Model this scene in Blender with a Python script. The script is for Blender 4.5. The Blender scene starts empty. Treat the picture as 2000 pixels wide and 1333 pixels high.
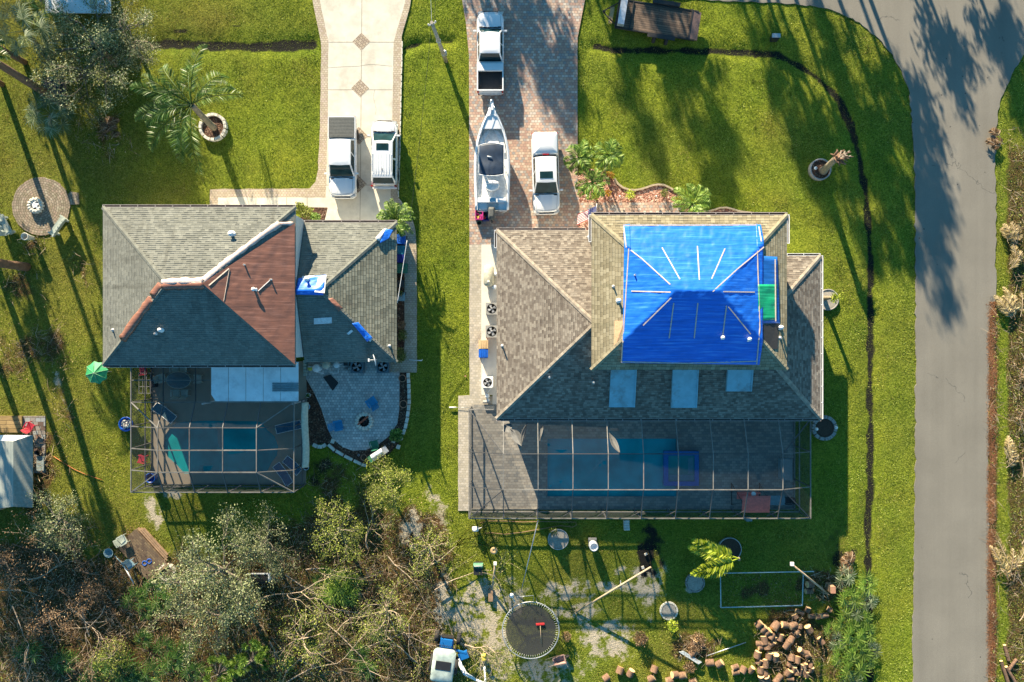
import bpy, math, random
import numpy as np
from mathutils import Vector, Matrix
from mathutils.geometry import tessellate_polygon

# ------------------------------------------------------------------ camera, sky, sun, exposure
H, S = 55.0, 26.0            # camera height (m) and photo pixels per metre on the ground
SC = bpy.context.scene
COL = SC.collection
cam_d = bpy.data.cameras.new("camera"); cam = bpy.data.objects.new("camera", cam_d); COL.objects.link(cam)
cam.location = (0, 0, H); cam.rotation_euler = (0, 0, 0)
cam_d.sensor_width = 36.0; cam_d.lens = 36.0 * S * H / 2000.0
cam_d.clip_end = 2000.0; cam_d.clip_start = 0.5
SC.camera = cam
SUNV = Vector((1.0, -2.77, -1.0)).normalized()      # the way the light travels
ELEV = math.asin(-SUNV.z)
world = bpy.data.worlds.new("World"); SC.world = world; world.use_nodes = True
wn = world.node_tree; bg = wn.nodes["Background"]
sky = wn.nodes.new("ShaderNodeTexSky"); sky.sky_type = 'NISHITA'; sky.sun_disc = False
sky.sun_elevation = ELEV
sky.sun_rotation = math.atan2(-SUNV.x, -SUNV.y)
sky.air_density = 1.0; sky.dust_density = 0.3; sky.ozone_density = 5.0
hs = wn.nodes.new('ShaderNodeHueSaturation'); hs.inputs['Saturation'].default_value = 1.12; hs.inputs['Hue'].default_value = 0.478
wn.links.new(sky.outputs[0], hs.inputs['Color']); wn.links.new(hs.outputs[0], bg.inputs[0]); bg.inputs[1].default_value = 0.068
sun_d = bpy.data.lights.new("sun", 'SUN'); sun = bpy.data.objects.new("sun", sun_d); COL.objects.link(sun)
sun_d.energy = 5.0; sun_d.angle = math.radians(0.55); sun_d.color = (1.0, 0.85, 0.62)
sun.rotation_euler = SUNV.to_track_quat('-Z', 'Y').to_euler(); sun.location = (0, 0, 80)
SC.view_settings.view_transform = 'Standard'; SC.view_settings.look = 'None'
SC.view_settings.exposure = 1.72; SC.view_settings.gamma = 1.0
SC.cycles.transparent_max_bounces = 16
SC.cycles.max_bounces = 6

# ------------------------------------------------------------------ helpers
R = math.radians
rnd = random.Random(7)
def W(px, py, z=0.0):
    k = (H - z) / H / S
    return ((px - 1000) * k, (666.5 - py) * k, z)
def WV(px, py, z=0.0): return Vector(W(px, py, z))
def W2(px, py, z=0.0): return W(px, py, z)[:2]

LAND = [(880,1290,'the blue backhoe'),(270,1085,'the small brick platform'),(660,1140,'the bright palmetto clump'),(405,1115,'the widest grey tree'),(470,1300,'the tufted pines'),(30,990,'the lower left shed'),(0,1333,'the bottom left corner'),(100,1180,'the dead brown thicket'),(800,1170,'the bare branches beside the sand'),(1665,1215,'the palmetto row middle'),(1692,1145,'the ditch bend'),(1560,1300,'the lower log rows'),(1975,1280,'the roadside cut logs'),(1980,900,'the halfway roadside fronds'),(1975,500,'the topmost roadside fronds'),(1966,1115,'the long folded frond')]
USED = {}
def where(px, py):
    best = sorted((math.hypot(px - x, py - y), x, y, n) for x, y, n in LAND)
    for d, x, y, n in best[:4]:
        k = int(((math.degrees(math.atan2(y - py, px - x)) + 360 + 22.5) % 360) // 45)
        w = ('right of', 'up and right of', 'above', 'up and left of', 'left of', 'down and left of', 'below', 'down and right of')[k] if d > 14 else 'right at'
        if (w, n) not in USED: USED[(w, n)] = 1; return w + ' ' + n
    d, x, y, n = best[0]; USED[n] = USED.get(n, 0) + 1; return ('near', 'close to', 'a few steps from', 'some way from', 'in front of', 'farther out from', 'well away from')[USED[n] % 7] + ' ' + n
class MB:
    def __init__(s): s.v = []; s.f = []; s.m = []; s.uv = []; s.sm = []
    def add(s, vs, fs, mi=0, uvs=None, smooth=False):
        b = len(s.v); s.v += [tuple(p) for p in vs]
        for i, f in enumerate(fs):
            s.f.append(tuple(b + j for j in f)); s.m.append(mi); s.sm.append(smooth)
            s.uv.append(uvs[i] if uvs else None)
        return s
    def box(s, c, d, rz=0, mi=0, rx=0, ry=0, taper=1.0):
        x, y, z = d[0] / 2, d[1] / 2, d[2] / 2
        M = Matrix.Translation(c) @ Matrix.Rotation(rz, 4, 'Z') @ Matrix.Rotation(ry, 4, 'Y') @ Matrix.Rotation(rx, 4, 'X')
        vs = []
        for zz, t in ((-z, 1.0), (z, taper)):
            for a, b in ((-x, -y), (x, -y), (x, y), (-x, y)): vs.append(M @ Vector((a * t, b * t, zz)))
        return s.add(vs, [(3, 2, 1, 0), (4, 5, 6, 7), (0, 1, 5, 4), (1, 2, 6, 5), (2, 3, 7, 6), (3, 0, 4, 7)], mi)
    def prism(s, poly, z0, z1, mi=0, side=None):
        n = len(poly)
        if sum(poly[i][0] * poly[(i + 1) % n][1] - poly[(i + 1) % n][0] * poly[i][1] for i in range(n)) < 0: poly = poly[::-1]
        vs = [(p[0], p[1], z0) for p in poly] + [(p[0], p[1], z1) for p in poly]
        tris = tessellate_polygon([[Vector((p[0], p[1], 0)) for p in poly]])
        up = []
        for t in tris:
            a, b, c = (poly[i] for i in t)
            if (b[0] - a[0]) * (c[1] - a[1]) - (b[1] - a[1]) * (c[0] - a[0]) < 0: t = (t[0], t[2], t[1])
            up.append(tuple(n + i for i in t))
        s.add(vs, up, mi)
        b = len(s.v) - 2 * n
        for i in range(n):
            j = (i + 1) % n
            s.f.append((b + i, b + j, b + n + j, b + n + i)); s.m.append(mi if side is None else side); s.uv.append(None); s.sm.append(False)
        return s
    def tube(s, pts, r, n=6, mi=0, caps=True, smooth=True):
        pts = [Vector(p) for p in pts]
        if not isinstance(r, (list, tuple)): r = [r] * len(pts)
        vs = []; fs = []
        up = Vector((0, 0, 1))
        for i, p in enumerate(pts):
            d = (pts[min(i + 1, len(pts) - 1)] - pts[max(i - 1, 0)])
            d = d.normalized() if d.length > 1e-9 else up
            ref = Vector((0, 0, 1)) if abs(d.z) < 0.9 else Vector((1, 0, 0))
            a = d.cross(ref).normalized(); b = a.cross(d)
            for k in range(n):
                t = 2 * math.pi * k / n
                vs.append(p + (a * math.cos(t) + b * math.sin(t)) * r[i])
        for i in range(len(pts) - 1):
            for k in range(n):
                k2 = (k + 1) % n
                fs.append((i * n + k, i * n + k2, (i + 1) * n + k2, (i + 1) * n + k))
        s.add(vs, fs, mi, smooth=smooth)
        if caps:
            b = len(s.v) - len(vs)
            for q in (tuple(b + k for k in range(n))[::-1], tuple(b + (len(pts) - 1) * n + k for k in range(n))):
                s.f.append(q); s.m.append(mi); s.uv.append(None); s.sm.append(False)
        return s
    def lathe(s, prof, c=(0, 0, 0), n=20, mi=0, smooth=True, M=None, caps=True):
        if prof[0] == prof[-1]: caps = False
        vs = []; fs = []
        for r, z in prof:
            for k in range(n):
                t = 2 * math.pi * k / n
                p = Vector((r * math.cos(t), r * math.sin(t), z))
                p = M @ p if M else p
                vs.append(p + Vector(c))
        for i in range(len(prof) - 1):
            for k in range(n):
                k2 = (k + 1) % n
                fs.append((i * n + k, i * n + k2, (i + 1) * n + k2, (i + 1) * n + k))
        if caps and prof[-1][0] > 1e-4: fs.append(tuple((len(prof) - 1) * n + k for k in range(n)))
        if caps and prof[0][0] > 1e-4: fs.append(tuple(range(n))[::-1])
        return s.add(vs, fs, mi, smooth=smooth)
    def quad(s, a, b, c, d, mi=0, uv=None, smooth=False): return s.add([a, b, c, d], [(0, 1, 2, 3)], mi, [uv] if uv else None, smooth)
    def slab(s, ring, t, mi=0):
        """closed slab: ring of 3-D points (top, counter-clockwise from above) and thickness t downwards"""
        n = len(ring); vs = [tuple(p) for p in ring] + [(p[0], p[1], p[2] - t) for p in ring]
        return s.add(vs, [tuple(range(n)), tuple(range(2 * n - 1, n - 1, -1))] + [(i, i + n, (i + 1) % n + n, (i + 1) % n) for i in range(n)], mi)
    def grid(s, nu, nv, fn, mi=0, smooth=True, uvf=None):
        vs = [fn(i / nu, j / nv) for j in range(nv + 1) for i in range(nu + 1)]
        fs = []; uvs = []
        for j in range(nv):
            for i in range(nu):
                a = j * (nu + 1) + i
                fs.append((a, a + 1, a + nu + 2, a + nu + 1))
                if uvf: uvs.append([uvf(*vs[q]) for q in fs[-1]])
        return s.add(vs, fs, mi, uvs or None, smooth)
    def build(s, name, mats, parent=None, loc=None, rz=0):
        me = bpy.data.meshes.new(name); me.from_pydata(s.v, [], s.f)
        if not isinstance(mats, (list, tuple)): mats = [mats]
        for m in mats: me.materials.append(m)
        if len(mats) > 1: me.polygons.foreach_set('material_index', s.m)
        me.polygons.foreach_set('use_smooth', s.sm)
        if any(s.uv):
            ul = me.uv_layers.new(name='UVMap'); k = 0; flat = []
            for f, u in zip(s.f, s.uv):
                for q in range(len(f)): flat += list(u[q]) if u else [0.0, 0.0]
            ul.data.foreach_set('uv', flat)
        me.update()
        o = bpy.data.objects.new(name, me); COL.objects.link(o)
        if parent: o.parent = parent
        if loc: o.location = loc
        if rz: o.rotation_euler.z = rz
        return o

def tag(o, label, cat=None, group=None, kind=None):
    if label: o['label'] = label
    if cat: o['category'] = cat
    if group: o['group'] = group
    if kind: o['kind'] = kind
    return o
def thing(name, label, cat, loc=(0, 0, 0), rz=0, group=None):
    o = bpy.data.objects.new(name, None); COL.objects.link(o); o.empty_display_size = 0.3
    o.location = loc; o.rotation_euler = (0, 0, rz)
    return tag(o, label, cat, group)
def struct(o): o['kind'] = 'structure'; return o
KIDS = {}
def dup(root, loc=None, rz=None, label=None, group=None, scale=None):
    def kids(o): return [c for c in bpy.data.objects if c.parent == o]
    def rec(o, par):
        c = o.copy(); COL.objects.link(c)
        if par: c.parent = par
        for ch in kids(o): rec(ch, c)
        return c
    r = rec(root, None)
    if loc is not None: r.location = loc
    if rz is not None: r.rotation_euler.z = rz
    if label: r['label'] = label
    if group: r['group'] = group
    if scale: r.scale = (scale,) * 3
    return r

# ------------------------------------------------------------------ materials
def nodes(name):
    m = bpy.data.materials.new(name); m.use_nodes = True
    nt = m.node_tree; b = nt.nodes['Principled BSDF']
    return m, nt, b
def N(nt, t, **kw):
    n = nt.nodes.new(t)
    for k, v in kw.items():
        if k.startswith('i_'):
            n.inputs[int(k[2:])].default_value = v
        else: setattr(n, k, v)
    return n
def L(nt, a, b): nt.links.new(a, b)
def mth(nt, op, a, b=None, c=None, clamp=False):
    n = nt.nodes.new('ShaderNodeMath'); n.operation = op; n.use_clamp = clamp
    for i, x in enumerate((a, b, c)):
        if x is None: continue
        if isinstance(x, (int, float)): n.inputs[i].default_value = x
        else: nt.links.new(x, n.inputs[i])
    return n.outputs[0]
def ramp(nt, fac, stops, interp='LINEAR'):
    r = nt.nodes.new('ShaderNodeValToRGB'); r.color_ramp.interpolation = interp
    e = r.color_ramp.elements
    while len(e) < len(stops): e.new(0.5)
    for i, (p, c) in enumerate(stops): e[i].position = p; e[i].color = (*c, 1)
    nt.links.new(fac, r.inputs[0]); return r.outputs[0]
def mix(nt, fac, a, b, mode='MIX'):
    n = nt.nodes.new('ShaderNodeMix'); n.data_type = 'RGBA'; n.blend_type = mode
    for sock, x in ((n.inputs[0], fac), (n.inputs[6], a), (n.inputs[7], b)):
        if isinstance(x, (int, float)): sock.default_value = x
        elif isinstance(x, tuple): sock.default_value = (*x, 1)
        else: nt.links.new(x, sock)
    return n.outputs[2]
def noise(nt, vec, scale, detail=3, rough=0.55):
    n = nt.nodes.new('ShaderNodeTexNoise'); n.inputs['Scale'].default_value = scale
    n.inputs['Detail'].default_value = detail; n.inputs['Roughness'].default_value = rough
    if vec is not None: nt.links.new(vec, n.inputs['Vector'])
    return n.outputs[0]
def opos(nt): return nt.nodes.new('ShaderNodeTexCoord').outputs['Object']
def uvc(nt): return nt.nodes.new('ShaderNodeTexCoord').outputs['UV']
def wpos(nt): return nt.nodes.new('ShaderNodeNewGeometry').outputs['Position']
def bump(nt, b, h, strength=0.5, dist=0.02):
    n = nt.nodes.new('ShaderNodeBump'); n.inputs['Strength'].default_value = strength; n.inputs['Distance'].default_value = dist
    nt.links.new(h, n.inputs['Height']); nt.links.new(n.outputs[0], b.inputs['Normal']); return n
def plain(name, col, rough=0.6, metal=0.0, var=0.18, scale=6.0, bmp=0.0, coat=0.0, spec=None, dirt=None):
    m, nt, b = nodes(name); v = opos(nt)
    n1 = noise(nt, v, scale, 4)
    lo = tuple(c * (1 - var) for c in col); hi = tuple(min(1, c * (1 + var)) for c in col)
    c = ramp(nt, n1, [(0.3, lo), (0.7, hi)])
    if dirt:
        n2 = noise(nt, v, scale * 0.35, 5, 0.7)
        c = mix(nt, ramp(nt, n2, [(0.52, (0, 0, 0)), (0.68, (1, 1, 1))]), c, dirt)
    L(nt, c, b.inputs['Base Color'])
    b.inputs['Roughness'].default_value = rough; b.inputs['Metallic'].default_value = metal
    if coat: b.inputs['Coat Weight'].default_value = coat; b.inputs['Coat Roughness'].default_value = 0.05
    if spec is not None: b.inputs['Specular IOR Level'].default_value = spec
    if bmp: bump(nt, b, noise(nt, v, scale * 4, 4), bmp, 0.02)
    return m
def cells(nt, vec, w, h, rowshift=0.5, randrow=False, gap=0.012):
    """brick-like cells: returns (random value per cell, joint mask 0..1, fract y, second random)"""
    sp = N(nt, 'ShaderNodeSeparateXYZ'); L(nt, vec, sp.inputs[0])
    y = mth(nt, 'DIVIDE', sp.outputs[1], h); row = mth(nt, 'FLOOR', y); fy = mth(nt, 'FRACT', y)
    x = mth(nt, 'DIVIDE', sp.outputs[0], w)
    if randrow:
        wr = N(nt, 'ShaderNodeTexWhiteNoise', noise_dimensions='1D'); L(nt, row, wr.inputs['W']); sh = wr.outputs[0]
    else: sh = mth(nt, 'MULTIPLY', mth(nt, 'MODULO', mth(nt, 'ABSOLUTE', row), 2.0), rowshift)
    x = mth(nt, 'ADD', x, sh); cx = mth(nt, 'FLOOR', x); fx = mth(nt, 'FRACT', x)
    cb = N(nt, 'ShaderNodeCombineXYZ'); L(nt, cx, cb.inputs[0]); L(nt, row, cb.inputs[1])
    wn_ = N(nt, 'ShaderNodeTexWhiteNoise', noise_dimensions='2D'); L(nt, cb.outputs[0], wn_.inputs[0])
    dx = mth(nt, 'MULTIPLY', mth(nt, 'MINIMUM', fx, mth(nt, 'SUBTRACT', 1.0, fx)), w)
    dy = mth(nt, 'MULTIPLY', mth(nt, 'MINIMUM', fy, mth(nt, 'SUBTRACT', 1.0, fy)), h)
    joint = mth(nt, 'LESS_THAN', mth(nt, 'MINIMUM', dx, dy), gap)
    sc_ = N(nt, 'ShaderNodeSeparateColor'); L(nt, wn_.outputs[1], sc_.inputs[0])
    return wn_.outputs[0], joint, fy, sc_.outputs[1]
def rotz(nt, vec, ang):
    n = N(nt, 'ShaderNodeVectorRotate'); n.rotation_type = 'Z_AXIS'; n.inputs['Angle'].default_value = ang
    L(nt, vec, n.inputs['Vector']); return n.outputs[0]
def pavers(name, stops, w=0.22, h=0.2, joint=(0.12, 0.10, 0.085), gap=0.011, ang=0.0, stain=None, var=0.25, bs=0.5):
    m, nt, b = nodes(name); v = wpos(nt)
    if ang: v = rotz(nt, v, ang)
    r, j, fy, r2 = cells(nt, v, w, h, gap=gap)
    c = ramp(nt, r, stops, 'CONSTANT')
    big = noise(nt, v, 0.35, 4)
    c = mix(nt, 1.0, c, ramp(nt, big, [(0.3, (1 - var,) * 3), (0.7, (1.0,) * 3)]), 'MULTIPLY')
    fine = noise(nt, v, 30, 3)
    c = mix(nt, 1.0, c, ramp(nt, fine, [(0.3, (0.8,) * 3), (0.7, (1.0,) * 3)]), 'MULTIPLY')
    if stain:
        c = mix(nt, ramp(nt, noise(nt, v, 0.6, 6, 0.65), [(0.5, (0, 0, 0)), (0.7, (0.7,) * 3)]), c, stain)
    c = mix(nt, j, c, joint)
    L(nt, c, b.inputs['Base Color']); b.inputs['Roughness'].default_value = 0.85
    bump(nt, b, mth(nt, 'ADD', mth(nt, 'MULTIPLY', mth(nt, 'SUBTRACT', 1.0, j), 0.7), mth(nt, 'MULTIPLY', r2, 0.3)), bs, 0.01)
    return m
def shingles(name, stops, w=0.30, h=0.16, edge=0.5, tilt=0.03, big=((0.3, (0.75,) * 3), (0.7, (1,) * 3)), stain=None, gap=0.010):
    m, nt, b = nodes(name); v = uvc(nt)
    r, j, fy, r2 = cells(nt, v, w, h, randrow=True, gap=gap)
    c = ramp(nt, r, stops)
    nb = noise(nt, wpos(nt), 0.5, 5, 0.6)
    c = mix(nt, 1.0, c, ramp(nt, nb, list(big)), 'MULTIPLY')
    c = mix(nt, 1.0, c, ramp(nt, noise(nt, v, 40, 3), [(0.3, (0.75,) * 3), (0.7, (1.05,) * 3)]), 'MULTIPLY')
    if stain:
        mp = N(nt, 'ShaderNodeMapping'); mp.inputs['Scale'].default_value = (1.6, 0.22, 1); L(nt, v, mp.inputs[0])
        c = mix(nt, ramp(nt, noise(nt, mp.outputs[0], 0.9, 5, 0.6), [(0.54, (0, 0, 0)), (0.72, (0.75,) * 3)]), c, stain)
    c = mix(nt, mth(nt, 'MULTIPLY', j, edge), c, tuple(x * 0.3 for x in stops[0][1]))
    L(nt, c, b.inputs['Base Color']); b.inputs['Roughness'].default_value = 0.9
    b.inputs['Specular IOR Level'].default_value = 0.25
    hgt = mth(nt, 'ADD', mth(nt, 'MULTIPLY', mth(nt, 'DIVIDE', mth(nt, 'SUBTRACT', .5, fy), .5, clamp=True), mth(nt, 'ADD', mth(nt, 'MULTIPLY', r2, 1.3), 0.25)), mth(nt, 'MULTIPLY', r, 0.15))
    bump(nt, b, hgt, 1.0, tilt)
    return m
def screen_mat(name, col, opac):
    m, nt, b = nodes(name); nt.nodes.remove(b)
    out = nt.nodes['Material Output']
    d = N(nt, 'ShaderNodeBsdfDiffuse'); d.inputs[0].default_value = (*col, 1)
    t = N(nt, 'ShaderNodeBsdfTransparent'); mx = N(nt, 'ShaderNodeMixShader')
    nz = noise(nt, opos(nt), 0.6, 3); f = mth(nt, 'ADD', mth(nt, 'MULTIPLY', nz, 0.10), opac - 0.05)
    L(nt, f, mx.inputs[0]); L(nt, t.outputs[0], mx.inputs[1]); L(nt, d.outputs[0], mx.inputs[2]); L(nt, mx.outputs[0], out.inputs[0])
    return m
def leafm(name, stops, rough=0.6, trans=0.25):
    m, nt, b = nodes(name)
    g = N(nt, 'ShaderNodeNewGeometry')
    c = ramp(nt, g.outputs['Random Per Island'], stops)
    nb = noise(nt, wpos(nt), 0.45, 3)
    c = mix(nt, 1.0, c, ramp(nt, nb, [(0.35, (0.65,) * 3), (0.65, (1.15,) * 3)]), 'MULTIPLY')
    L(nt, c, b.inputs['Base Color']); b.inputs['Roughness'].default_value = rough
    b.inputs['Specular IOR Level'].default_value = 0.3
    tr = N(nt, 'ShaderNodeBsdfTranslucent'); L(nt, c, tr.inputs[0])
    mx = N(nt, 'ShaderNodeMixShader'); mx.inputs[0].default_value = trans
    out = nt.nodes['Material Output']
    L(nt, b.outputs[0], mx.inputs[1]); L(nt, tr.outputs[0], mx.inputs[2]); L(nt, mx.outputs[0], out.inputs[0])
    return m

def vnoise(x, y, sc, seed=0):
    x = np.asarray(x) / sc + 1000; y = np.asarray(y) / sc + 1000
    xi = np.floor(x).astype(np.int64); yi = np.floor(y).astype(np.int64); fx = x - xi; fy = y - yi
    def h(a, b):
        n = (a * 374761393 + b * 668265263 + seed * 982451653) & 0x7fffffff
        n = ((n ^ (n >> 13)) * 1274126177) & 0x7fffffff
        return ((n ^ (n >> 16)) & 0xffff) / 65535.0
    fx = fx * fx * (3 - 2 * fx); fy = fy * fy * (3 - 2 * fy)
    return (h(xi, yi) * (1 - fx) + h(xi + 1, yi) * fx) * (1 - fy) + (h(xi, yi + 1) * (1 - fx) + h(xi + 1, yi + 1) * fx) * fy
def fnoise(x, y, sc, seed=0): return 0.5 * vnoise(x, y, sc, seed) + 0.3 * vnoise(x, y, sc / 2.1, seed + 1) + 0.2 * vnoise(x, y, sc / 4.3, seed + 2)
def inpoly(x, y, poly):
    x = np.asarray(x); y = np.asarray(y); r = np.zeros(x.shape, bool); n = len(poly)
    for i in range(n):
        x1, y1 = poly[i]; x2, y2 = poly[(i + 1) % n]
        if y1 == y2: continue
        c = ((y1 > y) != (y2 > y)) & (x < (x2 - x1) * (y - y1) / (y2 - y1) + x1); r ^= c
    return r
def polydist(x, y, pts):
    """distance to a polyline, px"""
    d = np.full(np.asarray(x).shape, 1e9)
    for (x1, y1), (x2, y2) in zip(pts, pts[1:]):
        L2 = (x2 - x1) ** 2 + (y2 - y1) ** 2
        t = np.clip(((x - x1) * (x2 - x1) + (y - y1) * (y2 - y1)) / L2, 0, 1)
        d = np.minimum(d, np.hypot(x - x1 - t * (x2 - x1), y - y1 - t * (y2 - y1)))
    return d
def fastmesh(name, verts, nper, mats, parent=None, midx=None, smooth=False):
    """verts (k*nper,3): k separate polygons of nper corners"""
    k = len(verts) // nper
    me = bpy.data.meshes.new(name)
    me.vertices.add(len(verts)); me.vertices.foreach_set('co', np.ascontiguousarray(verts, dtype=np.float32).ravel())
    me.loops.add(k * nper); me.loops.foreach_set('vertex_index', np.arange(k * nper, dtype=np.int32))
    me.polygons.add(k); me.polygons.foreach_set('loop_start', np.arange(0, k * nper, nper, dtype=np.int32))
    if not isinstance(mats, (list, tuple)): mats = [mats]
    for m in mats: me.materials.append(m)
    if midx is not None: me.polygons.foreach_set('material_index', np.asarray(midx, dtype=np.int32))
    me.update(calc_edges=True)
    o = bpy.data.objects.new(name, me); COL.objects.link(o)
    if parent: o.parent = parent
    return o
def leafquads(pts, size, rng, aspect=0.5, flat=0.5, dirs=None):
    """vectorised leaf-sized kites around pts; flat 0 = any tilt, 1 = level"""
    n = len(pts); a = rng.uniform(0, 2 * np.pi, n); el = rng.normal(0, 1 - flat + 0.05, n)
    d = np.stack([np.cos(a) * np.cos(el), np.sin(a) * np.cos(el), np.sin(el)], 1) if dirs is None else dirs
    r = rng.normal(0, 1, (n, 3)); r[:, 2] *= (1 - flat) ; s_ = np.cross(d, np.stack([rng.normal(0, 0.6 * (1 - flat) + .05, n), rng.normal(0, 0.6 * (1 - flat) + .05, n), np.ones(n)], 1))
    s_ /= np.linalg.norm(s_, axis=1, keepdims=True) + 1e-9
    sz = (size * rng.uniform(0.6, 1.4, n))[:, None]
    A = pts - d * sz / 2; C = pts + d * sz / 2; B = pts + s_ * sz * aspect / 2; D = pts - s_ * sz * aspect / 2
    return np.stack([A, B, C, D], 1).reshape(-1, 3)
# ------------------------------------------------------------------ surfaces of the setting
ROAD = [(1780,1420),(1783,1290),(1784,1200),(1786,1050),(1788,900),(1789,700),(1789,500),(1787,350),(1784,250),(1776,180),(1762,140),(1738,100),(1710,70),(1680,45),(1640,24),(1600,13),(1550,9),(1500,6),(1440,3),(1380,-1),(1330,-3),(1140,-8),(700,-12),(200,-14),(-500,-16),(-500,-190),(1500,-190),(1700,-220),(1760,-300),(1790,-700),(1960,-700),(1965,-300),(1990,-190),(2600,-190),(2600,30),(2100,60),(2030,85),(1998,108),(1983,135),(1965,170),(1952,200),(1947,250),(1944,330),(1946,420),(1945,520),(1944,590),(1934,625),(1932,760),(1931,900),(1932,1040),(1938,1100),(1934,1200),(1932,1330),(1930,1420)]
def rough(poly, step=12, amp=1.5, seed=1):
    out = []; n = len(poly)
    for i in range(n):
        (x1, y1), (x2, y2) = poly[i], poly[(i + 1) % n]
        k = max(1, int(math.hypot(x2 - x1, y2 - y1) / step))
        for j in range(k):
            t = j / k; x = x1 + (x2 - x1) * t; y = y1 + (y2 - y1) * t
            out.append((x + amp * (float(vnoise(x, y, 9, seed)) - .5) * 2, y + amp * (float(vnoise(x, y, 9, seed + 5)) - .5) * 2))
    return out
ROADR = rough(ROAD, 8, 2.6, 3)
DR1 = [(622,-14),(628,20),(641,83),(640,230),(636,372),(412,386),(412,410),(600,412),(630,408),(633,440),(765,440),(763,380),(766,260),(769,83),(790,10),(794,-14)]
B1L = [(608,-14),(620,48),(627,82),(627,130),(625,250),(621,330),(617,355),(604,369),(410,370),(410,412),(425,412),(426,386),(636,386),(640,230),(641,83),(628,20),(622,-14)]
B1R = [(794,-14),(790,10),(769,83),(766,260),(763,380),(764,395),(778,405),(800,440),(806,520),(813,600),(814,700),(812,728),(766,728),(770,700),(790,640),(788,520),(786,470),(760,440),(763,380)]
B1R = [(804,-14),(800,15),(784,72),(785,85),(781,250),(777,385),(790,402),(803,420),(812,450),(814,520),(814,728),(762,728),(762,705),(790,705),(790,520),(788,462),(776,425),(763,402),(763,380),(766,260),(769,83),(790,10),(794,-14)]
DR2 = [(901,-8),(910,45),(916,110),(917,478),(975,478),(975,500),(1160,500),(1160,418),(1330,418),(1330,396),(1132,396),(1128,380),(1128,75),(1137,28),(1144,-8)]
SW2 = [(917,478),(940,478),(940,772),(970,776),(970,800),(918,800),(918,998),(895,998),(895,773),(917,773)]
SL2 = [(940,478),(975,478),(975,790),(962,790),(962,772),(940,772)]
PATIO = [(598,700),(781,700),(781,728),(780,800),(776,828),(760,852),(740,868),(715,879),(690,881),(670,874),(650,858),(640,838),(628,800),(615,770),(598,740)]
BED2 = [(598,740),(615,770),(628,800),(640,838),(650,858),(670,874),(690,881),(715,879),(740,868),(760,852),(776,828),(780,800),(781,728),(797,728),(799,790),(793,830),(780,865),(762,885),(735,900),(712,908),(690,902),(650,884),(637,866),(612,868),(604,872),(598,850)]
BEDF = [(1128,340),(1150,330),(1175,332),(1200,352),(1216,367),(1240,371),(1262,366),(1285,361),(1305,366),(1325,378),(1345,398),(1352,415),(1330,418),(1330,396),(1132,396),(1128,380)]
BEDG = [(1370,414),(1390,412),(1418,408),(1440,412),(1472,417),(1480,425),(1370,425)]
BEDP = [(588,405),(640,406),(632,440),(588,440)]
GAR = [(789,470),(790,700),(770,700),(770,470)]
DITCHES = [([(180,92),(285,88),(330,84),(420,89),(500,90),(560,88),(612,85)], 15), ([(790,92),(830,82),(882,80)], 7), ([(1165,90),(1210,97),(1290,96),(1350,98),(1440,100),(1520,104),(1560,125),(1600,152),(1640,192),(1662,240),(1680,300),(1694,380),(1700,450),(1702,520),(1703,640),(1701,760),(1703,860),(1700,980),(1697,1060),(1700,1130),(1703,1240),(1702,1400)], 12)]
HOLES = [ROAD, DR1, B1L, B1R, DR2, SW2, SL2, PATIO, BED2, BEDF, BEDG, BEDP, GAR]
POOL1 = []
for x, y in [(345,825),(400,822),(500,823),(512,826),(522,840),(536,852),(544,872),(541,890),(530,905),(522,922),(440,925),(360,925),(345,908),(328,893),(319,872),(323,850),(334,834)]: POOL1.append(W2(x, y))
POOL2 = [W2(*p) for p in [(1069,857),(1321,857),(1321,970),(1069,970)]]
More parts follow.
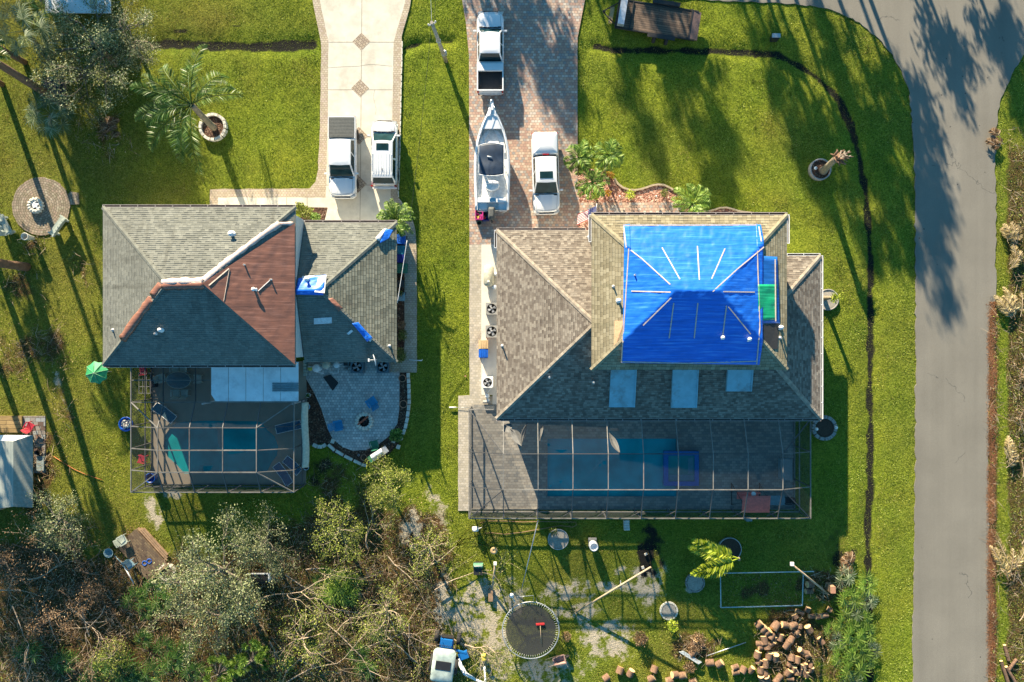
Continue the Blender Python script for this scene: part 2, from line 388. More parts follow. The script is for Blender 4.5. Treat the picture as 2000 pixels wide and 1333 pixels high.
def gmask(x, y):
    """ground cover over photo-pixel coordinates: sand, mud, dry, litter, height"""
    n1 = fnoise(x, y, 60, 11); n2 = fnoise(x, y, 22, 21); n3 = fnoise(x, y, 140, 31)
    def blob(cx, cy, rx, ry, rot=0, soft=0.6):
        c, s = math.cos(rot), math.sin(rot); u = ((x - cx) * c + (y - cy) * s) / rx; v = (-(x - cx) * s + (y - cy) * c) / ry
        d = np.sqrt(u * u + v * v) + (n1 - .5) * 1.3 + (n2 - .5) * 1.0
        return np.clip((1 - d) / soft, 0, 1)
    sand = np.zeros(x.shape)
    for b in [(925,1200,105,100,.3),(960,1290,85,70,0),(1060,1310,70,45,0),(1110,1155,60,28,0),(1140,1195,50,22,0),(1180,1245,70,60,.4),(1000,1180,60,60,0),
              (300,1000,20,55,-.5),(335,965,22,14,0),(1225,1150,80,16,0),(1265,1140,40,60,0),(870,1170,30,70,0),(1250,1120,60,24,0),(640,640,1,1,0),(115,755,12,60,-.3),(800,1035,36,70,-.25),(850,985,26,60,-.4),(1350,1150,14,12,0)]:
        sand = np.maximum(sand, blob(*b) * 0.95)
    mud = np.zeros(x.shape); hgt = np.zeros(x.shape)
    for pts, w in DITCHES:
        d = polydist(x, y, pts) + (n2 - .5) * 12
        mud = np.maximum(mud, np.clip((w * .95 - d) / 11.0, 0, .66)); hgt -= 0.17 * np.exp(-(d / (w * 1.5)) ** 2)
    mud = np.maximum(mud, blob(1265,1085,32,62,-.1) * .85); mud = np.maximum(mud, blob(620,930,45,60,0) * .5); mud = np.maximum(mud, blob(350,60,18,7) * .6); mud = np.maximum(mud, blob(460,50,16,5) * .6)
    mud = np.maximum(mud, blob(1640,1100,40,70,-.4) * .6)
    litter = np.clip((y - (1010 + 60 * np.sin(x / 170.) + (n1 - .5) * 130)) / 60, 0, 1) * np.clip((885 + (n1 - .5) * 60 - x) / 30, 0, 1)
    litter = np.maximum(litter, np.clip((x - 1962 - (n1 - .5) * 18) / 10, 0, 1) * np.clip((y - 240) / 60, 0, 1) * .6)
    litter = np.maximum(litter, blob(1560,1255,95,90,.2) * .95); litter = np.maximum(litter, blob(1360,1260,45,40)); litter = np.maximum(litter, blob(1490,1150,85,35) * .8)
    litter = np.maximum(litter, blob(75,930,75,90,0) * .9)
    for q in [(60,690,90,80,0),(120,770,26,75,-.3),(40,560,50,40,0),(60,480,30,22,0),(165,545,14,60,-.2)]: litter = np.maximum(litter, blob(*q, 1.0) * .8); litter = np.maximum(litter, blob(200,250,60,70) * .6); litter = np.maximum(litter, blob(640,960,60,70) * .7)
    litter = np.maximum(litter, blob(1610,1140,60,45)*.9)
    edge = np.clip(1 - np.abs(x - 1940) / 12.0, 0, 1) * (y > 580) * (0.7 + n2)
    litter = np.maximum(litter, np.clip(edge, 0, 1))
    dry = np.clip((n3 - .42) * 2.2, 0, 1) * 0.6 + np.clip((480 - x) / 500., 0, .7) + np.clip((y - 900) / 700., 0, .4) * (x < 1650) + .25 * (x > 1500) * np.clip((330 - y) / 300., 0, 1) + .4*np.clip((60-np.abs(y-40))/60,0,1)*(x<620)
    dry = np.maximum(dry, blob(300,385,110,30) * .8)
    return sand, mud, np.clip(dry, 0, 1), np.clip(litter, 0, 1), hgt
def build_ground():
    step = 0.15
    xs = np.concatenate([[-900, -400, -200, -110, -70, -52, -45], np.arange(-41.5, 41.51, step), [45, 52, 70, 110, 200, 400, 900]])
    ys = np.concatenate([[-900, -400, -200, -110, -70, -45, -34], np.arange(-28.5, 28.51, step), [34, 45, 70, 110, 200, 400, 900]])
    X, Y = np.meshgrid(xs, ys); px = X * S + 1000; py = 666.5 - Y * S
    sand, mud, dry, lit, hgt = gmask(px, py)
    inner = (np.abs(X) < 41) & (np.abs(Y) < 28)
    Z = -0.05 + hgt * inner - 0.045 * fnoise(px, py, 26, 5) + 0.0 * X
    for P in (POOL1, POOL2):
        cx = sum(p[0] for p in P) / len(P); cy = sum(p[1] for p in P) / len(P)
        P_ = [(p[0] + (0.35 if p[0] > cx else -0.35), p[1] + (0.35 if p[1] > cy else -0.35)) for p in P]
        Z = np.where(inpoly(X, Y, P_), -1.6, Z)
    for P in HOLES: Z = np.where(inpoly(px, py, P), np.minimum(Z, -0.08), Z)
    Z = np.where(inner, Z, -0.09)
    ny, nx = X.shape
    idx = np.arange(nx * ny).reshape(ny, nx)
    F = np.stack([idx[:-1, :-1], idx[:-1, 1:], idx[1:, 1:], idx[1:, :-1]], -1).reshape(-1, 4)
    me = bpy.data.meshes.new('ground')
    me.vertices.add(nx * ny); me.vertices.foreach_set('co', np.stack([X, Y, Z], -1).astype(np.float32).ravel())
    me.loops.add(F.size); me.loops.foreach_set('vertex_index', F.astype(np.int32).ravel())
    me.polygons.add(len(F)); me.polygons.foreach_set('loop_start', np.arange(0, F.size, 4, dtype=np.int32))
    me.polygons.foreach_set('use_smooth', np.ones(len(F), bool))
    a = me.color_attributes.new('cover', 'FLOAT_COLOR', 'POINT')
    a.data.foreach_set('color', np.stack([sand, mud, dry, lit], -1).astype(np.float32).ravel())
    me.update(calc_edges=True)
    m, nt, b = nodes('ground_cover')
    at = N(nt, 'ShaderNodeAttribute'); at.attribute_name = 'cover'
    sp = N(nt, 'ShaderNodeSeparateColor'); L(nt, at.outputs['Color'], sp.inputs[0])
    v = wpos(nt); nf = noise(nt, v, 9, 5, 0.7); nm = noise(nt, v, 2.2, 5, 0.65); nb = noise(nt, v, 0.25, 4); nff = noise(nt, v, 22, 4, 0.7)
    g = ramp(nt, nf, [(0.25, (0.02, 0.03, 0.005)), (0.45, (0.14, 0.19, 0.018)), (0.6, (0.26, 0.31, 0.035)), (0.8, (0.38, 0.39, 0.09))])
    gd = ramp(nt, nf, [(0.25, (0.04, 0.045, 0.01)), (0.5, (0.14, 0.14, 0.03)), (0.8, (0.27, 0.24, 0.09))])
    def thr(mask, lo=0.35, hi=0.65, amt=0.8, ns=nf):
        return mth(nt, 'DIVIDE', mth(nt, 'SUBTRACT', mth(nt, 'ADD', mask, mth(nt, 'MULTIPLY', mth(nt, 'SUBTRACT', ns, 0.5), amt)), lo), hi - lo, clamp=True)
    c = mix(nt, mth(nt, 'MULTIPLY', sp.outputs[2], 0.75), g, gd)
    c = mix(nt, 1.0, c, ramp(nt, nm, [(0.3, (0.72, 0.75, 0.7)), (0.7, (1.15, 1.1, 1.0))]), 'MULTIPLY')
    c = mix(nt, 1.0, c, ramp(nt, nb, [(0.3, (0.8, 0.9, 0.8)), (0.7, (1.2, 1.08, 1.0))]), 'MULTIPLY')
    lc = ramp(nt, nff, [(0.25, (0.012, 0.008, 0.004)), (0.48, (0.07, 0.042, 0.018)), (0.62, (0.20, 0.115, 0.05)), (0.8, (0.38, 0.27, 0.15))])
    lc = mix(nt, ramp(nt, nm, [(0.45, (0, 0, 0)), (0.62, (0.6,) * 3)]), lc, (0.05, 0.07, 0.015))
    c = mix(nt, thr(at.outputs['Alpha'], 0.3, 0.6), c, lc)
    sc_ = ramp(nt, nff, [(0.3, (0.20, 0.165, 0.11)), (0.5, (0.44, 0.38, 0.28)), (0.7, (0.62, 0.55, 0.43))])
    sm = mth(nt, 'MULTIPLY', sp.outputs[0], ramp(nt, noise(nt, v, 1.1, 6, .75), [(0.40, (.1,) * 3), (0.56, (1,) * 3)]))
    c = mix(nt, thr(sm, 0.28, 0.7, 1.1, nf), c, sc_)
    mc = ramp(nt, nff, [(0.3, (0.006, 0.007, 0.008)), (0.6, (0.025, 0.023, 0.02)), (0.8, (0.09, 0.085, 0.06))])
    c = mix(nt, thr(sp.outputs[1], 0.35, 0.6, 1.0), c, mc)
    L(nt, c, b.inputs['Base Color']); b.inputs['Roughness'].default_value = 0.95; b.inputs['Specular IOR Level'].default_value = 0.1
    bump(nt, b, mth(nt, 'ADD', nf, mth(nt, 'MULTIPLY', nff, 0.5)), 0.8, 0.10)
    me.materials.append(m)
    o = bpy.data.objects.new('ground', me); COL.objects.link(o); struct(o)
build_ground()

def asphalt():
    m, nt, b = nodes('asphalt'); v = wpos(nt)
    n1 = noise(nt, v, 25, 5, 0.75); n2 = noise(nt, v, 0.35, 4)
    c = ramp(nt, n1, [(0.25, (0.115, 0.105, 0.085)), (0.5, (0.205, 0.188, 0.155)), (0.75, (0.295, 0.27, 0.225))])
    c = mix(nt, 1.0, c, ramp(nt, n2, [(0.3, (0.88,) * 3), (0.7, (1.04,) * 3)]), 'MULTIPLY')
    mp = N(nt, 'ShaderNodeMapping'); mp.inputs['Scale'].default_value = (1.2, 0.03, 1); L(nt, v, mp.inputs[0])
    c = mix(nt, 1.0, c, ramp(nt, noise(nt, mp.outputs[0], 1.0, 3), [(0.3, (0.90,) * 3), (0.7, (1.04,) * 3)]), 'MULTIPLY')
    vo = N(nt, 'ShaderNodeTexVoronoi'); vo.inputs['Scale'].default_value = 0.9; L(nt, v, vo.inputs['Vector'])
    c = mix(nt, mth(nt, 'LESS_THAN', vo.outputs['Distance'], 0.045), c, (0.05, 0.045, 0.04))
    vc = N(nt, 'ShaderNodeTexVoronoi', feature='DISTANCE_TO_EDGE'); vc.inputs['Scale'].default_value = 0.11
    wv = N(nt, 'ShaderNodeMix', data_type='VECTOR'); wv.inputs[0].default_value = 0.12; L(nt, v, wv.inputs[4])
    nz = N(nt, 'ShaderNodeTexNoise'); nz.inputs['Scale'].default_value = 1.5; L(nt, v, nz.inputs['Vector'])
    ad = N(nt, 'ShaderNodeVectorMath', operation='ADD'); sc2 = N(nt, 'ShaderNodeVectorMath', operation='SCALE'); sc2.inputs['Scale'].default_value = 1.2
    L(nt, nz.outputs['Color'], sc2.inputs[0]); L(nt, v, ad.inputs[0]); L(nt, sc2.outputs[0], ad.inputs[1]); L(nt, ad.outputs[0], vc.inputs['Vector'])
    gate = mth(nt, 'GREATER_THAN', noise(nt, v, 0.2, 2), 0.56)
    c = mix(nt, mth(nt, 'MULTIPLY', mth(nt, 'LESS_THAN', vc.outputs['Distance'], 0.0032), mth(nt, 'MULTIPLY', gate, 0.7)), c, (0.08, 0.078, 0.07))
    L(nt, c, b.inputs['Base Color']); b.inputs['Roughness'].default_value = 0.9
    bump(nt, b, n1, 0.5, 0.01); return m
struct(MB().prism([W2(*p) for p in ROADR], -0.3, -0.005).build('road', asphalt()))

M = {}
M['pav_red'] = pavers('brick_paver', [(0, (0.47, 0.30, 0.235)), (0.2, (0.56, 0.39, 0.29)), (0.38, (0.40, 0.36, 0.33)), (0.52, (0.62, 0.49, 0.38)), (0.66, (0.52, 0.34, 0.26)), (0.8, (0.34, 0.32, 0.31)), (0.9, (0.60, 0.53, 0.45))], 0.24, 0.20, joint=(0.20, 0.15, 0.12), gap=0.012)
M['pav_tan'] = pavers('tan_paver', [(0, (0.56, 0.47, 0.34)), (0.3, (0.62, 0.53, 0.40)), (0.6, (0.50, 0.40, 0.29)), (0.8, (0.58, 0.47, 0.38))], 0.22, 0.16, joint=(0.26, 0.20, 0.14), gap=0.013, stain=(0.36, 0.30, 0.22))
M['pav_grey'] = pavers('grey_paver', [(0, (0.58, 0.55, 0.52)), (0.3, (0.68, 0.64, 0.60)), (0.6, (0.50, 0.48, 0.46)), (0.8, (0.78, 0.73, 0.68))], 0.22, 0.20, joint=(0.24, 0.22, 0.20), gap=0.012)
M['pav_cream'] = pavers('cream_paver', [(0, (0.50, 0.45, 0.36)), (0.3, (0.56, 0.50, 0.40)), (0.6, (0.45, 0.41, 0.34)), (0.8, (0.60, 0.54, 0.45))], 0.24, 0.18, joint=(0.32, 0.28, 0.21), gap=0.010)
M['pav_deck'] = pavers('deck_paver', [(0, (0.33, 0.30, 0.26)), (0.3, (0.40, 0.37, 0.32)), (0.6, (0.28, 0.27, 0.25)), (0.8, (0.44, 0.40, 0.34))], 0.3, 0.2, joint=(0.17, 0.16, 0.14), gap=0.010)
M['conc'] = plain('concrete', (0.60, 0.56, 0.465), 0.85, var=0.11, scale=1.4, bmp=0.15, dirt=(0.47, 0.43, 0.35))
M['conc_w'] = plain('pale_concrete', (0.60, 0.56, 0.50), 0.85, var=0.07, scale=1.5, bmp=0.1)
M['conc_tan'] = plain('tan_deck', (0.30, 0.25, 0.19), 0.85, var=0.08, scale=1.5, bmp=0.1)
M['joint'] = plain('joint_dirt', (0.16, 0.13, 0.09), 0.95)
M['mulch_red'] = None
def rubble(name, stops, scale=9, bs=1.0):
    m, nt, b = nodes(name); v = wpos(nt)
    vo = N(nt, 'ShaderNodeTexVoronoi'); vo.inputs['Scale'].default_value = scale; L(nt, v, vo.inputs['Vector'])
    sp = N(nt, 'ShaderNodeSeparateColor'); L(nt, vo.outputs['Color'], sp.inputs[0])
    c = ramp(nt, sp.outputs[0], stops)
    c = mix(nt, 1.0, c, ramp(nt, noise(nt, v, 1.5, 4), [(0.3, (0.7,) * 3), (0.7, (1.1,) * 3)]), 'MULTIPLY')
    L(nt, c, b.inputs['Base Color']); b.inputs['Roughness'].default_value = 0.9
    bump(nt, b, mth(nt, 'SUBTRACT', 1.0, vo.outputs['Distance']), bs, 0.05); return m
M['rock_red'] = rubble('red_lava_rock', [(0, (0.16, 0.06, 0.04)), (0.4, (0.34, 0.15, 0.10)), (0.7, (0.46, 0.25, 0.18)), (1, (0.58, 0.42, 0.33))], 9)
M['mulch'] = rubble('brown_mulch', [(0, (0.035, 0.015, 0.009)), (0.5, (0.09, 0.038, 0.02)), (0.85, (0.15, 0.075, 0.04)), (1, (0.28, 0.2, 0.14))], 14)
M['sand'] = rubble('pale_sand', [(0, (0.28, 0.25, 0.21)), (0.5, (0.36, 0.33, 0.28)), (1, (0.44, 0.40, 0.34))], 16, 0.5)
M['ash'] = rubble('fire_ash', [(0, (0.015, 0.013, 0.012)), (0.7, (0.05, 0.04, 0.035)), (1, (0.2, 0.18, 0.17))], 14)
def flat(name, poly, z1, mat, z0=-0.3): return struct(MB().prism([W2(*p) for p in poly], z0, z1).build(name, mat))
flat('driveway', DR1, 0.020, M['conc'])
flat('driveway_border', rough(B1L, 14, .8, 4), 0.026, M['pav_tan']); flat('path', rough(B1R, 14, .8, 8), 0.026, M['pav_tan'])
flat('driveway', DR2, 0.020, M['pav_red'])
flat('path', rough(SW2,20,.7,3), 0.016, M['pav_cream']); flat('pavement_slab', SL2, 0.024, M['conc_w'])
flat('patio', PATIO, 0.022, M['pav_grey']); flat('mulch_bed', BED2, 0.010, M['mulch'])
flat('mulch_bed', GAR, 0.034, M['mulch']); flat('mulch_bed', BEDP, 0.034, M['mulch'])
flat('gravel_bed', BEDF, 0.012, M['rock_red']); flat('gravel_bed', BEDG, 0.012, M['rock_red'])
struct(MB().prism([W2(1128,432),W2(1162,432),W2(1162,455),W2(1128,455)], -.3, .03).build('gravel_bed', M['rock_red']))
# driveway joints and paver diamonds
jm = MB()
def strip(mb, a, b, w, z, mi=0):
    A = WV(*a); B = WV(*b); d = (B - A); l = d.length; mb.box(((A.x + B.x) / 2, (A.y + B.y) / 2, z), (l, w, 0.008), math.atan2(d.y, d.x), mi)
for a, b in [((707,-10),(704,370)),((704,370),(703,438)),((641,83),(769,83)),((640,176),(766,176)),((638,268),(766,268)),((636,362),(763,362)),((560,386),(560,410)),((500,386),(500,410)),((600,386),(600,410))]: strip(jm, a, b, 0.03, 0.020)
crk = [(641,133),(670,131),(700,130),(724,126),(745,128),(766,130)]
for a, b in zip(crk, crk[1:]): strip(jm, a, b, 0.012, 0.021)
crk = [(732,176),(729,190),(733,205),(735,215),(733,225)]
for a, b in zip(crk, crk[1:]): strip(jm, a, b, 0.012, 0.021)
struct(jm.build('driveway_joints', M['joint']))
dia = pavers('diamond_paver', [(0, (0.50, 0.40, 0.29)), (0.4, (0.56, 0.46, 0.35)), (0.75, (0.42, 0.33, 0.25))], 0.2, 0.2, joint=(0.15, 0.11, 0.08), ang=R(45), gap=.015)
dm = MB()
for cx, cy in [(706,82),(703.5,173),(701,266),(699,360)]:
    dm.prism([W2(cx - 17.5, cy), W2(cx, cy - 17.5), W2(cx + 17.5, cy), W2(cx, cy + 17.5)], -0.2, 0.028)
struct(dm.build('driveway_inlay', dia))
# edging of beds
def edging(name, label, pts, w, z1, mat, seg=0.0, cat='edging', z0=-0.05, group=None):
    mb = MB(); P = [WV(*p) for p in pts]
    if not seg:
        for i in range(len(P) - 1):
            d = P[i + 1] - P[i]; mb.box(((P[i] + P[i + 1]) / 2) + Vector((0, 0, (z0 + z1) / 2 + 0.001 * (i % 2))), (d.length + w * .5, w, z1 - z0), math.atan2(d.y, d.x))
    else:
        acc = []
        for i in range(len(P) - 1):
            d = P[i + 1] - P[i]; k = max(1, round(d.length / seg))
            for j in range(k): acc.append((P[i] + d * ((j + .5) / k), math.atan2(d.y, d.x), d.length / k))
        for c, a, l in acc:
            mb.box(c + Vector((rnd.uniform(-.01, .01), rnd.uniform(-.01, .01), (z0 + z1) / 2 + rnd.uniform(-.01, .01))), (l * .9, w, z1 - z0), a + rnd.uniform(-.08, .08), taper=.93)
    return tag(mb.build(name, mat), label, cat, group)
M['kerb'] = plain('kerb_concrete', (0.36, 0.29, 0.20), 0.9, bmp=.3)
M['stone'] = plain('edging_stone', (0.62, 0.59, 0.50), 0.9, bmp=.4, scale=4)
edging('bed_edging', 'curving tan concrete edging between the red rock bed and the front lawn', [(1200,350),(1207,360),(1216,367),(1227,371),(1240,372),(1252,370),(1262,367),(1273,363),(1285,361),(1296,362),(1305,366),(1316,372),(1326,379),(1337,389),(1346,400)], .13, .12, M['kerb'])
edging('bed_edging', 'short wavy concrete edging of the small rock bed by the tarped house corner', [(1366,413),(1380,414),(1392,411),(1405,407),(1418,406),(1430,409),(1442,413),(1456,415),(1472,417)], .12, .12, M['kerb'])
edging('bed_edging', 'pale block edging curving along the right of the grey paver patio', [(797,728),(799,760),(799,790),(796,815),(791,838),(782,860)], .24, .12, M['stone'], .42)
edging('bed_edging', 'pale curved block edging below the mulch bed at the patio bottom', [(640,868),(655,880),(672,890),(690,899),(706,907),(716,910)], .22, .12, M['stone'], .6)
edging('bed_edging', 'three rough stones edging the mulch left of the patio bottom', [(611,868),(620,873),(630,873),(637,868)], .28, .12, M['stone'], .38)
edging('garden_kerb', 'jagged white stone edging along the right side of the parked cars driveway', [(786,80),(785,120),(783,200),(782,260),(780,330),(778,386)], .07, .07, M['stone'], .5)
# gardens' loose flagstones
for x, y, l in [(650,862,'square pale paver at the left end of the patio edging'), (769,861,'loose square paver lying by the leafy plant at the patio'), (778,873,'tilted loose block beyond the end of the patio edging')]:
    tag(MB().box((0, 0, 0.06), (.32, .28, .1), 0, taper=.94).build('paving_block', M['stone'], loc=W(x, y, 0.0), rz=rnd.uniform(0, 1.5)), l, 'block', 'loose blocks by the patio')
# ------------------------------------------------------------------ houses
PITCH = 0.41
def hipz(r, ze, p=PITCH):
    x0, x1, y0, y1 = r
    return lambda x, y: ze + p * min(x - x0, x1 - x, y - y0, y1 - y)
M['sh_pale'] = shingles('pale_grey_green_shingles', [(0, (0.205, 0.21, 0.18)), (0.5, (0.235, 0.24, 0.208)), (1, (0.27, 0.275, 0.238))], 0.27, 0.15, edge=.4, tilt=.032, stain=(0.09, 0.09, 0.075))
M['sh_worn'] = shingles('worn_grey_shingles', [(0, (0.17, 0.175, 0.135)), (0.5, (0.24, 0.245, 0.19)), (1, (0.31, 0.31, 0.24))], 0.32, 0.20, edge=.8, tilt=.035, stain=(0.12, 0.10, 0.08), gap=.016)
M['sh_brown'] = shingles('brown_grey_shingles', [(0, (0.165, 0.135, 0.11)), (0.35, (0.225, 0.19, 0.155)), (0.7, (0.29, 0.25, 0.205)), (1, (0.37, 0.325, 0.265))], 0.24, 0.15, edge=.25, tilt=.022)
M['sh_tan'] = shingles('tan_shingles', [(0, (0.27, 0.23, 0.145)), (0.5, (0.36, 0.31, 0.20)), (1, (0.42, 0.37, 0.25))], 0.30, 0.20, edge=.7, tilt=.03, stain=(0.2, 0.18, 0.11))
M['cap_pale'] = plain('pale_ridge_cap', (0.16, 0.165, 0.14), .9, var=.3, scale=3.5, bmp=.3)
M['cap_brown'] = plain('brown_ridge_cap', (0.30, 0.255, 0.20), .9, var=.35, scale=3, bmp=.3)
M['cap_tan'] = plain('tan_ridge_cap', (0.29, 0.25, 0.16), .9, var=.3, scale=3, bmp=.3)
M['gutter'] = plain('gutter_metal', (0.42, 0.36, 0.33), .5, var=.2)
M['gut_in'] = plain('gutter_dirt', (0.07, 0.05, 0.04), .95)
M['white'] = plain('white_metal', (0.78, 0.78, 0.78), .45, var=.05)
M['wall_w'] = plain('white_stucco', (0.60, 0.60, 0.57), .9, var=.06, bmp=.2)
M['pvc'] = plain('vent_pipe', (0.55, 0.55, 0.55), .6)
M['soff'] = plain('soffit', (0.3, 0.28, 0.26), .9)
def roof_mesh(name, faces, mat, parent, t=0.12):
    """faces: list of point rings; first edge of each is its eave (u along it, v up the slope)"""
    mb = MB()
    for ring, mi in faces:
        P = [Vector(p) for p in ring]
        u = (P[1] - P[0]).normalized(); n = (P[1] - P[0]).cross(P[2] - P[0]).normalized()
        if n.z < 0: P = [P[1], P[0]] + P[2:][::-1]; u = (P[1] - P[0]).normalized(); n = -n
        v = n.cross(u)
        mb.add(P, [tuple(range(len(P)))], mi, [[(p.dot(u) , (p - P[0]).dot(v) + 50) for p in P]])
    return mb.build(name, mat, parent)
def capb(cm, mat, par):
    for q in cm.subs: q.build('ridge_cap', mat, par)
def capline(mb, a, b, w=0.30, step=0.22, up=0.05):
    q = MB(); mb.subs = getattr(mb, 'subs', []) + [q]; mb = q
    a = Vector(a); b = Vector(b); d = b - a; k = max(1, int(d.length / step)); u = d.normalized()
    rz = math.atan2(u.y, u.x); ry = -math.asin(u.z)
    for i in range(k):
        c = a + d * ((i + .5) / k); c.z += up + rnd.uniform(-.004, .004)
        s = Vector((-math.sin(rz), math.cos(rz), 0)); l = d.length / k * 1.15 / 2
        p = [c - u * l, c + u * l]
        q = []
        for e, lift in ((p[0], 0.012), (p[1], -0.004)):
            q.append([e - s * w / 2 + Vector((0, 0, -0.055 + lift)), e + Vector((0, 0, lift)), e + s * w / 2 + Vector((0, 0, -0.055 + lift))])
        mb.add(q[0] + q[1], [(0, 3, 4, 1), (1, 4, 5, 2), (0, 1, 2), (5, 4, 3)])
def gutter(a, b, parent, out, mat=None, strap=1.1, name='gutter'):
    a = Vector(a); b = Vector(b); d = b - a; L_ = d.length; rz = math.atan2(d.y, d.x)
    mb = MB(); c = (a + b) / 2; o = Vector(out)
    for off, w, h, dz, mi in ((0.02, 0.025, 0.13, -0.06, 0), (0.16, 0.03, 0.13, -0.06, 0), (0.09, 0.12, 0.02, -0.115, 1)):
        mb.box(c + o * off + Vector((0, 0, dz)), (L_, w, h), rz, mi)
    k = int(L_ / strap)
    for i in range(k + 1):
        mb.box(a + d * (i / max(1, k)) + o * 0.09 + Vector((0, 0, 0.012)), (0.04, 0.15, 0.012), rz, 0)
    return mb.build(name, [mat or M['gutter'], M['gut_in']], parent)
def pipe_vent(parent, px, py, zf, r=0.05, h=0.35, mat=None, name='vent_pipe', cap=False):
    x, y = 0, 0; z = 5.0
    for _ in range(4): x, y = W2(px, py, z); z = zf(x, y)
    mb = MB(); mb.lathe([(r * 2.2, -0.02), (r * 2.2, 0.04), (r, 0.08), (r, h), (r * .7, h), (r * .7, h - .1), (0, h - .1)], n=12)
    if cap: mb.lathe([(r * 1.7, h + .02), (r * 1.7, h + .08), (0, h + .14)], n=12)
    return mb.build(name, mat or M['pvc'], parent, loc=(x, y, z))
def window(parent, c, w, h, nrm, name='window'):
    rz = math.atan2(nrm[1], nrm[0]) + math.pi / 2
    f = MB().box((0, 0, 0), (w, .06, h)).build(name, M['white'], parent, loc=c, rz=rz)
    g = MB().box((0, -.035 , 0), (w * .86, .02, h * .88)).build('pane', M['glass'], f)
    return f
def glassm(name, col=(0.02, 0.03, 0.035), rough=0.05):
    m, nt, b = nodes(name); n1 = noise(nt, opos(nt), 1.2, 2)
    L(nt, ramp(nt, n1, [(0.3, tuple(c * .6 for c in col)), (0.7, tuple(c * 1.5 for c in col))]), b.inputs['Base Color'])
    b.inputs['Roughness'].default_value = rough; b.inputs['Specular IOR Level'].default_value = 0.6; return m
M['glass'] = glassm('window_glass')

# ---- left house: tall main block and lower garage wing
R1 = (-27.94, -14.79, -1.63, 9.14); Z1 = 5.0; RG = (-14.79, -8.21, -1.51, 8.45); ZG = 2.8
h1z = hipz(R1, Z1)
def gz(x, y): return ZG + PITCH * min(RG[1] - x, y - RG[2], RG[3] - y)
hs1 = thing('house', 'grey shingled house with tall hipped block and lower wing, brown tarp on its roof', 'house', (-20, 3, 0))
def off(root, ob): ob.location = Vector(ob.location) - root.location; return ob
def wallbox(name, r, inset, z0, z1, mat, root):
    x0, x1, y0, y1 = r; x0 += inset[0]; x1 -= inset[1]; y0 += inset[2]; y1 -= inset[3]
    return off(root, MB().box(((x0 + x1) / 2, (y0 + y1) / 2, (z0 + z1) / 2), (x1 - x0, y1 - y0, z1 - z0)).build(name, mat, root))
wallbox('wall', R1, (.5, .06, .5, .5), -.1, Z1 - .02, M['wall_w'], hs1)
wallbox('wing_wall', RG, (.01, .5, .5, .5), -.1, ZG - .02, M['wall_w'], hs1)
def hipfaces(r, ze, p=PITCH, mi=(0, 0, 0, 0)):
    x0, x1, y0, y1 = r; hy = (y1 - y0) / 2; ym = (y0 + y1) / 2; zr = ze + p * hy
    A, B, C, D = (x0, y0, ze), (x1, y0, ze), (x1, y1, ze), (x0, y1, ze); E, F = (x0 + hy, ym, zr), (x1 - hy, ym, zr)
    return [([A, B, F, E], mi[0]), ([B, C, F], mi[1]), ([C, D, E, F], mi[2]), ([D, A, E], mi[3])], (A, B, C, D, E, F)
fc, (A, B, C, D, E, F) = hipfaces(R1, Z1)
roof1 = off(hs1, roof_mesh('roof', fc, [M['sh_pale']], hs1))
sf = MB().box(((R1[0] + R1[1]) / 2, (R1[2] + R1[3]) / 2, Z1 - .10), (R1[1] - R1[0] - .04, R1[3] - R1[2] - .04, .16)); off(hs1, sf.build('soffit', M['soff'], hs1))
cm = MB()
for a, b in ((D, E), (A, E), (E, F), (C, F), (B, F)): capline(cm, a, b)
capb(cm, M['cap_pale'], roof1)
x0, x1, y0, y1 = RG; hg = (y1 - y0) / 2; ym = (y0 + y1) / 2; zr = ZG + PITCH * hg
G = dict(A=(x0, y0, ZG), B=(x1, y0, ZG), C=(x1, y1, ZG), D=(x0, y1, ZG), E=(x0, ym, zr), F=(x1 - hg, ym, zr))
rf = roof_mesh('wing_roof', [([G['A'], G['B'], G['F'], G['E']], 0), ([G['B'], G['C'], G['F']], 1), ([G['C'], G['D'], G['E'], G['F']], 0)], [M['sh_pale'], M['sh_worn']], hs1); off(hs1, rf)
cm = MB()
for a, b in ((G['C'], G['F']), (G['B'], G['F']), (G['E'], G['F'])): capline(cm, a, b, .3)
capb(cm, M['cap_pale'], rf)
off(hs1, MB().box(((x0 + x1) / 2, ym, ZG - .10), (x1 - x0 - .04, y1 - y0 - .04, .16)).build('wing_soffit', M['soff'], hs1))
off(hs1, gutter(D, C, hs1, (0, 1, 0))); off(hs1, gutter(A, B, hs1, (0, -1, 0), M['gutter'])); off(hs1, gutter(G['D'], G['C'], hs1, (0, 1, 0)))
for px, py, kind in [(479,518,0),(498,566,1),(530,547,0),(454,458,2),(305,652,0),(316,645,1),(221,645,0),(600,546,1)]:
    off(hs1, pipe_vent(hs1, px, py, h1z, r=.05 + .03 * kind, h=.28, cap=kind > 0, mat=M['white'] if kind else M['pvc']))
off(hs1, pipe_vent(hs1, 761, 676, gz, r=.05, h=.7)); 
# white window band high on the garage-side wall

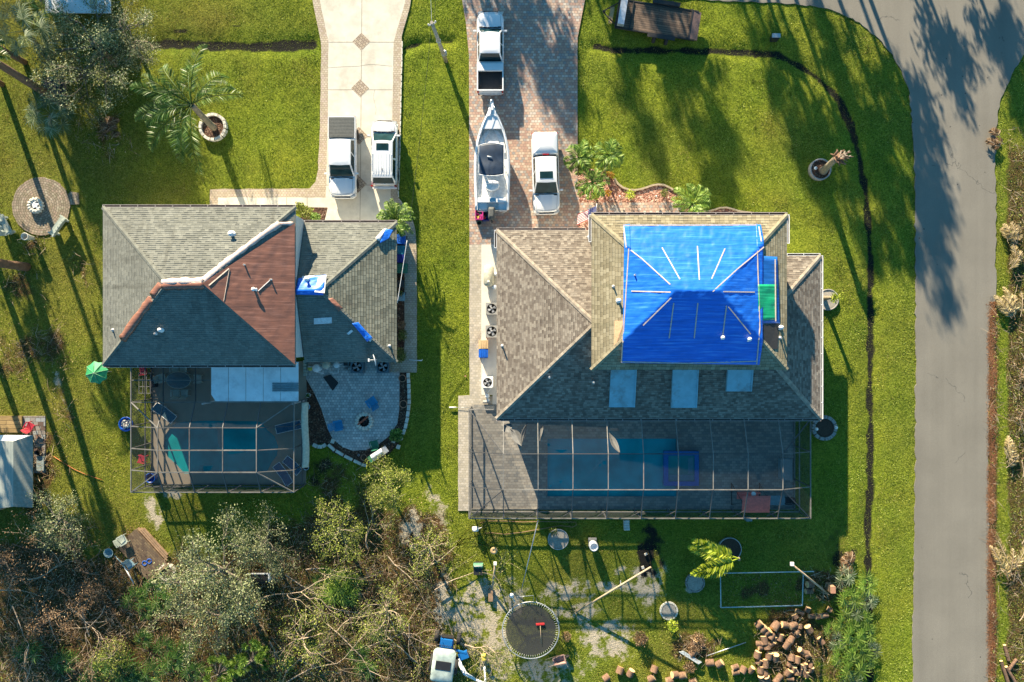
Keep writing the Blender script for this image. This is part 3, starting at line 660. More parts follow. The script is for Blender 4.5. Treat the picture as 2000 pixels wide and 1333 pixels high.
# ---- right house
R2U = (5.28, 18.29, -1.92, 8.39); Z2 = 6.3; Z3 = 3.2
h2z = hipz(R2U, Z2)
def l2z(x, y):
    a = Z3 + PITCH * min(x + 1.087, y + 5.49, 7.84 - y) if x < 14 else -9
    b = Z3 + PITCH * min(21.84 - x, y + 5.49, 6.03 - y) if x > 5 else -9
    return max(a, b)
hs2 = thing('house', 'brown shingled two storey house with a big blue tarp over its upper roof', 'house', (10, 1, 0))
off(hs2, MB().box((5.4, 1.17, 1.55), (12.0, 12.3, 3.25)).build('wall', M['wall_w'], hs2))
off(hs2, MB().box((16.4, .27, 1.55), (9.9, 10.5, 3.26)).build('wall', M['wall_w'], hs2))
off(hs2, MB().box((11.78, 3.23, 4.7), (12.1, 9.4, 3.2)).build('upper_wall', M['wall_w'], hs2))
p_ = lambda x, y, z: (x, y, z)
zr2 = Z3 + PITCH * 6.665; zr3 = Z3 + PITCH * 5.76
fl = [([p_(-1.087, 7.84, Z3), p_(-1.087, -5.49, Z3), p_(5.578, 1.175, zr2)], 0),
      ([p_(12, 7.84, Z3), p_(-1.087, 7.84, Z3), p_(5.578, 1.175, zr2), p_(12, 1.175, zr2)], 0),
      ([p_(-1.087, -5.49, Z3), p_(21.84, -5.49, Z3), p_(16.08, .27, zr3), p_(12, .27, zr3), p_(12, 1.175, zr2), p_(5.578, 1.175, zr2)], 0),
      ([p_(21.84, -5.49, Z3), p_(21.84, 6.03, Z3), p_(16.08, .27, zr3)], 0),
      ([p_(21.84, 6.03, Z3), p_(12, 6.03, Z3), p_(12, .27, zr3), p_(16.08, .27, zr3)], 0)]
lr = off(hs2, roof_mesh('lower_roof', fl, [M['sh_brown']], hs2))
cm = MB()
for a, b in (((-1.087, 7.84, Z3), (5.578, 1.175, zr2)), ((-1.087, -5.49, Z3), (5.578, 1.175, zr2)), ((21.84, -5.49, Z3), (16.08, .27, zr3)), ((21.84, 6.03, Z3), (16.08, .27, zr3))): capline(cm, a, b, .32, .26)
capb(cm, M['cap_brown'], lr)
mb = MB(); mb.box((5.45, 1.175, Z3 - .1), (13.0, 13.28, .16)); mb.box((16.9, .27, Z3 - .1), (9.8, 11.48, .158)); off(hs2, mb.build('soffit', M['soff'], hs2))
fc, (A2, B2, C2, D2, E2, F2) = hipfaces(R2U, Z2)
ur = off(hs2, roof_mesh('upper_roof', fc, [M['sh_tan']], hs2))
cm = MB()
for a, b in ((D2, E2), (A2, E2), (C2, F2), (B2, F2)): capline(cm, a, b, .32, .26)
capb(cm, M['cap_tan'], ur)
off(hs2, MB().box((11.785, 3.235, Z2 - .1), (12.97, 10.27, .16)).build('upper_soffit', M['soff'], hs2))
off(hs2, gutter(D2, C2, hs2, (0, 1, 0), M['gutter'])); off(hs2, gutter((18.29, 8.39, Z2), (18.29, 6.5, Z2), hs2, (1, 0, 0), M['white']))
off(hs2, gutter((-1.087, 7.84, Z3), (5.2, 7.84, Z3), hs2, (0, 1, 0), M['gutter'])); off(hs2, gutter((21.84, 6.03, Z3), (21.84, -5.5, Z3), hs2, (1, 0, 0), M['white']))
off(hs2, gutter((18.3, 6.03, Z3), (21.8, 6.03, Z3), hs2, (0, 1, 0), M['white'])); off(hs2, gutter((-1.087, -5.49, Z3), (21.84, -5.49, Z3), hs2, (0, -1, 0), M['gutter'], 1.25))
off(hs2, gutter((5.28, 6.6, Z2), (5.28, 8.39, Z2), hs2, (-1, 0, 0), M['white'])); off(hs2, gutter((-1.087, 6.6, Z3), (-1.087, 7.84, Z3), hs2, (-1, 0, 0), M['white']))
mb = MB(); mb.tube([W(1151,466,6.1), W(1151,466,3.4)], .05, 8, smooth=True); off(hs2, mb.build('downpipe', M['white'], hs2))
for px, py, zf, k in [(1198,560,h2z,0),(1208,588,h2z,1),(1239,538,h2z,0),(981,676,l2z,0),(1073,737,l2z,0),(1159,747,l2z,0),(1409,660,h2z,1),(1461,663,h2z,1),(1523,660,h2z,0),(1523,640,h2z,1),(1078,668,l2z,0)][:-1]:
    off(hs2, pipe_vent(hs2, px, py, zf, r=.05 + .03 * k, h=.5 if px == 981 else .3, cap=k > 0, mat=M['white'] if k else M['pvc']))
# white flat dormer tops under the upper eave
M['dorm'] = plain('blue_white_membrane', (0.20, 0.42, 0.52), .7, var=.12, scale=2, dirt=(.15, .22, .24))
for (xa, xb, ya, yb, sk) in [(1192,1242,716,796,2),(1313,1363,716,797,2),(1421,1470,716,765,2)]:
    pts = []
    for px, py in ((xa - sk, yb), (xb - sk - 2, yb), (xb, ya), (xa + sk, ya)):
        z = 4.0
        for _ in range(4): x, y = W2(px, py, z); z = l2z(x, y) + .30
        pts.append(Vector((x, y, z)))
    mb = MB(); mb.slab(pts, .5)
    r1, r2 = pts[1], pts[2]; mb.slab([r1 + Vector((0, 0, .06)), r1 + Vector((.07, 0, .06)), r2 + Vector((.07, 0, .06)), r2 + Vector((0, 0, .06))], .3)
    off(hs2, mb.build('dormer_roof', M['dorm'], hs2))
# plywood patch and black patch on the upper roof
def on_roof(pts, zf, lift):
    out = []
    for px, py in pts:
        z = 5.0
        for _ in range(5): x, y = W2(px, py, z); z = zf(x, y) + lift
        out.append((x, y, z))
    return out
def sheet_roof(name, label, cat, pts, zf, mat, lift=.05, t=.03, group=None):
    return tag(MB().slab(on_roof(pts, zf, lift)[::-1], t).build(name, mat), label, cat, group)
M['ply'] = plain('orange_board', (0.62, 0.36, 0.20), .8)
M['board_w'] = plain('white_board', (0.62, 0.64, 0.66), .6, dirt=(.45, .46, .48))
M['dark_patch'] = plain('black_underlay', (0.035, 0.033, 0.032), .7)
sheet_roof('roof_board', 'orange plywood patch beside the left edge of the big blue tarp', 'board', [(1201,627),(1219,627),(1216,684),(1199,684)], h2z, M['ply'])
sheet_roof('roof_felt', 'black underlay patch on the roof right of the big blue tarp', 'felt', [(1484,636),(1521,632),(1519,682),(1500,682),(1484,668)], h2z, M['dark_patch'])
# ---- tarps
def tarpm(name, col, streak=(0.02, 1.2), amt=.35, hl=None):
    m, nt, b = nodes(name); v = wpos(nt)
    mp = N(nt, 'ShaderNodeMapping'); mp.inputs['Scale'].default_value = (0.5, 9.0, 1); L(nt, v, mp.inputs[0])
    n1 = noise(nt, mp.outputs[0], 1.0, 4, .6); n2 = noise(nt, v, 1.2, 4)
    c = ramp(nt, n1, [(0.3, tuple(x * (1 - amt) for x in col)), (0.55, col), (0.75, hl or tuple(min(1, x * 1.5 + .03) for x in col))])
    L(nt, c, b.inputs['Base Color']); b.inputs['Roughness'].default_value = 0.38; b.inputs['Specular IOR Level'].default_value = .5
    wv = N(nt, 'ShaderNodeTexWave'); wv.inputs['Scale'].default_value = 1.6; wv.inputs['Distortion'].default_value = 6; wv.inputs['Detail'].default_value = 3; wv.bands_direction = 'Y'
    L(nt, v, wv.inputs['Vector'])
    bump(nt, b, mth(nt, 'ADD', mth(nt, 'MULTIPLY', n1, .25), mth(nt, 'MULTIPLY', noise(nt, v, 1.4, 4), .8)), .35, .06)
    return m
M['tarp_b'] = tarpm('blue_tarp', (0.012, 0.16, 0.74), amt=.3, hl=(.08,.32,.86))
M['tarp_n'] = tarpm('navy_tarp', (0.015, 0.15, 0.52)); M['tarp_g'] = tarpm('green_tarp', (0.01, 0.36, 0.16), amt=.4)
M['tarp_br'] = tarpm('brown_tarp', (0.27, 0.12, 0.08), amt=.3)
M['batten'] = plain('pale_wood_batten', (0.55, 0.46, 0.38), .7, var=.2); M['sandbag'] = plain('white_pink_edge', (0.56, 0.44, 0.40), .8, var=.2, bmp=.6, scale=5)
def drape(name, label, pts, zf, mat, lift=.06, n=28, wr=.02, parent=None, cat='tarp', group=None, ws=(.5, .5)):
    """cloth over the roof inside the photo polygon of four corners (clockwise in the photo)"""
    P = on_roof(pts, zf, lift)
    def fn(u, v):
        a = Vector(P[0]).lerp(Vector(P[1]), u); b = Vector(P[3]).lerp(Vector(P[2]), u); q = a.lerp(b, v)
        w = wr * (float(vnoise(q.x * 10, q.y * 10, 10 * ws[0], 3)) + .6 * float(vnoise(q.x * 10, q.y * 10, 4 * ws[1], 9)))
        return (q.x, q.y, zf(q.x, q.y) + lift + w)
    mb = MB(); mb.grid(n, n, lambda u, v: fn(u, v)); mb.f = [f[::-1] for f in mb.f]
    o = mb.build(name, mat, parent)
    md = o.modifiers.new('thick', 'SOLIDIFY'); md.thickness = .012; md.offset = 1
    return tag(o, label, cat, group) if not parent else o
BT = drape('tarp', 'large bright blue tarp nailed with battens over the upper roof', [(1217,440),(1485,439),(1483,713),(1213,709)], h2z, M['tarp_b'], n=90, wr=.045, ws=(.35, .3))
# flaps at its north corners
for pts in ([(1217,440),(1230,438),(1232,488),(1222,484)], [(1476,438),(1486,440),(1492,486),(1478,488)]):
    drape('tarp_flap', None, pts, h2z, M['tarp_b'], lift=.09, n=8, parent=BT)
def batten(parent, a, b, zf, mat=None, w=.07, lift=.12, name='batten', seg=6):
    P = []
    for i in range(seg + 1):
        t = i / seg; P += on_roof([(a[0] + (b[0] - a[0]) * t, a[1] + (b[1] - a[1]) * t)], zf, lift)
    mb = MB()
    for p, q in zip(P, P[1:]):
        p = Vector(p); q = Vector(q); d = q - p; h = math.hypot(d.x, d.y)
        mb.box((p + q) / 2, (d.length, w, .03), math.atan2(d.y, d.x), 0, 0, -math.atan2(d.z, h))
    return mb.build(name, mat or M['batten'], parent)
for a, b in [((1293,484),(1328,546)),((1362,481),(1366,547)),((1416,486),(1390,545)),((1232,489),(1254,506)),((1254,506),(1309,556)),((1492,483),(1440,526)),((1440,526),(1392,570)),((1233,569),(1310,571)),((1413,570),(1474,571)),((1311,582),(1256,636)),((1316,592),(1307,661)),((1363,592),(1356,661)),((1419,598),(1411,661)),((1423,600),(1466,653)),((1217,441),(1478,440)),((1218,443),(1223,484)),((1482,443),(1487,472)),((1228,486),(1214,706)),((1213,707),(1340,710)),((1340,710),(1478,706)),((1479,490),(1484,640)),((1484,640),(1478,712))]:
    batten(BT, a, b, h2z)
TN = drape('tarp', 'narrow blue tarp strip right of the big tarp, its lower half covered in green', [(1481,500),(1518,502),(1523,632),(1483,632)], h2z, M['tarp_n'], n=18, lift=.04)
TG = drape('tarp', 'bright green tarp square lying on the narrow blue tarp strip', [(1480,556),(1517,556),(1516,625),(1481,627)], h2z, M['tarp_g'], n=14, lift=.08, wr=.05)
batten(TN, (1514,507), (1515,628), h2z, lift=.16)
# brown tarp on the left house: hip triangle plus folds over the ridges
TB = thing('tarp', 'brown tarp over the right hip of the left house, edged with pale bunched folds', 'tarp', (0, 0, 0))
mb = MB(); T = on_roof([(399,549),(545,437),(574,437),(574,713),(553,690)], h1z, .07)
def tri_fill(ring, zf, lift, n, wr, seed=3):
    mbx = MB(); apex, a, b = [Vector(q) for q in ring]
    def fn(u, v):
        q = apex.lerp(a.lerp(b, u), v); w = wr * (float(vnoise(q.x * 10, q.y * 3, 4, seed)) + .7 * float(vnoise(q.x * 10, q.y * 10, 3, 5)))
        return (q.x, q.y, zf(q.x, q.y) + lift + w)
    mbx.grid(n, n, fn); return mbx
F_ = Vector(F); 
mb = tri_fill([F_, Vector((-14.80, 8.05, Z1)), Vector((-14.80, -1.6, Z1))], h1z, .07, 60, .03)
o = mb.build('cover', M['tarp_br'], TB)
def fold(parent, pts, zf, w, mat, name='fold', lift=.1, taper=1.0, amp=.25):
    mbx = MB(); P = []
    for (x1, y1), (x2, y2) in zip(pts, pts[1:]):
        k = max(1, int(math.hypot(x2 - x1, y2 - y1) / 6))
        for j in range(k): P.append((x1 + (x2 - x1) * j / k, y1 + (y2 - y1) * j / k))
    P.append(pts[-1]); Q = [Vector(q) for q in on_roof(P, zf, lift)]
    mbx.tube(Q, [w * (1 - amp + 2 * amp * rnd.random()) for _ in Q], 8)
    for i in range(len(mbx.v)):
        x, y, z = mbx.v[i]; b = zf(x, y); mbx.v[i] = (x, y, max(b + .02, b + (z - b) * .38))
    return mbx.build(name, mat, parent)
fold(TB, [(396,548),(432,518),(470,490),(510,460),(545,437)], h1z, .20, M['sandbag'])
fold(TB, [(545,437),(572,437)], h1z, .12, M['sandbag']); fold(TB, [(316,551),(355,549),(396,548)], h1z, .22, M['sandbag'])
fold(TB, [(316,559),(398,557)], h1z, .24, M['tarp_br'], 'ridge_fold', .05)
fold(TB, [(312,556),(297,577)], h1z, .26, M['tarp_br'], 'hip_fold', amp=.12); fold(TB, [(294,584),(262,628),(238,662)], h1z, .30, M['tarp_br'], 'hip_fold', amp=.12)
batten(TB, (408,558),(447,525), h1z); batten(TB, (448,526),(437,588), h1z, w=.03); batten(TB,(504,569),(530,545),h1z,w=.05, mat=M['pvc'])
# small tarps and boards on the wing
drape('tarp', 'blue and white tarp folded over the wing ridge against the taller wall', [(583,544),(637,537),(632,577),(578,576)], gz, M['tarp_b'], n=16, wr=.06)
sheet_roof('tarp', 'white crumpled corner of the tarp on the wing ridge', 'tarp', [(622,540),(638,537),(634,573),(614,571)], gz, M['board_w'], lift=.2, t=.01)
drape('tarp', 'small crumpled blue tarp tied over the wing hip near its top corner', [(752,448),(768,450),(760,466),(742,476)], gz, M['tarp_b'], n=12, wr=.10, lift=.1)
drape('tarp', 'pale blue end of the small tarp near the wing top corner', [(748,449),(755,446),(741,472),(733,466)], gz, M['board_w'], n=6, wr=.06, lift=.14)
drape('tarp', 'rolled blue tarp strip over the lower hip of the wing', [(688,632),(700,630),(728,660),(718,668)], gz, M['tarp_b'], n=12, wr=.12, lift=.1)
sheet_roof('tarp', 'white end of the rolled blue tarp strip on the lower wing hip', 'tarp', [(716,655),(728,659),(724,668),(714,664)], gz, M['board_w'], lift=.22, t=.01)
drape('tarp', 'short brown tarp patch on the lower hip of the wing', [(642,584),(650,582),(671,603),(662,609)], gz, M['tarp_br'], n=10, wr=.10, lift=.1)
sheet_roof('roof_board', 'white rectangular board lying on the shaded lower slope of the wing', 'board', [(613,622),(648,620),(648,632),(613,634)], gz, M['board_w'])
sheet_roof('roof_board', 'small tilted white board near the lower wing hip', 'board', [(686,644),(690,647),(681,655),(677,652)], gz, M['board_w'])
sheet_roof('roof_board', 'white broken panel beside the rolled blue tarp strip', 'board', [(590,540),(614,538),(612,544),(590,546)], gz, M['board_w'], lift=.12, t=.01)
# ------------------------------------------------------------------ pool decks, pools and screen cages
def deck_hole(name, outer, holes, z, mat, side, depth=1.2):
    rings = [outer] + holes; vs = []; fs = []; base = []
    for r in rings: base.append(len(vs)); vs += [(p[0], p[1], z) for p in r]
    tris = tessellate_polygon([[Vector((p[0], p[1], 0)) for p in r] for r in rings])
    mb = MB(); up = []
    for t in tris:
        a, b, c = (vs[i] for i in t)
        if (b[0] - a[0]) * (c[1] - a[1]) - (b[1] - a[1]) * (c[0] - a[0]) < 0: t = t[::-1]
        up.append(tuple(t))
    mb.add(vs, up, 0)
    for r in holes:
        n = len(r); mb.add([(p[0], p[1], z) for p in r] + [(p[0], p[1], z - depth) for p in r], [(i, (i + 1) % n, n + (i + 1) % n, n + i) for i in range(n)], 1)
    n = len(outer); mb.add([(p[0], p[1], z) for p in outer] + [(p[0], p[1], z - .3) for p in outer], [(i, (i + 1) % n, n + (i + 1) % n, n + i) for i in range(n)], 0)
    return struct(mb.build(name, [mat, side]))
def waterm(name, col):
    m, nt, b = nodes(name); v = wpos(nt)
    c = ramp(nt, noise(nt, v, .5, 3), [(0.3, tuple(x * .7 for x in col)), (0.7, tuple(x * 1.2 for x in col))])
    L(nt, c, b.inputs['Base Color']); b.inputs['Roughness'].default_value = .06; b.inputs['IOR'].default_value = 1.33
    bump(nt, b, noise(nt, v, 3, 2), .15, .03); return m
M['water'] = waterm('pool_water', (0.008, 0.27, 0.29)); M['water2'] = waterm('pool_water_deep', (0.008, 0.36, 0.42)); M['tile'] = plain('pool_tile', (0.06, 0.22, 0.28), .3); M['tile_b'] = plain('blue_tile', (0.01, 0.13, 0.42), .25)
M['deckc'] = M['conc_tan']
dk1 = [W2(*p) for p in [(297,706),(597,706),(600,790),(597,946),(297,946)]]
dk2 = [W2(*p) for p in [(921,790),(972,790),(972,800),(1553,800),(1553,994),(921,994)]]
deck_hole('pool_deck', dk1, [POOL1], .024, M['deckc'], M['tile']); deck_hole('pool_deck', dk2, [POOL2], .028, M['pav_deck'], M['tile'])
for nm, P, m in (('pool_water', POOL1, M['water']), ('pool_water', POOL2, M['water2'])):
    cx = sum(p[0] for p in P) / len(P); cy = sum(p[1] for p in P) / len(P)
    Q = [(p[0] + (.02 if p[0] > cx else -.02), p[1] + (.02 if p[1] > cy else -.02)) for p in P]
    mb = MB(); mb.prism(Q, -1.1, -.11); struct(mb.build(nm, m))
# raised spa
spa = thing('spa', 'square hot tub with a blue tiled rim at the end of the right pool', 'hot tub', W(1329,914,0))
mb = MB()
for (cx, cy, dx, dy) in ((0, 1.13, 2.6, .32), (0, -1.13, 2.6, .32), (-1.14, 0, .32, 1.94), (1.14, 0, .32, 1.94)): mb.box((cx, cy, .1), (dx, dy, .5))
mb.build('rim', M['tile_b'], spa); MB().box((0, 0, .12), (1.96, 1.94, .3)).build('water', M['water'], spa)
mb = MB(); mb.box((0, -.7, .274), (1.9, .45, .004)); mb.box((.7, .2, .274), (.4, 1.2, .004)); mb.build('bench', M['tile'], spa)

M['fr_d'] = plain('bronze_frame', (0.10, 0.10, 0.10), .5); M['fr_l'] = plain('screen_frame_edge', (0.22, 0.21, 0.19), .5, var=.3, scale=2)
M['scr'] = screen_mat('insect_screen', (0.032, 0.036, 0.04), .24); M['scr_w'] = screen_mat('wall_screen', (0.08, 0.085, 0.09), .28)
M['cloth_g'] = plain('torn_screen_cloth', (0.13, 0.13, 0.125), .8, bmp=.4)
def beam(parent, P, Q, w=.05, h=.10, name='beam', mat=None):
    P = Vector(P); Q = Vector(Q); d = Q - P
    mb = MB(); rz = math.atan2(d.y, d.x); ry = -math.atan2(d.z, math.hypot(d.x, d.y))
    mb.box((P + Q) / 2, (d.length, w, h), rz, 0, 0, ry)
    o = mb.build(name, mat or M['fr_l'], parent); o.location = -parent.location; return o
def panels(parent, polys, zf, name, mat, holes={}):
    mb = MB()
    for i, poly in enumerate(polys):
        pts = on_roof(poly, zf, .055); hs = [on_roof(h, zf, .055) for h in holes.get(i, [])]
        rings = [pts] + hs; vs = [p for r in rings for p in r]
        tris = tessellate_polygon([[Vector((p[0], p[1], 0)) for p in r] for r in rings])
        mb.add(vs, [tuple(t) for t in tris])
    o = mb.build(name, mat, parent); o.location = -parent.location; return o
def wall_screen(parent, P, Q, z0, z1, mat=None):
    mb = MB(); mb.quad((*P, z0), (*Q, z0), (*Q, z1), (*P, z1)); o = mb.build('wall_screen', mat or M['scr_w'], parent); o.location = -parent.location; return o
# --- right cage
ZC = 3.0
c2 = thing('pool_enclosure', 'long dark screen cage over the rectangular pool behind the right house, screens torn at left', 'pool cage', W(1250, 907, 0))
xl, xr = -3.055, 21.2; yt, yb = -5.55, -12.6
def zc2(x, y): return ZC + min(1.0, .43 * max(0, min(x - xl, xr - x, yt + .0 - y if x > -1.1 else 9, y - yb)))
def P2(px, py): return on_roof([(px, py)], zc2, 0)[0]
raf = [983,1051,1119,1188,1257,1325,1393,1461,1529]
Xr = [W(x, 0, 4.0)[0] for x in raf]
yi1 = W(0, 887, 4.0)[1]; yi2 = W(0, 957, 4.0)[1]
for i, x in enumerate(Xr):
    beam(c2, (x, yt, ZC + .1), (x, yi1, 4.0)); beam(c2, (x, yi1, 4.0), (x, yi2, 4.0)); beam(c2, (x, yi2, 4.0), (x, yb, ZC), mat=M['fr_d'])
    beam(c2, (x, yb, 0), (x, yb, ZC - .05), name='post', mat=M['fr_d'])
    beam(c2, (x - .55 if i else x + .1, yb, 2.35), (x, yb + .55, 3.15), .04, .06, 'brace', M['fr_d'])
for y in (yi1, yi2):
    beam(c2, (xl, y, ZC), (Xr[0], y, 4.0), .05, .07, mat=M['fr_d']); beam(c2, (Xr[0], y, 4.0), (Xr[-1], y, 4.0), .05, .07, mat=M['fr_d'] if y == yi1 else M['fr_l']); beam(c2, (Xr[-1], y, 4.0), (xr, y, ZC), .05, .07)
    for x in (xl, xr): beam(c2, (x, y, 0), (x, y, ZC - .05), name='post', mat=M['fr_d'])
y8 = -4.87
for a, b in (((xl, y8, ZC), (Xr[0], yi1, 4.)), ((xl, yb, ZC), (Xr[0], yi2, 4.)), ((xr, yt, ZC), (Xr[-1], yi1, 4.)), ((xr, yb, ZC), (Xr[-1], yi2, 4.))): beam(c2, a, b, .06, .08, mat=M['fr_d'])
for a, b in (((xl, yb, ZC), (xr, yb, ZC)), ((xl, yb, ZC), (xl, y8, ZC)), ((xr, yb, ZC), (xr, yt, ZC)), ((xl, y8, ZC), (-1.3, y8, ZC)), ((xl, yb, 1.0), (xr, yb, 1.0)), ((xl, yb, .08), (xr, yb, .08)), ((xl, yb, 1.0), (xl, y8, 1.0)), ((xr, yb, 1.0), (xr, yt, 1.0)), ((xl,yb,.08),(xl,y8,.08)),((xr,yb,.08),(xr,yt,.08)),((-.9,-5.62,3.02),(21.1,-5.62,3.02))): beam(c2, a, b, .06, .10)
for x in (xl, xr):
    for y in (yb, y8 if x < 0 else yt): beam(c2, (x, y, 0), (x, y, ZC - .05), name='post', mat=M['fr_d'])
pol = []; hol = {}
edg = [983] + raf[1:]
for i in range(8):
    a, b = Xr[i], Xr[i + 1]
    def px_(x, y, z): return (1000 + x * S * H / (H - z), 666.5 - y * S * H / (H - z))
    pol.append([px_(a, yt, 3), px_(b, yt, 3), px_(b, yi1, 4), px_(a, yi1, 4)])
    pol.append([px_(a, yi1, 4), px_(b, yi1, 4), px_(b, yi2, 4), px_(a, yi2, 4)])
    pol.append([px_(a, yi2, 4), px_(b, yi2, 4), px_(b, yb, 3), px_(a, yb, 3)])
pol[0] = [(1051,822),(1051,886),(1014,886),(1019,873),(1002,835),(996,822)]
hol[3] = [[(1056,843),(1060,834),(1063,848),(1058,862)], [(1064,866),(1075,867),(1073,873)], [(1083,879),(1110,879),(1096,887 - 1)]]
pol[9] = [(1188,822),(1203,822),(1210,842),(1190,842)]; pol.append([(1189,842),(1199,868),(1212,886.4),(1189,886.4)])
hol[4] = [[(1073,948),(1078,947),(1076,953)], [(1092,940),(1099,938),(1095,946)], [(1080,944),(1082,943),(1081,947)]]
hol[7] = [[(1169,908),(1175,906),(1172,913)], [(1177,901),(1184,901),(1184,908),(1177,907)]]
zr_ = lambda x, y: zc2(x, y)
panels(c2, pol, zr_, 'roof_screen', M['scr'], hol)
side = [[(xl, y8, 3), (xl, yi1, 3), (Xr[0], yi1, 4)], [(xl, yi1, 3), (xl, yi2, 3), (Xr[0], yi2, 4), (Xr[0], yi1, 4)], [(xl, yi2, 3), (xl, yb, 3), (Xr[0], yi2, 4)], [(xl, yb, 3), (Xr[0], yb, 3), (Xr[0], yi2, 4)],
        [(xr, yt, 3), (Xr[-1], yt, 3), (Xr[-1], yi1, 4)], [(xr, yt, 3), (xr, yi1, 3), (Xr[-1], yi1, 4)], [(xr, yi1, 3), (xr, yi2, 3), (Xr[-1], yi2, 4), (Xr[-1], yi1, 4)], [(xr, yi2, 3), (xr, yb, 3), (Xr[-1], yi2, 4)], [(xr, yb, 3), (Xr[-1], yb, 3), (Xr[-1], yi2, 4)]]
for rs in (side[:4], side[4:]):
    mb = MB()
    for r in rs: mb.add([(p[0], p[1], p[2] + .055) for p in r], [tuple(range(len(r)))])
    o = mb.build('side_screen', M['scr'], c2); o.location = -c2.location
wall_screen(c2, (xl, yb), (xr, yb), .1, 2.95); wall_screen(c2, (xl, yb + .03), (xl, y8 - .03), .1, 2.95); wall_screen(c2, (xr, yb + .03), (xr, yt), .1, 2.95); wall_screen(c2, (xl + .03, y8), (-1.3, y8), .1, 2.95)
def flapm(parent, pts, zf, w=.22, drop=.25, name='torn_flap'):
    P = [Vector(q) for q in on_roof(pts, zf, -.02)]; mb = MB(); n = 10
    def fn(u, v):
        k = u * (len(P) - 1); i = min(int(k), len(P) - 2); q = P[i].lerp(P[i + 1], k - i); d = (P[i + 1] - P[i]).normalized(); s_ = Vector((-d.y, d.x, 0))
        return q + s_ * (v - .5) * w * math.sin(math.pi * min(1, max(0.05, u))) * 2 + Vector((0, 0, -drop * math.sin(math.pi * u) * v + .04 * math.sin(v * 12)))
    mb.grid(n, 8, fn); o = mb.build(name, M['cloth_g'], parent); o.location = -parent.location
flapm(c2, [(997,838),(1008,852),(1019,872)], zc2, .35); flapm(c2, [(1030,826),(1022,848),(1019,868)], zc2, .18); flapm(c2, [(1054,862),(1058,838),(1060,832)], zc2, .12); flapm(c2, [(1190,846),(1200,866),(1211,886)], zc2, .25); flapm(c2, [(985,830),(990,836),(996,846)], zc2, .4)
# --- left cage
c1 = thing('pool_enclosure', 'dark screen cage over the rounded pool behind the left house, one ceiling screen ripped open', 'pool cage', W(430, 838, 0))
xa = W(256, 0, 3)[0]; xb = W(574, 0, 3)[0]; ya = -1.70; y0c = W(0, 786, 3)[1]; yd = W(0, 962, 3)[1]
xi1 = W(308, 0, 3.9)[0]; xi2 = W(501, 0, 3.9)[0]; yu = W(0, 836, 3.9)[1]; ym_ = W(0, 880, 3.9)[1]; yl = W(0, 923, 3.9)[1]
def zc1(x, y):
    if y > y0c: return ZC
    return ZC + min(.9, .9 * max(0, min((x - xa) / (xi1 - xa), (xb - x) / (xb - xi2), (y0c - y) / (y0c - yu), (y - yd) / (yl - yd))))
X1 = [W(x, 0, 3.9)[0] for x in (308,370,435,501)]
for i, x in enumerate(X1):
    beam(c1, (x, y0c, ZC), (x, yu, 3.9), mat=M['fr_d']); beam(c1, (x, yu, 3.9), (x, yl, 3.9)); beam(c1, (x, yl, 3.9), (x, yd, ZC), mat=M['fr_d']); beam(c1, (x, yd, 0), (x, yd, ZC - .05), name='post', mat=M['fr_d'])
    beam(c1, (x + .1, yd, 2.4), (x + .95, yd + .5, 3.1), .05, .06, 'brace', M['fr_d'])
for x in [W(v, 0, 3)[0] for v in (319, 382)]: beam(c1, (x, ya, ZC), (x, y0c, ZC), mat=M['fr_d'])
for k, y in enumerate((yu, ym_, yl)):
    beam(c1, (xi1, y, 3.9), (xi2, y, 3.9), .07, .08, mat=M['fr_l'] if k else M['fr_d']); beam(c1, (xa, y, ZC), (xi1, y, 3.9), .06, .07); beam(c1, (xi2, y, 3.9), (xb, y, ZC), .05, .07, mat=M['fr_d'] if k == 0 else M['fr_l'])
    for x in (xa, xb): beam(c1, (x, y, 0), (x, y, ZC - .05), name='post', mat=M['fr_d'])
for a, b in (((xa, ya, ZC), (xa, yd, ZC)), ((xb, y0c, ZC), (xb, yd, ZC)), ((xa, yd, ZC), (xb, yd, ZC)), ((xa, W(0, 743, 3)[1], ZC), (W(412, 0, 3)[0], W(0, 743, 3)[1], ZC)), ((xa, y0c, ZC), (xb, y0c, ZC)), ((xa, y0c, ZC), (xi1, yu, 3.9)), ((xa, yd, ZC), (xi1, yl, 3.9)), ((xb, y0c, ZC), (xi2, yu, 3.9)), ((xb, yd, ZC), (xi2, yl, 3.9)), ((xa, yd, 1), (xb, yd, 1)), ((xa, ya, 1), (xa, yd, 1)), ((xb, y0c, 1), (xb, yd, 1)), ((xa, yd, .08), (xb, yd, .08)), ((xa, ya, .08), (xa, yd, .08))): beam(c1, a, b, .06, .09, mat=M['fr_l'] if a[2] > 2 else M['fr_d'])
for x, y in ((xa, yd), (xb, yd), (xa, y0c), (xb, y0c), (xa, ya)): beam(c1, (x, y, 0), (x, y, ZC - .05), name='post', mat=M['fr_d'])
mb = MB()
def q3(*pts): mb.add([(p[0], p[1], zc1(p[0], p[1]) + .05) for p in pts], [tuple(range(len(pts)))])
q3((xa, ya), (W(412, 0, 3)[0], ya), (W(412, 0, 3)[0], y0c), (xa, y0c))
for a, b in zip(X1, X1[1:]):
    q3((a, y0c), (b, y0c), (b, yu), (a, yu)); q3((a, yl), (b, yl), (b, yd), (a, yd))
q3((X1[0], yu), (X1[1], yu), (X1[1], ym_), (X1[0], ym_)); q3((X1[1], yu), (X1[2], yu), (X1[2], ym_), (X1[1], ym_))
q3((X1[0], ym_), (X1[1], ym_), (X1[1], yl), (X1[0], yl))
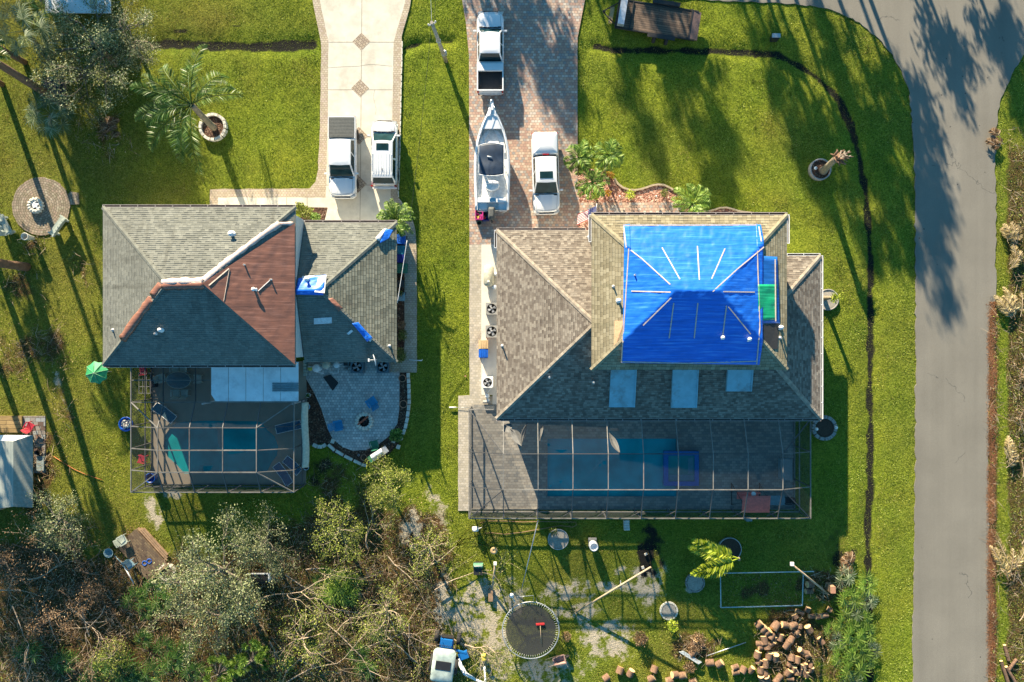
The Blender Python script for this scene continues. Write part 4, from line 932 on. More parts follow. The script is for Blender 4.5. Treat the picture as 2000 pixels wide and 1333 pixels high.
q3((xi1, yu), (xi1, ym_), (xa, ym_), (xa, yu)); q3((xi1, ym_), (xi1, yl), (xa, yl), (xa, ym_)); q3((xa, y0c), (X1[0], y0c), (xi1, yu)); q3((xa, y0c), (xi1, yu), (xa, yu)); q3((xa, yl), (xi1, yl), (xa, yd)); q3((xa, yd), (xi1, yl), (X1[0], yd))
q3((xi2, yu), (xb, yu), (xb, ym_), (xi2, ym_)); q3((xi2, ym_), (xb, ym_), (xb, yl), (xi2, yl)); q3((X1[3], y0c), (xb, y0c), (xi2, yu)); q3((xb, y0c), (xb, yu), (xi2, yu)); q3((X1[3], yd), (xb, yd), (xi2, yl)); q3((xb, yl), (xb, yd), (xi2, yl))
for k in range(len(mb.f)): pass
o = mb.build('roof_screen', M['scr'], c1); o.location = -c1.location
panels(c1, [[(370,880),(435,880),(435,923),(370,923)], [(435,880),(501,880),(501,923),(435,923)], [(425,838),(435,838),(435,875),(428,874),(425,860)]], zc1, 'torn_screen', M['scr'], {0: [[(396.5,911),(416,910),(411,919),(404,922),(397,920)]], 1: [[(440,881.5),(495,881.5),(470,885),(449,888)]]})
wall_screen(c1, (xa, yd), (xb, yd), .1, 2.95); wall_screen(c1, (xa, yd + .03), (xa, ya), .1, 2.95); wall_screen(c1, (xb, yd + .03), (xb, y0c), .1, 2.95)
# white patio roof panels with a corrugated strip
pr = thing('patio_roof', 'flat white metal patio roof of five panels below the left house eave', 'patio roof', W(497, 750, 3))
M['wroof'] = plain('white_roof_metal', (0.80, 0.84, 0.86), .45, var=.1, scale=1.2, dirt=(.58, .60, .62))
xs_ = [412, 446, 480, 514, 548, 583]; 
for i, (a, b) in enumerate(zip(xs_, xs_[1:])):
    ring = [WV(a + .6, 784, 3.08), WV(b - .4, 784, 3.08), WV(b - .4, 708, 3.3), WV(a + .6, 708, 3.3)]
    if i == 0: ring[0] = WV(421, 784, 3.08); ring.append(WV(412.5, 771, 3.1))
    o = MB().slab(ring, .06).build('roof_panel', M['wroof'], pr); o.location = -pr.location
o = MB().slab([WV(418, 786.5, 3.06), WV(583, 786.5, 3.06), WV(583, 784.3, 3.09), WV(418, 784.3, 3.09)], .12).build('edge_gutter', M['fr_l'], pr); o.location = -pr.location
mb = MB(); P = WV(532, 756, 3.2); Q = WV(583, 756, 3.2)
for k in range(5):
    y = P.y - .28 + k * .13; mb.tube([(P.x, y, 3.20 + .0), (Q.x, y, 3.20)], .05, 8)
tag(mb.build('corrugated_sheet', plain('blue_grey_sheet', (0.16, 0.26, 0.30), .5)), 'narrow corrugated grey sheet lying on the white patio roof', 'roof sheet')
mb = MB()
for x in (412, 583):
    for y in (786,): mb.box(W(x, y, 1.5), (.1, .1, 3.0))
o = mb.build('post', M['white'], pr); o.location = -pr.location
# ------------------------------------------------------------------ vehicles, boat, trailer
def paint(name, col, r=.25): 
    m, nt, b = nodes(name); v = opos(nt)
    L(nt, ramp(nt, noise(nt, v, 1.5, 4), [(0.3, tuple(x * .93 for x in col)), (0.7, col)]), b.inputs['Base Color'])
    b.inputs['Roughness'].default_value = r; b.inputs['Coat Weight'].default_value = .6; b.inputs['Coat Roughness'].default_value = .05; return m
M['pw'] = paint('white_car_paint', (0.76, 0.77, 0.78)); M['ps'] = paint('pearl_car_paint', (0.68, 0.69, 0.70))
M['cg'] = glassm('car_glass', (0.010, 0.032, 0.038), .06); M['cg'].node_tree.nodes['Principled BSDF'].inputs['Specular IOR Level'].default_value = .12; M['blk'] = plain('black_plastic', (0.02, 0.02, 0.021), .5); M['rub'] = plain('tyre_rubber', (0.018, 0.018, 0.018), .85)
M['rim'] = plain('alloy_rim', (0.55, 0.55, 0.56), .3, metal=.8); M['chr'] = plain('chrome', (0.7, 0.7, 0.7), .12, metal=1.0); M['lamp'] = glassm('lamp_glass', (.5, .5, .48), .1); M['red'] = plain('red_lens', (0.35, 0.01, 0.01), .2)
M['cover'] = plain('grey_soft_cover', (0.085, 0.09, 0.085), .75, bmp=.3); M['bedl'] = plain('dark_bed_liner', (0.035, 0.035, 0.036), .7, bmp=.3)
def ringo(w, yf, yr, z, cf=.5, cr=.25, n=6, bow=.12):
    """planform outline counter-clockwise: half width w, front yf, rear yr, corner radii"""
    P = []
    for cx, cy, r, a0 in ((w - cf, yf - cf, cf, 0), (-(w - cf), yf - cf, cf, 90), (-(w - cr), yr + cr, cr, 180), (w - cr, yr + cr, cr, 270)):
        for i in range(n + 1):
            a = R(a0 + 90 * i / n); x = cx + r * math.cos(a); y = cy + r * math.sin(a)
            if y > yf - cf: y -= bow * (abs(x) / w) ** 2
            if y < yr + cr: y += bow * .5 * (abs(x) / w) ** 2
            P.append((x, y, z))
    return P
def loft(mb, rings, mi=0, cap=True, capb=False, smooth=True):
    n = len(rings[0]); vs = [p for r in rings for p in r]; fs = []
    for i in range(len(rings) - 1):
        for k in range(n):
            k2 = (k + 1) % n; fs.append((i * n + k, i * n + k2, (i + 1) * n + k2, (i + 1) * n + k))
    mb.add(vs, fs, mi, smooth=smooth)
    if cap: mb.add(rings[-1], [tuple(range(n))], mi)
    if capb: mb.add(rings[0], [tuple(range(n))[::-1]], mi)
def wheel(root, x, y, r=.39, w=.26):
    s_ = 1 if x > 0 else -1; Mx = Matrix.Rotation(R(90) * s_, 4, 'Y')
    wo = MB().lathe([(r * .62, -w / 2), (r * .93, -w / 2), (r, -w / 2 + .04), (r, w / 2 - .04), (r * .93, w / 2), (r * .62, w / 2)], n=24, M=Mx).build('wheel', M['rub'], root, loc=(x, y, r))
    mb = MB(); mb.lathe([(0, w * .30), (r * .15, w * .34), (r * .55, w * .30), (r * .63, w / 2 - .01), (r * .63, -w * .3), (0, -w * .3)], n=24, M=Mx); mb.build('rim', M['rim'], wo)
def gpanel(mb, a, b, c, d, ins=.06, out=.006):
    """glass inset on the face a b c d (a,b bottom; c,d top)"""
    P = [Vector(q) for q in (a, b, c, d)]; n = (P[1] - P[0]).cross(P[3] - P[0]).normalized(); ce = sum(P, Vector()) / 4
    Q = [p + (ce - p).normalized() * ins * 1.3 + n * out for p in P]
    mb.add(Q + [q - n * .03 for q in Q], [(0, 1, 2, 3), (0, 4, 5, 1), (1, 5, 6, 2), (2, 6, 7, 3), (3, 7, 4, 0)])
def vehicle(label, cat, name, cxy, L_, Wd, kind, rz, paintm, cab, hood_y, zb=1.08, zr=1.82, tw=.80, sunroof=None, bed=None, group=None, hoodmul=1.0):
    """local +y is the nose. cab = (windscreen base y, roof front y, roof rear y, rear base y)"""
    t = thing(name, label, cat, (*cxy, 0), rz, group); w = Wd / 2; yf = L_ / 2; yr = -L_ / 2
    rearcut = bed[1] if bed and bed[0] == 'open' else yr + .02
    b = MB()
    rr = yr + .12
    if bed and bed[0] == 'open': rr = bed[1]
    cr = .12 if bed and bed[0] == 'open' else .3
    loft(b, [ringo(w * .93, yf - .05, rr, .34, .45, cr), ringo(w * .99, yf - .01, rr - .0, .55, .45, cr), ringo(w, yf - .04, rr, .80, .5, cr), ringo(w * .985, yf - .12, rr, zb - .12, .5, cr), ringo(w * .95, yf - .2, rr + .02, zb - .02, .5, cr)], cap=True)
    # arched bonnet
    y0, y1 = cab[0] + .1, yf - .16
    def hood(u, v):
        x = (u - .5) * 2 * w * .93 * (1 - .10 * v * v); y = y0 + (y1 - y0) * v - .16 * abs(2 * u - 1) ** 2.5 * v
        z = zb - .02 + .10 * (1 - abs(2 * u - 1) ** 3.0) * (1 - v ** 3 * .5) + .035 * (1 if .22 < u < .34 or .66 < u < .78 else 0) * (1 - v) - .05 * v ** 4 * hoodmul
        return (x, y, z)
    b.grid(20, 12, hood)
    if kind == 'wagon':
        pass
    b.build('body', paintm, t); sm = MB()
    for s_ in (-1, 1): sm.tube([Vector(hood(.5 + s_ * .43, k / 8)) + Vector((0, 0, .004)) for k in range(9)], .009, 4)
    sm.tube([Vector(hood(.07 + .86 * k / 10, .93)) + Vector((0, 0, .004)) for k in range(11)], .009, 4); sm.build('bonnet_seam', M['blk'], t)
    # cab
    wb = w * .93; wt = w * tw
    A = [(-wb, cab[0], zb - .04), (wb, cab[0], zb - .04), (wb, cab[3], zb - .04), (-wb, cab[3], zb - .04)]
    T = [(-wt, cab[1], zr - .05), (wt, cab[1], zr - .05), (wt, cab[2], zr - .05), (-wt, cab[2], zr - .05)]
    c = MB(); c.add(A + T, [(1, 0, 4, 5), (2, 1, 5, 6), (3, 2, 6, 7), (0, 3, 7, 4)])
    def roof(u, v):
        x = (u - .5) * 2 * wt * (1 + .0); y = cab[2] + (cab[1] - cab[2]) * v; e = (1 - abs(2 * u - 1) ** 4) * (1 - abs(2 * v - 1) ** 6)
        bow = .07 * (1 - (2 * u - 1) ** 2) * (1 if v > .5 else -.6) * abs(2 * v - 1) ** 3
        return (x, y + bow, zr - .05 + .06 * e)
    c.grid(14, 14, roof)
    if kind == 'wagon':
        for k in range(6):
            x = (k - 2.5) * wt * .26; c.box((x, (cab[1] + cab[2]) / 2 - .45, zr + .012), (.05, (cab[1] - cab[2]) * .62, .02))
    c.build('cab', paintm, t)
    g = MB()
    gpanel(g, (wb * .99, cab[0], zb), (-wb * .99, cab[0], zb), (-wt, cab[1] , zr - .06), (wt, cab[1], zr - .06), .07)
    g.build('windscreen', M['cg'], t)
    g = MB(); gpanel(g, (-wb * .97, cab[3], zb), (wb * .97, cab[3], zb), (wt, cab[2], zr - .06), (-wt, cab[2], zr - .06), .07); g.build('rear_window', M['cg'], t)
    for s_ in (1, -1):
        for (u0, u1) in ((.04, .5), (.53, .97)):
            g = MB(); lo = lambda u: Vector((s_ * wb, cab[0] + (cab[3] - cab[0]) * u, zb - .04)); hi = lambda u: Vector((s_ * wt, cab[1] + (cab[2] - cab[1]) * u, zr - .05))
            a, d = lo(u0), hi(u0); b2, c2_ = lo(u1), hi(u1); q = [a.lerp(d, .14), b2.lerp(c2_, .14), b2.lerp(c2_, .9), a.lerp(d, .9)]
            if s_ > 0: q = [q[1], q[0], q[3], q[2]]
            gpanel(g, *q, ins=.02); g.build('side_window', M['cg'], t)
        mo = MB(); mo.box((s_ * (w + .13), cab[0] - .22, zb + .12), (.20, .12, .18)); mo.box((s_ * (w + .02), cab[0] - .20, zb + .05), (.16, .05, .05)); mo.build('mirror', paintm, t)
        hl = MB(); hl.box((s_ * w * .74, yf - .17, .84), (.36, .18, .16), -s_ * .25); hl.build('headlight', M['lamp'], t)
        tl = MB(); tl.box((s_ * w * .90, yr + .05, .95), (.14, .10, .34)); tl.build('tail_light', M['red'], t)
        for dy in (.3, .62): MB().box((s_ * (w * .985), cab[0] + (cab[3] - cab[0]) * dy, .93), (.04, .18, .04)).build('door_handle', M['chr'], t)
    wy = L_ * .31
    for x in (w - .13, -w + .13):
        for y in (wy, -wy * .98): wheel(t, x + math.copysign(.02, x), y)
    bm_ = MB(); loft(bm_, [ringo(w * .96, yf + .02, yf - .5, .40, .3, .05), ringo(w * .97, yf + .05, yf - .5, .55, .3, .05), ringo(w * .95, yf + .02, yf - .5, .62, .3, .05)]); bm_.build('front_bumper', paintm, t)
    gr = MB(); gr.box((0, yf - .085, .80), (w * 1.1, .07, .24)); gr.build('grille', M['blk'], t)
    gr = MB(); gr.box((0, yf - .055, .86), (w * 1.0, .05, .04)); gr.build('grille_bar', M['chr'], t)
    rb = MB(); rb.box((0, yr + .02, .50), (Wd * .93, .18, .2)); rb.box((0, yr - .02, .60), (.9, .16, .03)); rb.build('rear_bumper', M['chr'] if bed else paintm, t)
    ww = MB(); ww.box((0, cab[0] + .10, zb + .045), (wb * 1.7, .10, .03)); ww.tube([(.1, cab[0] + .06, zb + .06), (.62, cab[0] - .02, zb + .08)], .012, 4); ww.tube([(-.55, cab[0] + .06, zb + .06), (.0, cab[0] - .02, zb + .08)], .012, 4); ww.build('wiper_cowl', M['blk'], t)
    if sunroof: MB().box((0, sunroof[0], zr + .008), (sunroof[2], sunroof[1], .03)).build('sunroof', M['cg'], t)
    if kind == 'wagon':
        for s_ in (1, -1):
            MB().tube([(s_ * wt * .93, cab[1] - .9, zr + .0), (s_ * wt * .93, cab[1] - 1.0, zr + .06), (s_ * wt * .93, cab[2] + .3, zr + .06), (s_ * wt * .93, cab[2] + .2, zr)], .022, 6).build('roof_rail', M['chr'], t)
        MB().box((0, cab[2] + .42, zr + .05), (.04, .18, .07), taper=.5).build('antenna', M['blk'], t)
        MB().slab([(-wt * .95, cab[2] - .18, zr - .03), (wt * .95, cab[2] - .18, zr - .03), (wt * .95, cab[2] + .05, zr + .01), (-wt * .95, cab[2] + .05, zr + .01)], .03).build('spoiler', paintm, t)
    if bed:
        by1 = bed[1]; by0 = yr + .06; zt = 1.20
        if bed[0] == 'open':
            bd = MB(); th = .09
            for s_ in (1, -1): bd.box((s_ * (w - th / 2 - .02), (by0 + by1) / 2, .82), (th, by1 - by0, .80)); 
            bd.box((0, by1 - .03, .82), (Wd - .22, .06, .78)); bd.box((0, (by0 + by1) / 2, .50), (Wd - .2, by1 - by0 - .1, .2)); bd.build('bed', paintm, t)
            MB().box((0, by0 + .04, .86), (Wd - .06, .09, .70)).build('tailgate', paintm, t)
            ln = MB(); ln.box((0, (by0 + by1) / 2, .63), (Wd - .24, by1 - by0 - .2, .05))
            for k in range(11): ln.box(((k - 5) * .15, (by0 + by1) / 2, .665), (.06, by1 - by0 - .22, .02))
            ln.build('bed_liner', M['bedl'], t)
            for s_ in (1, -1): MB().box((s_ * .78, by0 + .9, .74), (.18, .8, .2)).build('wheel_arch', M['bedl'], t)
            tb = MB(); tb.box((0, by1 - .38, 1.16), (Wd - .16, .55, .22)); tb.build('tool_box', paintm, t)
        elif bed[0] == 'flat':
            cv = MB()
            def cf(u, v): return ((u - .5) * (Wd - .12), by0 + .05 + (by1 - by0 - .1) * v, zt - .02 + .006 * math.sin(v * 19) ** 2 + .015 * math.sin(u * 3.14))
            cv.grid(8, 24, cf); cv.box((0, (by0 + by1) / 2, zt - .1), (Wd - .13, by1 - by0 - .11, .12)); cv.build('bed_cover', M['cover'], t)
            MB().box((0, by0 + .02, .88), (Wd - .1, .08, .60)).build('tailgate', paintm, t)
            for s_ in (1, -1): MB().box((s_ * (w - .045), (by0 + by1) / 2, .95), (.07, by1 - by0, .46)).build('bed_side', paintm, t)
        else:
            cp = MB(); wc = w - .05
            loft(cp, [ringo(wc, by1 - .02, by0, .7, .06, .1, 4, 0), ringo(wc, by1 - .02, by0, 1.2, .06, .1, 4, 0), ringo(wc * .93, by1 - .04, by0 + .1, zr - .08, .08, .14, 4, 0), ringo(wc * .86, by1 - .1, by0 + .2, zr - .02, .08, .14, 4, 0), ringo(wc * .4, by1 - .6, by0 + .7, zr + .02, .08, .14, 4, 0)])
            cp.build('bed_cap', paintm, t); MB().box((0, by0 + .0, .85), (Wd - .1, .08, .4)).build('tailgate', paintm, t)
            MB().box((0, by1 + .02, zr - .04), (.45, .06, .05)).build('brake_light', M['red'], t)
    return t
def c_(px, py, z=1.2): return W2(px, py, z)
# distances: 25.4 px/m at bonnet height
vehicle('white pickup with an open black bed and white toolbox, nose towards the street', 'pickup truck', 'pickup_truck', c_(957.5, 100.5, 1.0), 6.05, 2.0, 'pickup', 0, M['pw'], (1.62, 1.05, -.42, -.80), 0, bed=('open', -.86), zr=1.84, tw=.74)
vehicle('white pickup with a flat dark grey bed cover parked beside the silver wagon', 'pickup truck', 'pickup_truck', c_(667, 306, 1.2), 6.0, 2.02, 'pickup', R(180), M['pw'], (1.48, .72, -1.08, -1.32), 0, bed=('flat', -1.36), zr=1.86, tw=.78)
vehicle('pearl white family wagon with ribbed roof and roof rails beside the left pickup', 'suv', 'parked_suv', c_(749, 298, 1.2), 4.95, 1.93, 'wagon', R(-.5), M['ps'], (1.46, .70, -1.78, -2.28), 0, zr=1.72, tw=.76, zb=1.04, sunroof=(.28, .50, .88))
vehicle('white pickup with a white bed cap and black sunroof parked right of the boat', 'pickup truck', 'pickup_truck', c_(1066, 338, 1.2), 5.95, 2.0, 'pickup', R(181.5), M['pw'], (1.50, .78, -1.02, -1.2), 0, bed=('cap', -1.2), zr=1.88, tw=.76, sunroof=(.30, .50, .95))
# ---- boat
M['gel'] = paint('white_gelcoat', (0.78, 0.79, 0.80), .2); M['nonskid'] = plain('grey_nonskid', (0.74, 0.74, 0.72), .8, bmp=.2); M['vinyl'] = plain('white_vinyl', (0.76, 0.76, 0.75), .5); M['canvas'] = plain('navy_canvas', (0.018, 0.035, 0.065), .55, var=.3, scale=2)
boat = thing('boat', 'white centre console boat with a navy canvas top on its trailer', 'boat', (*c_(961, 310, 1.5), 0), 0)
BL = 7.55; bw = 1.30
def hullw(v):   # v 0 stern .. 1 bow
    return bw * (0.93 + .07 * min(1, v * 3)) * (1 - max(0, (v - .36) / .64) ** 2.5) + .03
def brow(zoff, inset):
    P = []
    n = 18
    for i in range(n + 1):
        v = i / n; P.append((max(.02, hullw(v) - inset), -BL / 2 + BL * v - inset * (v > .9) * 2, zoff + .35 * v ** 2))
    return P + [(-p[0], p[1], p[2]) for p in reversed(P)]
hb = MB(); loft(hb, [[(p[0] * .35, p[1] * .93, .55 + .25 * max(0, p[1] / BL)) for p in brow(.6, .1)], [(p[0] * .88, p[1] * .97, p[2]) for p in brow(.95, .05)], brow(1.5, 0), brow(1.62, .02), brow(1.64, .16)], cap=False)
loft(hb, [brow(1.64, .16), brow(1.62, .19)], cap=False)
hb.build('hull', M['gel'], boat)
dkb = MB(); inner = brow(1.0, .17); dkb.add([(p[0], p[1], 1.28) for p in inner], [tuple(range(len(inner)))]); loft(dkb, [brow(1.03, .18), brow(1.63, .18)], cap=False); dkb.build('deck', M['nonskid'], boat)
fd = MB(); 
P = [(x, y, 1.70 + .1) for x, y in ((-.62, 2.25), (.62, 2.25), (.38, 3.0), (.12, 3.55), (-.12, 3.55), (-.38, 3.0))]; P = P[:2] + P[2:]
fd.slab([(-.72, 2.1, 1.78), (.72, 2.1, 1.78), (.42, 2.9, 1.85), (.10, 3.62, 1.92), (-.10, 3.62, 1.92), (-.42, 2.9, 1.85)], .12); fd.build('foredeck', M['gel'], boat)
for s_ in (1, -1):
    sb = MB(); sb.slab([(s_ * x, y, 1.45) for x, y in (((.55, .45), (1.0, .45), (.86, 1.45), (.35, 2.1), (.15, 2.1), (.55, 1.3)) if s_ > 0 else ((1.0, .45), (.55, .45), (.55, 1.3), (.15, 2.1), (.35, 2.1), (.86, 1.45)))], .38); sb.build('bow_seat', M['vinyl'], boat)
MB().box((.12, .85, 1.42), (.75, .75, .4)).build('cushion', M['vinyl'], boat)
cs = MB(); cs.box((0, -.45, 1.55), (.9, 1.3, 1.0), taper=.85); cs.build('console', M['gel'], boat)
tt = MB()
def ttf(u, v):
    y = -1.62 + 2.32 * v - .14 * (2 * u - 1) ** 2 * (1 if v > .5 else -1) * abs(2 * v - 1) ** 2; return ((u - .5) * 1.78, y, 3.0 + .10 * (1 - (2 * u - 1) ** 2) - .02 * math.cos(v * 12))
tt.grid(12, 16, ttf); ca = tt.build('canvas_top', M['canvas'], boat); md = ca.modifiers.new('t', 'SOLIDIFY'); md.thickness = .03
rl = MB(); edge = [Vector(ttf(i / 12, 0)) for i in range(13)] + [Vector(ttf(1, j / 16)) for j in range(1, 17)] + [Vector(ttf(1 - i / 12, 1)) for i in range(1, 13)] + [Vector(ttf(0, 1 - j / 16)) for j in range(1, 17)]
rl.tube(edge, .022, 6)
for sx in (-.62, .62):
    for sy in (-1.1, .2): rl.tube([(sx, sy, 1.1), (sx * 1.1, sy, 3.0)], .025, 6)
rl.build('top_frame', M['white'], boat)
MB().tube([(-.30, -.25, 3.14), (.02, -.32, 3.16)], .035, 6).build('antenna', M['white'], boat)
lp = MB(); lp.lathe([(.52, 1.3), (.52, 1.75), (.46, 1.82), (0, 1.82)], (.02, -2.05, 0), 20); lp.v = [(x, max(-2.45, min(-1.78, y * .8 - .38)) if False else -2.0 + (y + 2.05) * .75, z) for x, y, z in lp.v]; lp.build('leaning_post', M['vinyl'], boat)
MB().box((.02, -1.85, 1.92), (.9, .14, .25)).build('seat_back', M['vinyl'], boat)
mb = MB(); mb.box((0, -3.05, 1.42), (2.1, .35, .5)); mb.box((-.72, -3.5, 1.25), (.7, .65, .4)); mb.box((.78, -3.5, 1.25), (.6, .65, .4)); mb.build('transom', M['gel'], boat)
MB().box((.05, -3.05, 1.69), (.45, .22, .03)).build('live_well_lid', M['chr'], boat)
mb = MB(); mb.tube([(.95, -.55, 1.66), (1.02, -1.0, 1.95), (1.02, -1.9, 1.95), (.98, -2.3, 1.66)], .018, 6); mb.tube([(.98, -.7, 1.80), (1.05, -1.9, 1.80)], .015, 5); mb.build('grab_rail', M['chr'], boat)
br = MB()
for s_ in (1, -1): br.tube([(s_ * .95, 1.7, 1.85), (s_ * .72, 2.4, 2.05), (s_ * .35, 3.1, 2.15), (s_ * .1, 3.75, 2.2)], .016, 6)
br.tube([(.13, 3.5, 2.1), (.13, 3.95, 2.1), (.06, 4.08, 2.1), (-.06, 4.08, 2.1), (-.13, 3.95, 2.1), (-.13, 3.5, 2.1)], .02, 6); br.build('bow_rail', M['chr'], boat)
MB().box((0, 3.68, 2.02), (.20, .6, .06)).build('anchor_roller', M['gel'], boat)
mb = MB(); mb.tube([(.55, -3.25, 1.25), (.55, -3.95, 1.25), (.80, -3.95, 1.25), (.80, -3.25, 1.25)], .02, 6); mb.box((.68, -3.7, 1.25), (.22, .03, .03)); mb.build('swim_ladder', M['chr'], boat)
oe = MB(); loft(oe, [ringo(.22, .45, -.45, 1.2, .1, .15, 4, 0), ringo(.25, .48, -.5, 1.5, .1, .18, 4, 0), ringo(.22, .42, -.42, 1.75, .1, .18, 4, 0), ringo(.12, .25, -.25, 1.82, .05, .1, 4, 0)]); e_ = oe.build('outboard_engine', M['cover'], boat, loc=(-.03, -4.02, 0))
MB().box((0, -.35, .8), (.12, .3, 1.0)).build('engine_leg', M['blk'], e_)
tr_ = thing('boat_trailer', 'galvanised trailer under the white boat', 'trailer', (*c_(961, 310, 1.0), 0), 0)
mb = MB()
for s_ in (1, -1): mb.box((s_ * .62, -1.0, .48), (.1, 5.6, .12)); mb.box((s_ * .3, 2.6, .48), (.09, 2.1, .11), s_ * .30)
mb.box((0, 4.0, .48), (.12, 1.0, .12)); 
for y in (-3, -1, 1.2): mb.box((0, y, .47), (1.3, .1, .1))
mb.build('frame', M['rim'], tr_)
for x in (.95, -.95):
    for y in (-1.6, -.8): wheel(tr_, x, y, .33, .2)
    MB().box((x, -1.2, .72), (.26, 1.7, .05)).build('mudguard', M['white'], tr_)
# things at the stern
def tub(name, label, cat, loc, sx, sy, h, mat, rz=0, fill=None, taper=1.12, wall=.03, group=None):
    t = thing(name, label, cat, loc, rz, group); mb = MB()
    for (a, b, c, d) in ((0, sy / 2, sx, wall), (0, -sy / 2, sx, wall), (sx / 2, 0, wall, sy), (-sx / 2, 0, wall, sy)): mb.box((a, b, h / 2), (c + wall, d + wall * .9, h), taper=1.0)
    mb.box((0, 0, .02), (sx, sy, .04)); mb.build('tub', mat, t)
    rm = MB(); 
    for (a, b, c, d) in ((0, sy / 2 + .02, sx + .1, .04), (0, -sy / 2 - .02, sx + .1, .04), (sx / 2 + .02, 0, .04, sy), (-sx / 2 - .02, 0, .04, sy)): rm.box((a, b, h + .012), (c, d, .025))
    rm.build('rim', mat, t)
    if fill:
        for k in range(7): MB().box((rnd.uniform(-.3, .3) * sx, rnd.uniform(-.3, .3) * sy, h * .7), (rnd.uniform(.1, .3) * sx + .05, rnd.uniform(.1, .3) * sy + .05, .12), rnd.uniform(0, 3)).build('content', rnd.choice(fill), t)
    return t
def cm_(name, c, r=.5): return plain(name, c, r)
M['mag'] = cm_('magenta', (.45, .03, .22)); M['yel'] = cm_('yellow', (.6, .5, .08)); M['blu'] = cm_('blue_plastic', (.01, .10, .48), .4); M['rd'] = cm_('red_plastic', (.5, .03, .03), .45); M['grn'] = cm_('green_plastic', (.03, .16, .09), .5); M['teal'] = cm_('teal_plastic', (.02, .22, .32), .45); M['wp'] = cm_('white_plastic', (.75, .75, .74), .5); M['nav'] = cm_('navy_plastic', (.01, .02, .20), .45)
tub('toy_crate', 'magenta crate full of yellow and pink things behind the boat', 'crate', W(936.5, 421, 0), .52, .72, .5, M['mag'], 0, [M['yel'], M['wp'], M['mag'], M['grn']])
tub('toy_crate', 'navy crate with red and blue things next to the boat engine', 'crate', W(949, 424, 0), .42, .62, .45, M['nav'], .06, [M['rd'], M['blu'], M['grn']])
def bucket(label, loc, r, h, mat, fill=None, name='bucket', cat='bucket', group=None):
    t = thing(name, label, cat, loc, 0, group)
    MB().lathe([(0, .01), (r * .8, .01), (r, h), (r * 1.06, h), (r * 1.06, h + .02), (r * .93, h + .02), (r * .75, .05), (0, .05)], n=20).build('pail', mat, t)
    if fill: MB().lathe([(0, h * .75), (r * .9, h * .72)], n=16).build('fill', fill, t)
    return t
bucket('dark green bucket standing below the magenta crate', W(936, 437, 0), .16, .3, M['grn'], M['blk'])
# ---- flatbed trailer
tz = math.atan2(-(55 - 30), 1362 - 1205); ft = thing('flatbed_trailer', 'black flatbed trailer with wooden deck and ramp on the grass by the street', 'trailer', (*W2(1286, 37, .8), 0), tz)
M['plank'] = None
def planks(name, cols, w=.16, ang=0, gap=.012, along='x'):
    m, nt, b = nodes(name); v = opos(nt)
    if ang: v = rotz(nt, v, ang)
    r, j, fy, r2 = cells(nt, v, 3.3, w, gap=gap)
    c = ramp(nt, r, [(0, cols[0]), (1, cols[1])]); mp = N(nt, 'ShaderNodeMapping'); mp.inputs['Scale'].default_value = (1.5, 14, 1); L(nt, v, mp.inputs[0])
    c = mix(nt, 1.0, c, ramp(nt, noise(nt, mp.outputs[0], 2, 5), [(0.3, (.6,) * 3), (0.7, (1.15,) * 3)]), 'MULTIPLY'); c = mix(nt, j, c, (.01, .008, .006))
    L(nt, c, b.inputs['Base Color']); b.inputs['Roughness'].default_value = .85; return m
M['plank'] = planks('trailer_planks', ((0.10, 0.065, 0.045), (0.19, 0.13, 0.09))); M['steel'] = plain('black_steel', (0.025, 0.022, 0.02), .5); M['alu'] = plain('aluminium', (0.62, 0.64, 0.66), .35, metal=.6)
MB().box((-.1, 0, .62), (4.95, 2.05, .05)).build('deck', M['plank'], ft)
mb = MB()
for y in (1.07, -1.07): mb.box((-.1, y, .60), (6.0, .09, .16))
mb.box((-3.05, 0, .6), (.09, 2.2, .16)); mb.box((2.42, 0, .68), (.09, 2.3, .1)); mb.box((-2.0, 0, .72), (.07, 2.1, .12)); mb.box((-2.6, 0, .60), (.9, 2.05, .04))
mb.tube([(-3.1, .8, .55), (-4.15, 0, .55)], .05, 6); mb.tube([(-3.1, -.8, .55), (-4.15, 0, .55)], .05, 6); mb.build('frame', M['steel'], ft)
MB().box((-4.05, 0, .6), (.22, .12, .14)).build('coupler', M['steel'], ft)
MB().box((2.78, 0, .60), (.66, 2.1, .08), 0, 0, 0, R(8)).build('ramp', plain('rusty_ramp', (.13, .085, .075), .6, dirt=(.22, .12, .08)), ft)
MB().box((-2.72, -.02, .98), (.48, 1.95, .42)).build('tool_box', M['alu'], ft)
for y, s_ in ((-1.28, -1), (1.28, 1)):
    for x in (-.05, .88): wheel(ft, x, y, .36, .22)
    mb = MB(); mb.slab([(-.62, y - .14, .80), (1.45, y - .14, .80), (1.45, y + .14, .80), (-.62, y + .14, .80)], .03); mb.box((.42, y - .15 * s_, .68), (2.0, .02, .22)); mb.build('mudguard', M['steel'], ft)
tag(MB().box((0, 0, .3), (.28, 1.2, .25)).build('wood_block', plain('pale_timber', (.45, .32, .16), .8), loc=(*W2(1194, 30, .3), 0), rz=tz), 'pale timber block under the trailer drawbar', 'timber')
